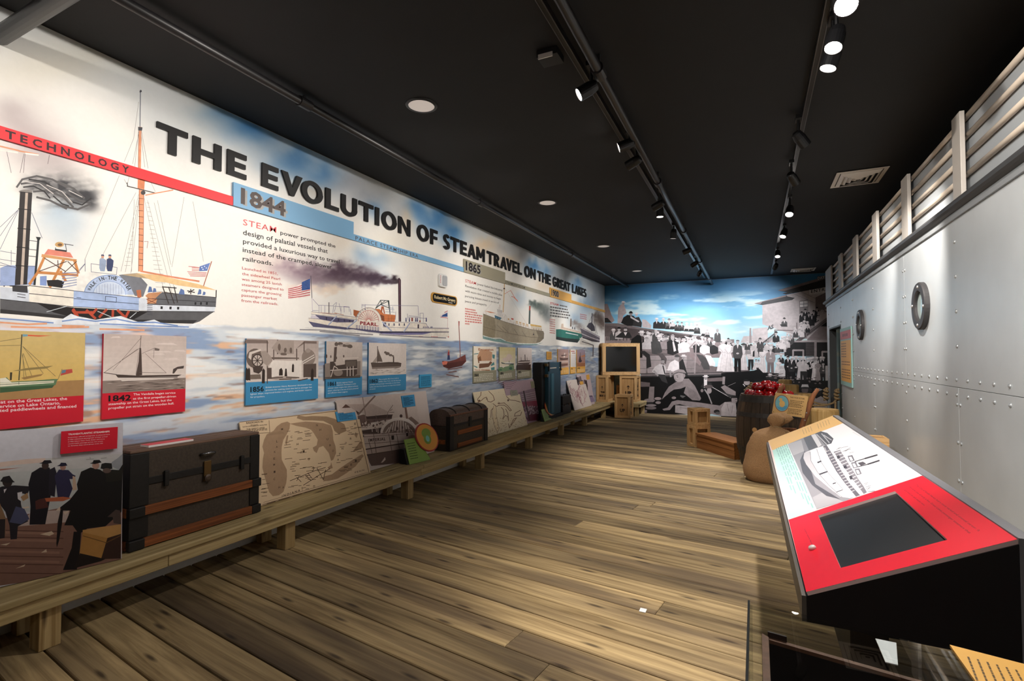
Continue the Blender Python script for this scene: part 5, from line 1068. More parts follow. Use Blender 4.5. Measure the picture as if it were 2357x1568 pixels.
P.ells([(610, 530, 40, 30), (690, 520, 50, 30), (650, 545, 40, 16), (750, 500, 40, 40), (765, 530, 24, 20)], '#7f9c78', 10); P.ells([(740, 520, 24, 20), (600, 540, 24, 10)], '#46705c', 9); P.poly([(605, 435), (660, 450), (790, 455), (775, 470), (620, 455)], '#2f4a48'); P.poly([(650, 440), (720, 430), (760, 445), (740, 455), (660, 452)], '#f3efe8'); P.line([(728, 405), (715, 415), (718, 440)], 6, '#33302e'); P.ells([(720, 370, 40, 50), (670, 400, 40, 30)], '#e4d2c8', 10)
P.text('1884', (595, 603), (640, 600), (595, 572), '#23211c', 0.05)
for i in range(4): P.greek((648 if i < 1 else 590, 600 + i * 18), (760, 588 + i * 16), (648 if i < 1 else 590, 592 + i * 18), '#e9e6da', 70 + i)
P.build('print', t)
t, P = card('olive captioned card with a dark sepia harbour steamer', 7.68, 8.262, 0, OLV)
sky_wash(P, 7.68, 8.262, 1.225, 1.572, '#e2d7d4', '#c9bbb6')
P.zoom(1050, 760, 5.8925)
P.poly([(825, 470), (1012, 465), (1010, 545), (822, 540)], '#4c3a33'); P.poly([(830, 430), (880, 410), (1000, 410), (1005, 440), (980, 470), (840, 465)], '#5c4a44'); P.poly([(835, 432), (1002, 425), (1000, 436), (835, 446)], '#d9cdc6'); P.line([(932, 335), (935, 410)], 10, '#3a2c28'); P.lines([[(880, 370), (882, 415)], [(960, 370), (962, 410)], [(830, 460), (990, 455)]], 5, '#3a2c28')
P.text('1892', (842, 585), (880, 582), (842, 556), '#23211c', 0.05)
for i in range(4): P.greek((888 if i < 1 else 838, 582 + i * 18), (995, 570 + i * 16), (888 if i < 1 else 838, 574 + i * 18), '#e9e6da', 80 + i)
P.build('print', t)
# amber cards
AMB = '#eab04e'
for lab, y0, y1, kind, yr, xs in [('amber captioned card with a brownish ship photograph, left of the three', 9.577, 10.23, 0, '1910', 0), ('narrow amber captioned card with a white printed sheet, middle of the three', 10.34, 10.687, 1, '1916', 1), ('amber captioned card with an orange sunset ship photograph, right of the three', 10.777, 11.378, 2, '1935', 2)]:
    t, P = card(lab, y0, y1, 0, AMB)
    z1 = 1.20; sky_wash(P, y0, y1, z1, 1.572, ['#a98c88', '#f0ebe8', '#a292a4'][kind], ['#c9a898', '#e6e0dc', '#b9846a'][kind], n=6)
    P.zoom(0, 0, 1); w_ = y1 - y0
    R = lambda pts, cc: P.raw([(y0 + w_ * a, z1 + (1.572 - z1) * b) for a, b in pts], [tuple(range(len(pts)))], cc)
    if kind == 0: R([(.15, .55), (.5, .5), (.95, .52), (.9, .42), (.2, .4)], '#5c4440'); R([(.1, .05), (.9, .1), (.9, .22), (.1, .2)], '#7a5a52'); R([(.5, .55), (.62, .55), (.66, .8), (.58, .8)], '#e6dad6'); R([(.1, .28), (.95, .3), (.95, .34), (.1, .34)], '#e0d0c8'); R([(.3, .62), (.8, .66), (.8, .7), (.3, .68)], '#4c3834')
    if kind == 1: R([(.1, .86), (.8, .86), (.8, .93), (.1, .93)], '#c98a86'); R([(.3, .76), (.95, .76), (.95, .82), (.3, .82)], '#c9a29e'); [R([(.1, .1 + .09 * i), (.9, .1 + .09 * i), (.9, .12 + .09 * i), (.1, .12 + .09 * i)], '#cdc7c6') for i in range(7)]
    if kind == 2: R([(.2, .35), (.3, .6), (.4, .62), (.5, .4), (.6, .35), (.5, .25), (.2, .25)], '#3a2c38'); R([(.4, .58), (.7, .66), (1, .72), (1, .6), (.7, .56)], '#c98458'); R([(0, 0), (1, 0), (1, .2), (0, .22)], '#a56c4c'); R([(.34, .6), (.37, .85), (.4, .85), (.4, .6)], '#2c2430')
    P.textuv(yr, y0 + .04, z1 - .055, w_ * .3, .035, '#3a2a10', .05)
    for i in range(4):
        b = z1 - .06 - i * .018
        for q in range(4): P.raw([(y0 + .05 + w_ * .22 * q, b), (y0 + .05 + w_ * (.22 * q + .17), b), (y0 + .05 + w_ * (.22 * q + .17), b + .006), (y0 + .05 + w_ * .22 * q, b + .006)], [(0, 1, 2, 3)], '#fbe6bd', 0)
    P.build('print', t)
# small notes
def note(label, y0, y1, z0, z1, col, ink, n=9, head=None):
    t, P = panel_on_wall('text_card', label, 'card', y0, y1, z0, z1, col, th=0.012)
    w_ = y1 - y0
    for i in range(n):
        b = z1 - (z1 - z0) * (.14 + .78 * (i + .5) / n); x = y0 + w_ * .1; rr = random.Random(i)
        while x < y1 - w_ * .16:
            e = min(x + rr.uniform(.06, .16) * w_, y1 - w_ * .1); P.raw([(x, b), (e, b), (e, b + (z1 - z0) * .035), (x, b + (z1 - z0) * .035)], [(0, 1, 2, 3)], ink, 0); x = e + w_ * .02
    P.build('print', t)
note('small blue text card between the red boat and the 1862 card', 4.955, 5.2, 1.067, 1.22, '#3f9fd0', '#1f4d6e', 10)
note('small amber text card above the blue wardrobe trunk', 9.0, 9.243, 1.368, 1.518, '#e6a944', '#7a5520', 8)

# name plaque and clear sample holder
t = thing('name_plaque', 'rounded black name plaque with a gold rim on the mural', 'plaque', (XL, 5.486, 2.09))
def rounded(y0, y1, z0, z1, r, n=6):
    out = []
    for cy, cz, a in ((y1 - r, z1 - r, 0), (y0 + r, z1 - r, 90), (y0 + r, z0 + r, 180), (y1 - r, z0 + r, 270)):
        out += [(cy + r * math.cos(math.radians(a + 90 * i / n)), cz + r * math.sin(math.radians(a + 90 * i / n))) for i in range(n + 1)]
    return out
MB().prism([(XL + .003, a, b) for a, b in rounded(5.19, 5.782, 2.09, 2.212, .05)], (.012, 0, 0)).build('rim', mat('gold_rim', '#d3a04a', rough=.4), t)
MB().prism([(XL + .015, a, b) for a, b in rounded(5.215, 5.757, 2.102, 2.2, .042)], (.004, 0, 0)).build('plate', mat('plaque_black', '#15120f', rough=.3), t)
P = Print(Plane((XL + .019, 0, 0), (0, 1, 0), (0, 0, 1), (1, 0, 0)), base=.0005); P.textuv('Robert Mc Greevy', 5.245, 2.138, .485, .042, '#ecd9a8', .02); P.textuv('Artist', 5.56, 2.112, .10, .014, '#e8e2d2', .02)
P.build('lettering', t, 'cream lettering')
t = thing('sample_holder', 'small white curved holder on the mural above the name plaque', 'holder', (XL, 5.43, 2.295))
MB().prism([(XL + .003, a, b) for a, b in rounded(5.34, 5.518, 2.295, 2.458, .035)], (.03, 0, 0)).build('body', mat('holder_white', '#efefee', rough=.12, spec=.7), t, bevel=.006)
MB().prism([(XL + .033, a, b) for a, b in rounded(5.40, 5.50, 2.315, 2.44, .02)], (.008, 0, 0)).build('insert', mat('holder_grey', '#b9bcc0', rough=.25), t)
P = Print(Plane((XL + .0335, 0, 0), (0, 1, 0), (0, 0, 1), (1, 0, 0)), base=.0005)
for i in range(5): P.raw([(5.352, 2.34 + i * .02), (5.366, 2.34 + i * .02), (5.366, 2.352 + i * .02), (5.352, 2.352 + i * .02)], [(0, 1, 2, 3)], '#c9736c', 0)
P.build('marks', t)

# ================================================================ bench along the left wall
W_pine = wood('bench_pine', '#c9b384', '#9a8355', axis=1, fine=30, var=0.18, blotch=0.25, blotch_col='#8c7f55', knot_col='#3b2414')
W_post = wood('post_pine', '#c2a878', '#8f7346', axis=2, fine=34, var=0.12, blotch=0.2, knot_col='#3b2414')
W_pinex = wood('bench_pine_x', '#c9b384', '#9a8355', axis=0, fine=30, var=0.18, blotch=0.25, blotch_col='#8c7f55', knot_col='#3b2414')
bench = thing('display_bench', 'long low pine bench running along the mural wall', 'bench', (-3.3, 5.6, 0))
ends = [-1.6, 0.55, 4.44, 8.62, 12.275]
for a, b in zip(ends[:-1], ends[1:]):
    MB().box((XL + .002, a, ZB - .038), (-3.275, b - .003, ZB)).build('plank', W_pine, bench, bevel=.005)
    MB().box((-3.269, a + .0, ZB - .038), (-3.098, b - .003, ZB)).build('plank', W_pine, bench, bevel=.009, seg=3)
for a, b in zip([-1.6, 1.9, 4.42, 8.6], [1.897, 4.417, 8.597, 12.272]):
    MB().box((-3.155, a, ZB - .108), (-3.117, b, ZB - .0385)).build('fascia_board', W_pine, bench, bevel=.004)
for i, y in enumerate([-1.4, -.09, 1.36, 2.81, 4.3, 5.82, 7.4, 8.86, 10.29, 11.75]):
    MB().box((-3.25, y - .045, 0), (-3.158, y + .045, ZB - .039)).build('post', W_post, bench, bevel=.004)
    MB().box((-3.50, y - .02, 0), (-3.44, y + .07, ZB - .039)).build('back_post', W_post, bench, bevel=.004)
    MB().box((-3.44, y - .02, ZB - .13), (-3.25, y + .018, ZB - .039)).build('cross_bearer', W_pinex, bench)
b2 = thing('end_platform', 'short pine platform under the crates at the end wall', 'platform', (-2.9, 12.75, 0))
for k in range(3): MB().box((XL + .003, 12.28 + k * .29, ZB - .038), (-2.47, 12.28 + k * .29 + .286, ZB)).build('plank', W_pinex, b2, bevel=.006)
MB().box((-3.09, 12.28, ZB - .10), (-2.5, 12.315, ZB - .0385)).build('fascia_board', W_pinex, b2, bevel=.003)
MB().box((-2.51, 12.315, ZB - .10), (-2.475, 13.13, ZB - .0385)).build('fascia_board', W_pine, b2, bevel=.003)
for x, y in ((-2.60, 12.32), (-2.60, 13.0), (-3.4, 13.0)): MB().box((x, y, 0), (x + .085, y + .085, ZB - .039)).build('post', W_post, b2)

# ================================================================ boards leaning on the wall
def leaning(name, label, cat, TL, TR, BL, BR, col, xt=XL + .02, th=.012, group='leaning display boards on the bench', xb=None, lean=None):
    zb = ZB + .005
    if xb is None: a, b = at(*BL, 2, zb), at(*BR, 2, zb)
    else: a, b = [Vector((xb, at(*q, 0, xb).y, zb)) for q in (BL, BR)]
    c, d = at(*TR, 0, xt), at(*TL, 0, xt)
    u = (b - a).normalized(); up = ((d - a) + (c - b)) * .5; up = (up - u * up.dot(u)).normalized(); n = u.cross(up); n = n if n.x > 0 else -n
    if lean is not None:
        nh = Vector((u.y, -u.x, 0)); nh = nh if nh.x > 0 else -nh; up = (Vector((0, 0, 1)) - nh * lean).normalized(); n = u.cross(up); n = n if n.x > 0 else -n
        pl = Plane(a, u, up, n); c, d = [pl.pt(pl.hit(*q)) for q in (TR, TL)]
    o = a; W_ = max((b - a).dot(u), (c - a).dot(u)); H_ = ((d - a).dot(up) + (c - b).dot(up)) / 2
    l0 = min(0, (d - a).dot(u)) * .5
    root = thing(name, label, cat, (a + b) / 2, group)
    q = [o + u * l0, o + u * (W_ + l0 * 0), o + u * (W_) + up * H_, o + u * l0 + up * H_]
    MB().prism(q, -n * th).build('board', mat('board_' + col.lstrip('#'), col, rough=.5), root)
    return root, Print(Plane(o, u, up, n), eps=.00006, base=.0006)
def tagcard(P, root, pts, col, ink, n=6, head=True):
    """raised caption card glued on a board (picture coordinates)"""
    q = [P.uv(p) for p in pts]; u0 = min(p[0] for p in q); u1 = max(p[0] for p in q)
    MB().prism([P.P.pt(p, .0015) for p in q], P.P.n * .006).build('caption_card', mat('board_' + col.lstrip('#'), col, rough=.5), root)
    P2 = Print(P.P, eps=.00006, base=.008); P2.z = P.z
    (ax, ay), (bx, by), (cx, cy), (dx, dy) = pts
    L = lambda s, t: (ax + (bx - ax) * s + (dx - ax) * t, ay + (by - ay) * s + (dy - ay) * t)
    for i in range(n):
        t = .2 + .65 * i / max(1, n - 1); e = .85 if i % 3 != 2 else .6; P2.greek(L(.12, t), L(.55 if i == 0 else e, t), L(.12, t - .05), ink, i)
    P2.build('caption_print', root)

# immigrants photograph, far left
root, P = leaning('photo_board', 'leaning photograph of dark coated travellers on a wharf, at the left edge', 'board', (-60, 999), (283, 974), (-60, 1366), (276, 1287), '#b9b7bd', lean=.06)
P.zoom(0, 960, 4.128)
P.poly([(-240, 150), (1165, 55), (1160, 330), (-240, 500)], '#c3c2cb'); P.poly([(-240, 470), (250, 400), (600, 385), (1165, 350), (1160, 500), (-240, 640)], '#b8b6b6'); P.poly([(-240, 440), (0, 430), (260, 400), (430, 390), (430, 430), (150, 455), (0, 478), (-240, 490)], '#c9b3a8'); P.poly([(-240, 520), (0, 495), (215, 480), (0, 510), (-240, 540)], '#9c6a5c')
P.poly([(-240, 540), (1160, 470), (1160, 900), (-240, 900)], '#aeb0b0'); P.poly([(-240, 960), (60, 960), (600, 860), (1155, 860), (1150, 1350), (240, 1566), (-240, 1640)], '#7d5c50'); P.poly([(300, 900), (660, 880), (640, 1000), (170, 1040)], '#b3a19a')
for i, yy in enumerate((1060, 1130, 1235, 1320, 1400, 1490)): P.line([(-240, yy + 10 - i * 4), (600, yy - 6 * i + 30)], 8, '#56382f')
for i, yy in enumerate((1090, 1160, 1270, 1360)): P.line([(-240, yy), (560, yy + 20)], 22, '#8d6a5c')
P.polys([[(380, 1115), (490, 1085), (515, 1110), (470, 1130)], [(390, 1290), (440, 1255), (445, 1285)], [(0, 1215), (100, 1195), (60, 1220)], [(150, 1440), (240, 1400), (230, 1420)]], '#c9b39c')
P.lines([[(820, 405), (890, 400)], [(855, 385), (860, 405)], [(960, 395), (1010, 388)]], 10, '#9a9896'); P.poly([(1060, 430), (1120, 390), (1165, 350), (1160, 520), (1060, 470)], '#8d9096')
# left man with apron
P.poly([(-60, 690), (20, 660), (140, 650), (290, 660), (260, 740), (190, 720), (200, 830), (230, 960), (270, 990), (170, 1040), (160, 1160), (100, 1165), (90, 1030), (50, 900), (-40, 780)], '#221e24'); P.ell(70, 620, 48, 46, '#2b211f'); P.poly([(0, 612), (30, 570), (90, 558), (120, 600), (142, 620), (70, 630)], '#1c181a'); P.polys([[(35, 690), (65, 680), (40, 725)], [(165, 720), (210, 710), (200, 800), (170, 780)]], '#c9c4c8'); P.poly([(195, 760), (260, 720), (270, 770), (220, 800)], '#9c7a58'); P.poly([(150, 850), (230, 870), (280, 970), (200, 1020), (90, 1000)], '#474a66'); P.poly([(-200, 760), (0, 820), (55, 960), (50, 1140), (-200, 1200)], '#7f6248'); P.poly([(-200, 980), (50, 970), (45, 1150), (-200, 1190)], '#2a2224')
# centre pair
P.poly([(270, 640), (300, 530), (380, 480), (470, 480), (500, 560), (480, 760), (430, 1020), (280, 1025), (290, 850)], '#15121a'); P.ell(430, 462, 34, 36, '#3a2a26'); P.poly([(370, 440), (400, 432), (420, 412), (480, 410), (495, 435), (440, 448)], '#17131a'); P.poly([(470, 500), (520, 475), (540, 540), (520, 760), (460, 740)], '#1f1b26')
P.poly([(520, 560), (560, 500), (650, 505), (690, 545), (720, 560), (690, 590), (660, 590), (690, 680), (650, 780), (550, 780)], '#2a2744'); P.ell(598, 478, 28, 28, '#9c7468'); P.poly([(540, 465), (565, 455), (580, 434), (625, 436), (640, 462), (590, 470)], '#1c1830'); P.poly([(690, 560), (715, 570), (730, 690), (690, 700)], '#b59a84')
P.poly([(335, 800), (380, 780), (430, 770), (460, 860), (340, 880)], '#4a2622'); P.poly([(425, 772), (600, 758), (680, 770), (600, 800), (440, 805)], '#a8593a'); P.polys([[(215, 860), (270, 850), (280, 862), (220, 872)], [(530, 890), (570, 850), (570, 890)], [(600, 905), (660, 890), (620, 930)]], '#cdb8a4')
# large foreground figures
P.poly([(660, 790), (740, 690), (730, 640), (770, 520), (860, 480), (950, 500), (1010, 540), (1060, 500), (1130, 505), (1165, 450), (1155, 900), (1000, 1040), (830, 1060), (770, 1100), (760, 1250), (740, 1430), (600, 1450), (690, 1220), (740, 1100), (690, 1030), (610, 1030), (670, 890), (590, 890), (570, 860)], '#120f10'); P.ell(910, 462, 34, 34, '#a27f72'); P.poly([(852, 440), (880, 432), (890, 410), (945, 408), (965, 432), (900, 448)], '#141012'); P.poly([(955, 490), (965, 445), (1000, 436), (1060, 440), (1068, 492), (1010, 505)], '#1b1818'); P.poly([(1000, 520), (1165, 500), (1160, 600), (1010, 620)], '#1c1a14'); P.ell(1015, 510, 40, 24, '#5c4a44')
P.poly([(575, 880), (600, 880), (590, 1010), (560, 1180), (540, 1240), (535, 1200), (548, 1000)], '#150f12'); P.poly([(700, 1090), (770, 1090), (760, 1250), (730, 1450), (600, 1455), (680, 1250)], '#150f12')
P.poly([(785, 1075), (1000, 1040), (1148, 1020), (1150, 1110), (1020, 1195), (790, 1130)], '#b78a52'); P.poly([(785, 1095), (1020, 1150), (1000, 1350), (930, 1345), (755, 1295)], '#a87a40'); P.poly([(1020, 1150), (1150, 1110), (1145, 1345), (960, 1350)], '#35211b'); P.lines([[(790, 1130), (1010, 1195), (1150, 1125)]], 7, '#6a4a26'); P.polys([[(760, 1295), (1000, 1350), (960, 1370), (700, 1440)]], '#1c1412'); P.poly([(1020, 950), (1070, 950), (1080, 1010), (1150, 1020), (1140, 890), (1100, 880)], '#4a3c38')
P.build('print', root)
PC = Print(P.P, base=.001); PC.zoom(0, 960, 4.128)
q = [PC.uv(p) for p in ((577, 137), (1110, 93), (1103, 297), (567, 350))]
cr = thing('text_card', 'red text card on the wharf photograph headed TRANSATLANTIC STEAMSHIPS', 'card', P.P.pt(q[3], .002))
MB().prism([P.P.pt(p, .0125) for p in q], P.P.n * .014).build('board', mat('board_c8102a', '#c8102a', rough=.45), cr)
P2 = Print(P.P, eps=.00006, base=.027); P2.zoom(0, 960, 4.128)
P2.text('TRANSATLANTIC STEAMSHIPS', (640, 172), (1032, 143), (640, 156), '#f0d8d8', .03)
for i, (t_, x1) in enumerate([('Steamships offered immigrants, as pictured here', 1033), ('in this colorized photograph of their arrival', 1010), ('at Ellis Island, New York, faster and more', 985), ('comfortable passage across the ocean', 968), ('to America than wind-driven crafts did.', 970)]):
    y = 198 + i * 20; P2.text(t_, (638, y), (x1, y - (x1 - 638) * .08), (638, y - 9), '#e6bcc0', .015)
P2.build('print', cr)

# maps and photographs
root, P = leaning('map_board', 'leaning tan map of railroads around brown tinted lakes beside the long trunk', 'board', (546, 971), (816, 940), (590, 1169), (853, 1092), '#d8bd9a', xb=-3.345)
P.zoom(540, 880, 3.92)
LAKE, LINE = '#a5876a', '#6b5138'
P.line([(45, 360), (1075, 243), (1215, 825), (250, 1105)], 5, LINE); P.line([(310, 345), (318, 455), (70, 470)], 4, LINE)
for t_, bl, br, h in [('RAILROADS IN', (105, 377), (255, 363), 18), ('MICHIGAN', (145, 392), (210, 386), 9), ('WITH STEAMBOAT ROUTES', (70, 410), (292, 388), 10), ('THE GREAT LAKES', (105, 432), (270, 415), 13)]: P.text(t_, bl, br, (bl[0], bl[1] - h), '#4a3624', .02)
for i in range(2): P.greek((90, 440 + i * 10), (300, 420 + i * 10), (90, 435 + i * 10), '#4a3624', i)
P.poly([(475, 355), (500, 370), (495, 420), (470, 470), (440, 520), (425, 580), (422, 640), (425, 700), (445, 740), (470, 790), (472, 850), (465, 910), (440, 990), (400, 1020), (345, 1030), (310, 990), (290, 920), (270, 850), (250, 770), (255, 690), (265, 640), (250, 580), (265, 520), (290, 470), (350, 440), (380, 400), (420, 370)], LAKE)
P.poly([(495, 375), (560, 365), (640, 355), (720, 360), (800, 370), (870, 390), (885, 440), (890, 520), (910, 580), (915, 640), (890, 700), (870, 710), (850, 640), (800, 575), (760, 590), (740, 640), (715, 620), (705, 590), (740, 570), (750, 520), (720, 470), (690, 430), (640, 410), (560, 395)], LAKE)
P.poly([(570, 300), (640, 310), (700, 305), (830, 310), (900, 330), (990, 380), (1010, 440), (940, 470), (900, 440), (880, 390), (800, 350), (700, 345), (620, 345), (560, 325)], '#9b7f63'); P.poly([(870, 720), (885, 775), (850, 785), (840, 770), (865, 750)], LAKE); P.poly([(810, 850), (880, 830), (960, 770), (1050, 710), (1150, 650), (1165, 665), (1090, 760), (1010, 820), (930, 870), (850, 890), (800, 895)], LAKE); P.poly([(1065, 625), (1145, 520), (1160, 590), (1100, 620)], LAKE); P.poly([(1090, 450), (1110, 470), (1100, 505), (1082, 480)], LAKE)
P.poly([(470, 480), (485, 480), (470, 570), (455, 550)], LAKE); P.poly([(300, 480), (340, 455), (420, 440), (450, 460), (400, 470)], '#9b7f63')
rr = random.Random(9)
for (x0, x1, y0, y1, n) in [(425, 700, 440, 880, 30), (900, 1170, 400, 820, 34), (480, 860, 720, 960, 26), (235, 300, 780, 1080, 10), (480, 700, 930, 1000, 6)]:
    for i in range(n):
        x = rr.uniform(x0, x1 - 40); y = rr.uniform(y0, y1); l = rr.uniform(25, 70)
        if y < 1100 - .27 * (x - 250) - 20: P.line([(x, y), (x + l, y - l * .12)], 4, '#5a432e', 0)
P.lay += 1
P.lines([[(500, 890), (600, 850), (720, 800), (820, 770)], [(620, 930), (760, 840), (860, 780)], [(740, 770), (800, 880)], [(560, 860), (600, 900)], [(640, 840), (690, 890)], [(700, 810), (720, 770)], [(820, 790), (800, 880)], [(580, 850), (560, 890)], [(660, 820), (700, 870)]], 5, '#4a3624')
for ch, x, y, r in [('L', 375, 545, 5), ('A', 372, 595, 5), ('K', 355, 640, 5), ('E', 350, 700, 5), ('M', 348, 755, 5), ('I', 352, 820, 5), ('C', 350, 885, 5), ('H', 395, 960, 5), ('M', 420, 435, 9), ('C', 505, 505, 9), ('H', 560, 570, 9), ('I', 615, 635, 9), ('G', 660, 705, 9), ('A', 700, 780, 9), ('N', 735, 865, 9), ('H', 765, 440, 6), ('U', 830, 525, 6), ('R', 855, 580, 6), ('O', 880, 630, 6), ('N', 735, 400, 6), ('O', 995, 560, 9), ('N', 965, 610, 9), ('T', 940, 660, 9), ('A', 925, 710, 9), ('R', 1040, 520, 9), ('E', 1080, 385, 9), ('I', 1085, 720, 6), ('E', 1045, 755, 6), ('D', 710, 950, 9), ('A', 430, 960, 6)]:
    P.text(ch, (x, y), (x + 16, y - 3), (x, y - 20), '#4a3624', .01)
P.text('INDIANA', (425, 1040), (590, 985), (428, 1018), '#4a3624', .02, 1.4); P.text('PENN.', (1085, 822), (1180, 795), (1085, 808), '#4a3624', .01, 1.4); P.greek((290, 1100), (1180, 845), (290, 1093), '#6b5138', 3); P.line([(260, 1085), (1210, 812)], 3, LINE); P.line([(608, 945), (612, 985)], 3, LINE)
tagcard(P, root, [(903, 270), (1075, 248), (1098, 337), (925, 360)], '#3f8fc0', '#1d4a6a', 7)
P.build('print', root)
root, P = leaning('photo_board', 'leaning sepia photograph of a paddle steamer with an arched wheel box', 'board', (769.6, 922), (954.5, 902.5), (800, 1095), (1000, 1047), '#cdbfb9', xt=XL + .016, xb=-3.40)
P.zoom(760, 890, 8.252)
P.poly([(80, 270), (1600, 105), (1690, 650), (1720, 800), (560, 900), (300, 560)], '#cbbcb5'); P.poly([(220, 410), (295, 335), (400, 400)], '#5c4038'); P.poly([(300, 340), (800, 330), (1090, 470), (1080, 520), (700, 565), (640, 520), (480, 460)], '#b5a39b'); P.poly([(480, 450), (560, 500), (520, 540)], '#4a342f'); P.poly([(520, 560), (640, 530), (700, 570), (1080, 530), (1180, 540), (1170, 620), (1000, 640), (700, 760), (540, 740)], '#6d5750'); P.poly([(680, 570), (1080, 535), (1190, 530), (1160, 600), (690, 620)], '#46332d')
P.lines([[(850, 180), (700, 340), (530, 540)]], 30, '#7a655d'); P.lines([[(615, 200), (660, 480), (690, 740)]], 14, '#8a766e'); P.lines([[(870, 540), (880, 640)], [(1120, 490), (1210, 490)], [(1090, 500), (1190, 350)], [(1140, 460), (1180, 430)], [(1100, 480), (1070, 620)]], 10, '#6d5a52'); P.poly([(1410, 400), (1450, 400), (1480, 610), (1440, 610)], '#7a5f56'); P.ell(1345, 560, 28, 32, '#4a342f'); P.poly([(1480, 600), (1540, 570), (1650, 660), (1690, 700), (1600, 740)], '#7f6a62')
P.poly([(730, 720), (760, 690), (850, 675), (1010, 670), (1000, 710), (740, 730)], '#d6cac3'); P.ells([(rr.uniform(600, 1080), rr.uniform(640, 800), 18, 24) for _ in range(30)], '#5c4840', 6); P.ells([(rr.uniform(600, 1080), rr.uniform(660, 780), 12, 20) for _ in range(22)], '#cbbcb5', 6); P.poly([(580, 820), (980, 780), (950, 890), (600, 905)], '#46352f'); P.lines([[(570, 770), (780, 760)], [(590, 830), (1000, 770)], [(860, 730), (880, 860)], [(900, 740), (910, 880)], [(790, 770), (800, 860)]], 12, '#c9bcb4')
P.poly([(590, 905), (960, 890), (1640, 790), (1720, 1000), (1500, 1060), (680, 1190), (620, 1000)], '#b8a7a0'); P.ell(1310, 900, 350, 300, '#d9cec8', 24, 8, 172); P.ell(1310, 905, 315, 262, '#7f6c64', 24, 6, 174); P.lines([[(1310 - 260 + i * 58, 880), (1310 - 190 + i * 44, 880 - 245 * math.sin(math.radians(25 + i * 15)))] for i in range(10)], 18, '#cabcb4'); P.ells([(1160, 840, 18, 24), (1270, 800, 20, 40), (1370, 780, 18, 30), (1450, 830, 18, 24), (1230, 860, 16, 20), (1530, 790, 14, 20)], '#4f3c36', 7); P.arc(1310, 900, 352, 302, 8, 172, 20, '#e0d6d0', 22)
P.lines([[(590, 915), (1650, 850)], [(600, 960), (1700, 880)], [(640, 1090), (1720, 1010)], [(980, 900), (1640, 800)]], 9, '#6d5a53'); P.lines([[(670, 1195), (1400, 1080)], [(690, 1300), (1320, 1190)]], 24, '#4a3832'); P.poly([(680, 1210), (1400, 1095), (1400, 1180), (700, 1290)], '#a8958e'); P.poly([(700, 1310), (1350, 1195), (1340, 1450), (780, 1510), (740, 1440)], '#5f4b45'); P.lines([[(820, 890), (890, 1380)], [(1110, 900), (1180, 1280)], [(1260, 900), (1310, 1170)], [(740, 1060), (800, 1300)]], 10, '#5a4741'); P.polys([[(1160, 935), (1210, 930), (1212, 1010), (1165, 1015)], [(1440, 885), (1475, 880), (1478, 940), (1445, 945)], [(620, 925), (640, 925), (640, 955), (622, 955)]], '#2e211d')
P.text('IMPERIAL', (725, 1050), (1050, 1020), (722, 990), '#4a3832', .03, 1.2); P.poly([(960, 1450), (1040, 1340), (1050, 1390), (1000, 1440)], '#cbbcb5')
tagcard(P, root, [(1338, 182), (1585, 152), (1612, 372), (1375, 400)], '#3f8fc0', '#1d4a6a', 9)
P.build('print', root)
# cream lakes chart, pier photograph, red sketch map, crowd photograph
root, P = leaning('map_board', 'leaning cream chart with brown lake outlines behind the domed trunk', 'board', (1085, 903.5), (1187, 891), (1118, 1020), (1214.5, 980), '#e9d9b8', xb=-3.345)
P.zoom(960, 870, 5.8925)
BR = '#7a5438'
for pts in [[(870, 190), (860, 240), (820, 290), (830, 330), (870, 310), (900, 280), (940, 260), (960, 320), (1000, 330), (1050, 300), (1030, 240), (990, 200), (970, 180)], [(1040, 380), (1020, 470), (1030, 560), (1050, 650), (1090, 740), (1110, 690), (1090, 590), (1070, 500), (1075, 430), (1060, 380)], [(1100, 350), (1180, 340), (1230, 380), (1280, 440), (1260, 450), (1220, 400), (1180, 370), (1110, 370)], [(1140, 400), (1170, 430), (1180, 500), (1160, 560), (1200, 510), (1230, 530), (1240, 580), (1230, 480), (1200, 420)], [(1400, 440), (1330, 480), (1320, 520), (1400, 510), (1420, 460)], [(1240, 620), (1250, 680), (1330, 570), (1350, 540), (1310, 560), (1270, 640)], [(1040, 400), (1005, 440), (1000, 540)], [(1210, 250), (1260, 300), (1340, 310), (1400, 330)], [(1030, 350), (1080, 390), (1110, 370)]]: P.line(pts, 8, BR)
for pts in [[(1040, 380), (1020, 470), (1030, 560), (1050, 650), (1090, 740), (1110, 690), (1090, 590), (1070, 500), (1075, 430), (1060, 380)]]: P.poly(pts, '#ead6b0')
P.ells([(rr.uniform(950, 1480), y, 7, 4) for y in [rr.uniform(540, 780) for _ in range(180)]], '#b3936c', 5); P.ells([(rr.uniform(800, 1400), rr.uniform(180, 620), 4, 3) for _ in range(60)], '#b3936c', 5); P.ells([(845, 310, 16, 12), (1235, 305, 14, 14), (1110, 345, 20, 8), (945, 285, 10, 8)], '#6b4a30', 8)
tagcard(P, root, [(1250, 158), (1345, 143), (1368, 235), (1275, 250)], '#97937c', '#5c594a', 6)
P.build('print', root)
root, P = leaning('photo_board', 'leaning tinted photograph of a crowd under an awning with dark poles', 'board', (1155.5, 880), (1231, 873), (1180, 990), (1243, 962), '#b39aa4', xt=XL + .016, xb=-3.40)
P.zoom(960, 870, 5.8925)
P.poly([(1150, 70), (1600, 30), (1690, 440), (1380, 230)], '#b79ca6'); [P.arc(1240, 190, 60 + i * 34, 50 + i * 24, 60, 130, 8, '#8d6d7c', 8) for i in range(9)]
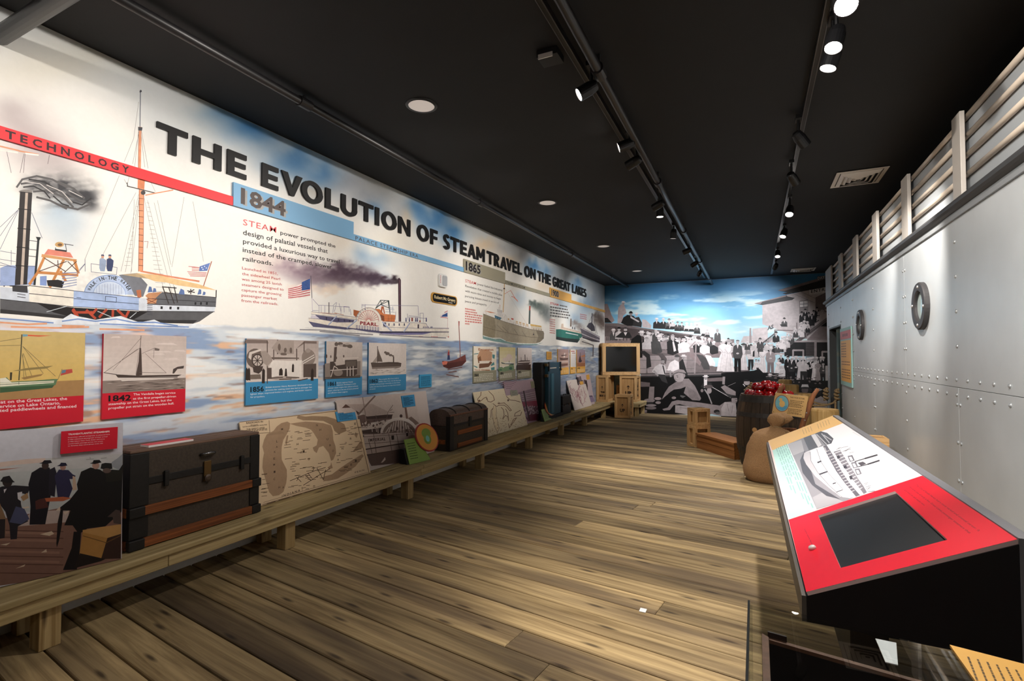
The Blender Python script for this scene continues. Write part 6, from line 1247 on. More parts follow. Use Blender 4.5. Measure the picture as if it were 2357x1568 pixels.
P.poly([(1370, 200), (1620, 130), (1690, 440), (1740, 560), (1500, 590)], '#8f7684'); P.lines([[(1380, 240 + i * 26), (1640, 180 + i * 30)] for i in range(6)], 6, '#c9b7be'); P.poly([(1420, 330), (1660, 300), (1680, 380), (1440, 390)], '#8d3c52'); P.ells([(rr.uniform(1440, 1680), rr.uniform(390, 580), 9, 12) for _ in range(90)], '#5c3344', 6); P.ells([(rr.uniform(1420, 1680), rr.uniform(380, 560), 7, 10) for _ in range(60)], '#c7b3bc', 6); P.poly([(1500, 500), (1720, 480), (1740, 560), (1500, 590)], '#6a2c3e'); P.lines([[(1445, 180), (1490, 420), (1525, 570)], [(1385, 240), (1420, 330)]], 18, '#3a2228'); P.lines([[(1600, 130), (1650, 330), (1690, 480)]], 18, '#33264a')
tagcard(P, root, [(1535, 48), (1602, 38), (1615, 130), (1550, 142)], '#97937c', '#6f6b58', 5)
P.build('print', root)
root, P = leaning('map_board', 'leaning white map with fine red lines at the far end of the bench', 'board', (1299, 877), (1339, 872), (1328, 948), (1362, 934), '#dccfc8', xb=-3.345)
P.zoom(1200, 780, 7.84)
for i in range(60):
    x = rr.uniform(800, 1150); y = rr.uniform(780, 1200); px = [(x, y)]
    for k in range(4): x += rr.uniform(-25, 35); y += rr.uniform(5, 55); px.append((x, y))
    if 800 + (px[-1][1] - 760) * .45 - 10 < px[-1][0] < 1080 + (px[-1][1] - 720) * .40 and 800 + (px[0][1] - 760) * .45 - 10 < px[0][0] < 1070 + (px[0][1] - 720) * .38 and px[-1][1] < 1230: P.line(px, 7, rr.choice(['#a8707a', '#8c5a62', '#b58a90']), 0)
P.lay += 1
tagcard(P, root, [(1035, 742), (1095, 730), (1120, 820), (1065, 835)], '#eab04e', '#c98a34', 3)
P.build('print', root)
root, P = leaning('photo_board', 'small leaning photograph of standing people beside the far crates', 'board', (1322.5, 863), (1354.5, 860.5), (1345, 935), (1369, 925), '#cdbcc2', xt=XL + .016, xb=-3.40)
P.zoom(1200, 780, 7.84)
for i in range(12):
    x = rr.uniform(990, 1230); y = 670 + rr.uniform(-10, 60) + (x - 990) * .3; P.line([(x, y), (x + 20, y + rr.uniform(80, 200))], rr.uniform(14, 26), rr.choice(['#2e2226', '#4a3a40', '#86747a']))
P.poly([(1190, 1030), (1280, 1020), (1330, 1130), (1260, 1150)], '#9484a4'); P.text('175s', (1210, 1055), (1280, 1045), (1212, 1030), '#2e2226', .03)
tagcard(P, root, [(1168, 655), (1218, 645), (1232, 730), (1180, 740)], '#eab04e', '#c98a34', 3)
P.build('print', root)

# ================================================================ trunks and cases on the bench
M_canvas = mat('trunk_canvas', '#3a3026', rough=.75, noise=.25, nscale=60, bump=.2)
M_iron = mat('black_iron', '#1c1a19', rough=.55, metal=.3, noise=.2, nscale=40)
M_brass = mat('dark_brass', '#6a5434', rough=.4, metal=.8)
W_slat = wood('trunk_slat', '#9c5a2c', '#5c3016', axis=1, fine=40, knots=False, var=.1, blotch=.3, blotch_col='#2e1a0e')
W_top = wood('trunk_top', '#7a6152', '#463429', axis=1, fine=40, knots=False, var=.15, blotch=.3, blotch_col='#2c221c')
t = thing('steamer_trunk', 'long flat topped steamer trunk with wooden slats and a red card on it', 'trunk', (-3.4, 2.17, ZB))
x0, x1, y0, y1, z0, z1 = XL + .03, -3.252, 1.755, 2.598, ZB + .004, .886
zl = .70
MB().box((x0, y0, z0), (x1, y1, zl - .003)).build('body', M_canvas, t, bevel=.006)
MB().box((x0 - .0, y0 - .002, zl), (x1 + .002, y1 + .002, z1 - .012)).build('lid', M_canvas, t, bevel=.006)
for zz in (z0 + .004, .508):
    MB().box((x1 - .004, y0 + .06, zz), (x1 + .020, y1 - .05, zz + .052)).build('front_slat', W_slat, t, bevel=.004)
    for ya, yb in ((y0 - .012, y0 + .075), (y1 - .06, y1 + .012)): MB().box((x1 - .01, ya, zz - .003), (x1 + .024, yb, zz + .055)).build('slat_clamp', M_iron, t, bevel=.005)
    MB().box((x0 + .02, y0 - .014, zz), (x1 - .012, y0 + .004, zz + .05)).build('end_slat', W_slat, t, bevel=.003)
for ya, yb in ((y0 - .006, y0 + .1), (y1 - .07, y1 + .006)):
    MB().box((x1 - .06, ya, z0 + .06), (x1 + .008, yb, .506)).build('corner_strap', M_iron, t, bevel=.004); MB().box((x1 - .06, ya, .563), (x1 + .008, yb, z1 - .014)).build('corner_strap', M_iron, t, bevel=.004)
MB().box((x1, y0 + .004, zl - .02), (x1 + .007, y1 - .004, zl + .022)).build('lid_band', M_iron, t, bevel=.002)
for k in range(4):
    xa = x0 + .008 + k * .068; MB().box((xa, y0 - .004, z1 - .013), (xa + .05, y1 + .004, z1 + .006)).build('top_slat', W_top, t, bevel=.005)
lk = MB().box((x1 + .006, 2.185, zl - .075), (x1 + .016, 2.235, zl + .055)).build('lock_plate', M_brass, t, bevel=.004)
MB().lathe([(.024, 0), (.024, .012), (.012, .016)], (x1 + .012, 2.21, zl - .055), 16, M=frame_of((1, 0, 0))).build('lock_boss', mat('lock_steel', '#5a4f48', rough=.35, metal=.8), lk, smooth=False)
for yy in (1.95, 2.46): MB().box((x1 + .006, yy - .014, zl - .05), (x1 + .022, yy + .014, zl + .045)).build('latch', M_iron, t, bevel=.005)
MB().tube([(x1 + .006, 2.165, .80), (x1 + .03, 2.175, .805), (x1 + .036, 2.21, .808), (x1 + .03, 2.245, .805), (x1 + .006, 2.255, .80)], .009, 8).build('handle', mat('handle_steel', '#7d7d80', rough=.25, metal=.9), t, smooth=True)
rc = thing('text_card', 'flat red card lying on top of the long steamer trunk', 'card', (-3.32, 1.99, z1 + .007))
c4 = [at(308, 1028, 2, z1 + .008), at(433, 1017, 2, z1 + .008), at(412, 1011, 2, z1 + .008), at(310, 1026, 2, z1 + .008)]
MB().obox((-3.315, 2.0, z1 + .0125), (.042, 0, 0), (0, .135, 0), (0, 0, .006)).build('board', mat('card_edge', '#e9e2df', rough=.5), rc)
MB().obox((-3.315, 2.0, z1 + .0188), (.0415, 0, 0), (0, .1345, 0), (0, 0, .0006)).build('red_face', mat('board_d9404a', '#d9404a', rough=.5), rc)
# domed trunk
t = thing('domed_trunk', 'dark domed trunk with tan slats beside the first oval sign', 'trunk', (-3.39, 5.62, ZB))
x0, x1, y0, y1, z0 = XL + .012, -3.242, 5.158, 6.092, ZB + .003
zf = .735
MB().box((x0, y0, z0), (x1, y1, .605)).build('body', M_canvas, t, bevel=.008)
prof = [(x1, .61), (x1, zf)] + [((x0 + x1) / 2 + (x1 - x0) / 2 * math.cos(a), zf + .075 * math.sin(a)) for a in [PI * k / 10 for k in range(1, 10)]] + [(x0, zf), (x0, .61)]
MB().prism([(a, y0, b) for a, b in prof], (0, y1 - y0, 0)).build('lid', mat('dome_tin', '#54433a', rough=.5, noise=.3, nscale=50), t)
for yy in (5.3, 5.62, 5.94): MB().tube([(a, yy, b + .003) for a, b in prof[1:-1]], .009, 6).build('dome_slat', M_iron, t)
MB().tube([(x1 + .002, y0, zf), (x1 + .002, y1, zf)], .012, 8).build('edge_band', mat('rust_band', '#6b4632', rough=.6, noise=.3, nscale=40), t)
for zz in (.49, .335): MB().box((x1 - .003, 5.33, zz), (x1 + .014, 5.93, zz + .055)).build('front_slat', W_slat, t, bevel=.003)
for ya in (y0 - .004, y1 - .086): MB().box((x1 - .05, ya, z0 + .002), (x1 + .008, ya + .09, zf - .01)).build('corner_strap', M_iron, t, bevel=.004)
MB().box((x1, 5.6, .56), (x1 + .012, 5.66, .68)).build('hasp', M_iron, t, bevel=.004)
MB().box((x1, y0 + .09, .60), (x1 + .006, y1 - .09, .625)).build('lid_band', M_iron, t)
MB().box((x0 + .06, y0 - .010, .40), (x1 - .06, y0, .45)).build('end_slat', W_slat, t)
# wardrobe trunk standing open
t = thing('wardrobe_trunk', 'tall open wardrobe trunk with a dark left half and a blue right half', 'trunk', (-3.4, 9.9, ZB))
M_bl = mat('trunk_blue', '#1f4a5e', rough=.5, noise=.15, nscale=30); M_bk = mat('trunk_black', '#121214', rough=.6)
yl0 = at(1240, 900, 0, -3.42)[1]; ym = at(1262.5, 900, 0, -3.30)[1]; yr = at(1291, 900, 0, -3.30)[1]; zt = at(1275, 834, 0, -3.30)[2]
MB().box((XL + .01, yl0, ZB + .06), (-3.36, ym - .01, zt)).build('dark_half', M_bk, t, bevel=.012)
MB().box((-3.50, ym, ZB + .06), (-3.30, yr, zt)).build('blue_half', M_bl, t, bevel=.012)
MB().box((-3.302, ym + .12, ZB + .1), (-3.292, ym + .26, zt - .2)).build('blue_stripe', mat('trunk_blue_light', '#2f6f86', rough=.45), t)
MB().box((-3.52, ym - .02, ZB + .001), (-3.29, yr + .1, ZB + .058)).build('base_plinth', M_bk, t)
for a, b in ((ym, ym + .05), (yr - .05, yr)): MB().box((-3.31, a, zt - .16), (-3.288, b + .002, zt + .006)).build('corner_cap', mat('trunk_corner', '#0e1416', rough=.4, metal=.4), t, bevel=.004)
for zz in (zt - .02, zt - .21): MB().box((-3.345, ym - .09, zz - .05), (-3.29, ym - .012, zz)).build('clasp', M_brass, t, bevel=.006)
P = Print(Plane((-3.3, 0, 0), (0, 1, 0), (0, 0, 1), (1, 0, 0)), base=.0005)
for a, b in ((ym + .06, ym + .4), (ym + .55, ym + .85)): P.raw([(a, zt - .115), (b, zt - .112), (b, zt - .09), (a, zt - .093)], [(0, 1, 2, 3)], '#c9c6bd', 0)
P.build('top_marks', t, 'pale worn marks')
def suitcase(label, x0, x1, y0, y1, z0, z1, col):
    t = thing('suitcase', label, 'suitcase', ((x0 + x1) / 2, (y0 + y1) / 2, z0)); m = mat('leather_' + col.lstrip('#'), col, rough=.55, noise=.2, nscale=60)
    zm = (z0 + z1) / 2
    MB().box((x0, y0, z0), (x1, y1, zm - .002)).build('body', m, t, bevel=.012); MB().box((x0, y0, zm + .002), (x1, y1, z1)).build('lid', m, t, bevel=.012)
    yc = (y0 + y1) / 2; MB().tube([(x1 - .05, yc - .07, z1 - .004), (x1 - .05, yc - .06, z1 + .02), (x1 - .05, yc + .06, z1 + .02), (x1 - .05, yc + .07, z1 - .004)], .008, 8).build('handle', M_iron, t)
    for yy in (yc - .12, yc + .12): MB().box((x1 - .002, yy - .015, zm - .02), (x1 + .006, yy + .015, zm + .02)).build('clasp', M_brass, t)
    return t
suitcase('small black suitcase on the bench right of the wardrobe trunk', -3.47, -3.31, yr + .13, yr + .62, ZB + .002, at(1310, 909, 0, -3.31)[2], '#161517')
suitcase('dark grey case against the wall behind the small black suitcase', XL + .01, -3.475, yr + .2, yr + .75, ZB + .002, ZB + .33, '#2a2a2c')

# oval signs on stands
def oval_sign(label, sd, green, c, rx, ry, tilt, xg):
    base = at((green[2][0] + green[3][0]) / 2, (green[2][1] + green[3][1]) / 2, 2, ZB)
    t = thing('oval_sign', label, 'sign', (base.x, base.y, ZB))
    b0, b1 = at(*green[3], 2, ZB + .002), at(*green[2], 2, ZB + .002); u = (b1 - b0).normalized(); n = Vector((u.y, -u.x, 0)); n = n if n.x > 0 else -n
    up = (Vector((0, 0, 1)) - n * .35).normalized(); n2 = u.cross(up); n2 = n2 if n2.x > 0 else -n2
    pl = Plane(b0, u, up, n2); P = Print(pl, eps=.00006, base=.0006)
    q = [P.uv(p) for p in green]; MB().prism([pl.pt(p) for p in q], -n2 * .008).build('text_plate', mat('sign_green', '#86a548', rough=.5), t)
    cu, cv = P.uv(c); ex = P.uv((c[0] + rx, c[1])); ey = P.uv((c[0], c[1] - ry)); a_ = abs(ex[0] - cu); b_ = abs(ey[1] - cv)
    ov = lambda k: [(cu + a_ * k * math.cos(s) + b_ * .12 * k * math.sin(s) * -1, cv + b_ * k * math.sin(s)) for s in [2 * PI * i / 28 for i in range(28)]]
    MB().prism([pl.pt(p, .006) for p in ov(1)], n2 * .01).build('oval_rim', mat('sign_red', '#a8302c', rough=.45), t); MB().prism([pl.pt(p, .016) for p in ov(.91)], n2 * .002).build('oval_plate', mat('sign_orange', '#dd9a3c', rough=.45), t)
    P3 = Print(pl, eps=.00006, base=.0188)
    E_ = lambda fx, fy, wx, wy, cc: P3.raw([(cu + a_ * (fx + wx * math.cos(s)), cv + b_ * (fy + wy * math.sin(s))) for s in [2 * PI * i / 14 for i in range(14)]], [tuple(range(14))], cc)
    E_(-.02, .28, .42, .34, '#7f9c46'); E_(-.02, -.12, .34, .36, '#7f9c46'); E_(0, -.1, .17, .22, '#7fc4c0')
    P3.build('emblem', t, 'plain green and pale blue patches')
    for i in range(7):
        (ax, ay), (bx, by), (cx_, cy_), (dx, dy) = green; f = .2 + i * .1; L = lambda s, tt: (ax + (bx - ax) * s + (dx - ax) * tt, ay + (by - ay) * s + (dy - ay) * tt)
        P.greek(L(.15, f), L(.75, f), L(.15, f - .03), '#3c4d1e', i)
    P.build('print', t)
    q = lambda p, k, z: p - n * k + Vector((0, 0, z)); s0, s1 = b0 - u * .02, b1 - u * .05
    MB().prism([q(s0, .014, 0), q(s0, sd, 0), q(s0, max(sd, .075), .15), q(s0, .014 + .35 * .15, .15)], s1 - s0).build('stand', M_bk, t)
oval_sign('orange oval sign with a red rim on a green plate, nearest the long map', .13, [(930, 1012.6), (960, 1007), (991.5, 1058), (943, 1070)], (980.8, 1007.5), 25, 34, 0, 0)
oval_sign('farther orange oval sign on a green plate beside the wardrobe trunk', .07, [(1246, 943), (1258, 940), (1273, 963), (1254, 971)], (1265, 939), 11.5, 21, 0, 0)

# ================================================================ crates
W_crx = wood('crate_x', '#cfa876', '#a9814f', axis=0, fine=34, knots=False, var=.1, blotch=.15)
W_crz = wood('crate_z', '#cfa876', '#a9814f', axis=2, fine=34, knots=False, var=.1, blotch=.15)
W_cri = wood('crate_panel', '#b58c5a', '#8f6a3e', axis=2, fine=24, knots=False, var=.1, blotch=.2)
def meet(px, A, d):
    """point on the ground line A + t d that lies under picture column px"""
    r = ray(px, 819); r2 = Vector((r.x, r.y)); a = Vector((A[0], A[1])); d2 = Vector((d[0], d[1]))
    den = r2.x * d2.y - r2.y * d2.x
    t = (a.y * r2.x - a.x * r2.y) / -den
    return t
def crate(label, A, ex, ey, w, d, z0, z1, name='wooden_crate', cat='crate', text=None, side=None, bar=.055, open_=False, group=None, screen=False):
    """A: lower near-left corner (front face runs along ex, depth along ey)"""
    A = Vector((A[0], A[1], 0)); ex = Vector((ex[0], ex[1], 0)).normalized(); ey = Vector((ey[0], ey[1], 0)).normalized(); h = z1 - z0
    t = thing(name, label, cat, A + ex * w / 2 + ey * d / 2 + Vector((0, 0, z0)), group)
    ez = Vector((0, 0, 1)); th = .022
    B = lambda a0, a1, b0, b1, c0, c1: (A + ex * (a0 + a1) / 2 + ey * (b0 + b1) / 2 + Vector((0, 0, z0 + (c0 + c1) / 2)), ex * (a1 - a0) / 2, ey * (b1 - b0) / 2, ez * (c1 - c0) / 2)
    P_ = lambda n, m, *q: MB().obox(*B(*q)).build(n, m, t, bevel=.002)
    if open_:
        P_('back_panel', W_cri, th, w - th, d - th - .008, d - th, .0, h); P_('inner_side', W_cri, th, th + .008, th, d - th, 0, h); P_('base_panel', W_cri, th, w - th, th, d - th, 0, .01)
        P_('front_panel', W_cri, th, w - th, th + .012, th + .018, .0, h - .03); P_('side_panel', W_cri, th + .012, th + .018, th + .02, d - th, 0, h - .03)
    else:
        MB().obox(*B(th, w - th, th, d - th, .004, h - .004)).build('body', W_cri, t)
    for (b0, b1, nm) in ((0, th, 'front'), (d - th, d, 'back')):
        P_(nm + '_rail', W_crx, 0, w, b0, b1, h - bar, h); P_(nm + '_rail', W_crx, 0, w, b0, b1, 0, bar)
        P_(nm + '_stile', W_crz, 0, bar, b0, b1, bar, h - bar); P_(nm + '_stile', W_crz, w - bar, w, b0, b1, bar, h - bar)
    for (a0, a1, nm) in ((0, th, 'side'), (w - th, w, 'side')):
        P_(nm + '_rail', W_crx, a0, a1, th, d - th, h - bar, h); P_(nm + '_rail', W_crx, a0, a1, th, d - th, 0, bar)
        P_(nm + '_stile', W_crz, a0, a1, th, th + bar, bar, h - bar); P_(nm + '_stile', W_crz, a0, a1, d - th - bar, d - th, bar, h - bar)
    for b0, b1 in ((th, th + bar * .8), (d - th - bar * .8, d - th)): P_('top_rail', W_crx, th, w - th, b0, b1, h - th, h)
    if text:
        pl = Plane(A + ey * (th - .001) + Vector((0, 0, z0)), ex, ez, -ey); P = Print(pl, base=.0015)
        for s_, u0, v0, ww, hh in text:
            if s_ == '^': P.raw([(u0, v0), (u0 + ww * .3, v0), (u0 + ww * .3, v0 + hh * .55), (u0 + ww * .15, v0 + hh)], [(0, 1, 2)], '#2b2018', 0) if False else P.raw([(u0 + ww * .42, v0), (u0 + ww * .58, v0), (u0 + ww * .58, v0 + hh * .6), (u0 + ww, v0 + hh * .5), (u0 + ww * .5, v0 + hh), (u0, v0 + hh * .5), (u0 + ww * .42, v0 + hh * .6)], [(0, 1, 2, 3, 4, 5, 6)], '#2b2018')
            else: P.textuv(s_, u0, v0, ww, hh, '#2b2018', .045)
        P.build('stencil', t, 'dark stencilled lettering')
    if side:
        s_, which = side
        o = A + (ex * (w - th + .001) if which > 0 else ex * (th - .001)) + Vector((0, 0, z0)); n = ex if which > 0 else -ex
        P = Print(Plane(o, ez, -ey if which < 0 else ey, n), base=.0015)   # lettering runs upwards
        P.textuv(s_, h * .18, (d * .38 if which > 0 else -d * .6), h * .6, d * .22, '#2b2018', .03); P.build('side_stencil', t, 'lettering running up the side')
    return t
X_, Y_ = (1, 0), (0, 1)
cxx = lambda px, y: at(px, 860, 1, y).x
# crate on the bench end
ya = 12.30; xa, xb = XL + .012, cxx(1398.5, ya); za = at(1385, 864.5, 1, ya).z
crate('pale crate stencilled THIS SIDE UP under the left of the framed screen', (xa, ya), X_, Y_, xb - xa, meet(1413, (xb, ya), Y_), ZB + .001, za, text=[('^', (xb - xa) * .42, .30, .045, .09), ('THIS', (xb - xa) * .36, .215, .10, .045), ('SIDE UP', (xb - xa) * .27, .13, .17, .045)], side=None)
yb = 12.62; x0c, x1c = cxx(1426, yb), cxx(1465, yb); zb_ = at(1445, 865.5, 1, yb).z
crate('pale crate stencilled UP under the right of the framed screen', (x0c, yb), X_, Y_, x1c - x0c, min(.5, meet(1474, (x1c, yb), Y_)), ZB + .001, zb_, text=[('^', (x1c - x0c) * .40, .30, .085, .10), ('UP', (x1c - x0c) * .32, .17, .15, .085)], side=('UP', 1))
crate('narrow crate standing between the two stencilled crates', (xb + .05, 12.95), X_, Y_, .12, .18, ZB + .001, ZB + .38)
yc = 11.86; x0s, x1s = cxx(1414, yc), cxx(1449.5, yc)
crate('smallest crate stencilled UP standing on the floor at the bench end', (x0s, yc), X_, Y_, x1s - x0s, .39, .001, at(1430, 909.5, 1, yc).z, text=[('^', (x1s - x0s) * .42, .25, .06, .08), ('UP', (x1s - x0s) * .34, .14, .115, .075)], side=('UP', 1))
# screen in a crate frame
ph = math.radians(27); ex = (math.cos(ph), math.sin(ph)); ey = (-math.sin(ph), math.cos(ph))
A = at(1387, 866, 1, 12.42); A = Vector((A.x, A.y, max(za, zb_) + .002))
wd = meet(1473, A, ex); dp = meet(1366.5, A, ey); zt = at(1387, 790, 1, A.y).z
t = crate('screen framed in a pale wooden crate on top of the stacked crates', A, ex, ey, wd, min(.42, abs(dp)), A.z, zt, name='framed_screen', cat='screen', bar=.085, side=('FRAGILE', -1))
EX, EY = Vector((ex[0], ex[1], 0)), Vector((ey[0], ey[1], 0)); h = zt - A.z
M_scr = mat('screen_glass', '#0b0c0e', rough=.08, spec=.8)
MB().obox(A + EX * wd / 2 + EY * .011 + Vector((0, 0, h / 2)), EX * (wd / 2 - .085), EY * .002, Vector((0, 0, h / 2 - .085))).build('screen', M_scr, t)

# open frame crates and the step
A0 = Vector((-.872, 8.56, 0)); exw, exn = (.8, .6), (-.6, .8)
w1 = meet(1633.5, A0, exw); d1 = abs(meet(1579, A0, exn)); d1 = min(d1, .4); z1 = at(1595, 981, 1, A0.y).z; z2 = at(1595, 941.5, 1, A0.y).z
crate('lower open frame crate behind the end of the wooden step', A0, exw, exn, w1, d1, .001, z1, open_=True, bar=.05)
crate('upper open frame crate stacked on the lower one by the step', A0 + Vector((.006, .004, 0)), exw, exn, w1 - .01, d1 - .01, z1 + .001, z2, open_=True, bar=.05)
W_step = wood('step_wood', '#a8703c', '#77481f', axis=0, fine=30, knots=False, var=.12, blotch=.3, blotch_col='#5a3416')
t = thing('wooden_step', 'long reddish brown wooden step beside the barrel of apples', 'step', (-.5, 8.2, 0))
L_ = Vector((.6, -.8, 0)); D_ = Vector((.8, .6, 0)); S0 = A0 + L_ * .02
for (a0, a1, b0, b1, c0, c1, nm) in [(0, .96, 0, .34, .205, .235, 'tread'), (.01, .95, .012, .03, .12, .203, 'front_board'), (.01, .95, .016, .034, .0, .115, 'front_board'), (.01, .03, .03, .32, 0, .203, 'end_board'), (.93, .95, .03, .32, 0, .203, 'end_board'), (.01, .95, .31, .33, 0, .203, 'back_board')]:
    c = S0 + L_ * (a0 + a1) / 2 + D_ * (b0 + b1) / 2 + Vector((0, 0, (c0 + c1) / 2))
    o = bpy.data.objects.new(nm, bpy.data.meshes.new(nm)); mb = MB().box((-(a1 - a0) / 2, -(b1 - b0) / 2, -(c1 - c0) / 2), ((a1 - a0) / 2, (b1 - b0) / 2, (c1 - c0) / 2))
    o.data.from_pydata(mb.v, [], mb.f); o.data.materials.append(W_step); C.objects.link(o); o.parent = t; o.location = c - LOC[t.name]; o.rotation_euler = (0, 0, math.atan2(-.8, .6))

# ================================================================ barrels, apples, rope, sack
W_stave = wood('barrel_stave', '#4a3826', '#231a11', axis=2, fine=34, knots=False, var=.3, blotch=.4, blotch_col='#1d1610')
M_hoop = mat('hoop_iron', '#2b2724', rough=.6, metal=.4, noise=.3, nscale=30)
def barrel(label, c, rb, rm, h, n=22, bung=None):
    t = thing('wooden_barrel', label, 'barrel', (c[0], c[1], 0)); c = Vector((c[0], c[1], 0))
    prof = [(rb + (rm - rb) * math.sin(PI * (.08 + .84 * k / 10)) ** .9 * 1.0, h * k / 10) for k in range(11)]
    rot0 = 0
    me = None
    a = PI / n * .96; vs, fs = [], []
    for r, z in prof:
        for rr_ in (r, r - .025):
            for s in (-a, 0, a): vs.append((rr_ * math.cos(s), rr_ * math.sin(s), z))
    m = len(prof)
    for i in range(m - 1):
        o, q = i * 6, (i + 1) * 6
        fs += [(o, o + 1, q + 1, q), (o + 1, o + 2, q + 2, q + 1), (o + 4, o + 3, q + 3, q + 4), (o + 5, o + 4, q + 4, q + 5), (o + 3, o, q, q + 3), (o + 2, o + 5, q + 5, q + 2)]
    fs += [(0, 3, 4, 1), (1, 4, 5, 2), ((m - 1) * 6, (m - 1) * 6 + 1, (m - 1) * 6 + 4, (m - 1) * 6 + 3), ((m - 1) * 6 + 1, (m - 1) * 6 + 2, (m - 1) * 6 + 5, (m - 1) * 6 + 4)]
    me = bpy.data.meshes.new('stave'); me.from_pydata(vs, [], fs); me.materials.append(W_stave); me.update()
    for k in range(n):
        o = bpy.data.objects.new('stave', me); C.objects.link(o); o.parent = t; o.rotation_euler = (0, 0, 2 * PI * k / n)
    def rad(z): return np.interp(z, [p[1] for p in prof], [p[0] for p in prof])
    for z0, z1 in ((.012 * h, .09 * h), (.22 * h, .28 * h), (.70 * h, .76 * h), (.90 * h, .98 * h)):
        MB().lathe([(rad(z0) + .001, z0), (rad(z0) + .005, z0), (rad(z1) + .005, z1), (rad(z1) + .001, z1)], c, 32).build('hoop', M_hoop, t)
    MB().lathe([(.001, h * .86), (rad(h * .86) - .027, h * .86), (rad(h * .86) - .027, h * .86 + .015), (.001, h * .86 + .015)], c, 24).build('head', W_stave, t)
    MB().lathe([(.001, h * .05), (rad(h * .05) - .027, h * .05), (rad(h * .05) - .027, h * .05 + .015), (.001, h * .05 + .015)], c, 24).build('base_head', W_stave, t)
    return t
BC = (.155, 7.60); BH = .935
b = barrel('dark barrel heaped with red apples beside the burlap sack', BC, .31, .405, BH)
av = math.atan2(-BC[1], -BC[0]) ; bd = Vector((math.cos(av - .42), math.sin(av - .42), 0))
MB().lathe([(.03, 0), (.03, .012), (.02, .014)], Vector((BC[0], BC[1], .50)) + bd * .398, 16, M=frame_of(bd)).build('bung', mat('bung_cork', '#b58a58', rough=.7), b)
# apples
M_apple = mat('apple_red', '#7a0507', rough=.14, spec=.6, noise=.35, nscale=9)
ap = [(0.0, -.055), (.035, -.062), (.065, -.045), (.083, -.01), (.082, .025), (.064, .055), (.035, .064), (.012, .052), (.0005, .046)]
mb = MB().lathe([(r * .72 + .0003, z * .72) for r, z in ap], (0, 0, 0), 16)
me_a = bpy.data.meshes.new('apple_skin'); me_a.from_pydata(mb.v, [], mb.f); me_a.materials.append(M_apple); me_a.polygons.foreach_set('use_smooth', [True] * len(me_a.polygons)); me_a.update()
mb = MB().tube([(0, 0, .032), (.003, 0, .048), (.008, 0, .06)], .003, 5)
me_s = bpy.data.meshes.new('stem'); me_s.from_pydata(mb.v, [], mb.f); me_s.materials.append(mat('apple_stem', '#4a3218', rough=.8)); me_s.update()
lay = []
ra = random.Random(4)
for ring, (rr_, nn, zz) in enumerate([(.235, 12, BH - .005), (.12, 6, BH + .022), (.0, 1, BH + .03), (.15, 7, BH + .085), (.055, 3, BH + .115)]):
    for k in range(nn):
        a = 2 * PI * k / max(nn, 1) + ring * .4; lay.append((BC[0] + rr_ * math.cos(a), BC[1] + rr_ * math.sin(a), zz + ra.uniform(-.008, .008), ring, a))
pos_words = ['rim row', 'second row', 'middle', 'upper row', 'top']
for i, (x, y, z, ring, a) in enumerate(lay):
    t = thing('apple', 'glossy red apple heaped in the dark barrel', 'apple', (x, y, z), 'red apples in the barrel')
    t.rotation_euler = (ra.uniform(-.7, .7), ra.uniform(-.7, .7), ra.uniform(0, 6)); s = ra.uniform(.92, 1.06); t.scale = (s, s, s)
    for nm, m in (('skin', me_a), ('stem', me_s)):
        o = bpy.data.objects.new(nm, m); C.objects.link(o); o.parent = t
# second barrel with rope coil
B2 = at(1757, 900, 1, 8.95); B2 = (B2.x, B2.y); H2 = .86
barrel('darker barrel carrying the rope coil, behind the apple barrel', B2, .23, .28, H2, n=18)
M_rope = mat('rope_hemp', '#8c7350', rough=.85, noise=.4, nscale=70, bump=.5)
pth = []
for k in range(150):
    a = k * .28; lv = k // 45; r = [.255, .225, .19, .16][min(lv, 3)] + .012 * math.sin(k * .7); pth.append((B2[0] + r * math.cos(a), B2[1] + r * math.sin(a), H2 + .02 + .034 * k / 22.4 * .55 + .006 * math.sin(k * 1.3)))
MB().tube(pth, .017, 8).build('rope_coil', M_rope, None, smooth=True, label='thick brown rope coiled on the darker barrel', cat='rope')
# burlap sack
M_burlap = mat('burlap', '#8f6d49', rough=.95, noise=.22, nscale=120, bump=.6)
SC = at(1768, 1111, 2, 0)
t = thing('burlap_sack', 'full burlap sack tied at the neck beside the apple barrel', 'sack', (SC.x, SC.y + .1, 0))
sc0 = Vector((SC.x, SC.y + .1, 0))
prof = [(.02, 0), (.19, .004), (.235, .06), (.245, .15), (.232, .24), (.225, .30), (.228, .38), (.215, .47), (.18, .54), (.12, .585), (.06, .61), (.042, .63)]
mb = MB(); n = 40; prof2 = []
for (r0, z0), (r1, z1) in zip(prof[:-1], prof[1:]):
    for q in range(3): prof2.append((r0 + (r1 - r0) * q / 3, z0 + (z1 - z0) * q / 3))
prof2.append(prof[-1])
for r, z in prof2:
    for k in range(n):
        a = 2 * PI * k / n
        f = float(fbm(np.array([a * 1.2 + 3 + 0 * z]), np.array([z * 7]), 3)[0]) - .5
        pl_ = math.sin(a * 9 + z * 4) * .10 * max(0, (z - .42) / .2)
        rr_ = r * (1 + .16 * f + pl_) * (1.0 if z < .5 else 1); p = sc0 + Vector((rr_ * math.cos(a) * 1.12 + .16 * (z / .63) ** 2.2 * .55, rr_ * math.sin(a) * .95, z + (.012 * f if z > .02 else 0)))
        mb.v.append(tuple(p))
m = len(prof2)
mb.f = [(i * n + k, i * n + (k + 1) % n, (i + 1) * n + (k + 1) % n, (i + 1) * n + k) for i in range(m - 1) for k in range(n)] + [tuple(range(n))[::-1]]
mb.build('body', M_burlap, t, smooth=True)
nk = sc0 + Vector((.088, 0, .625))
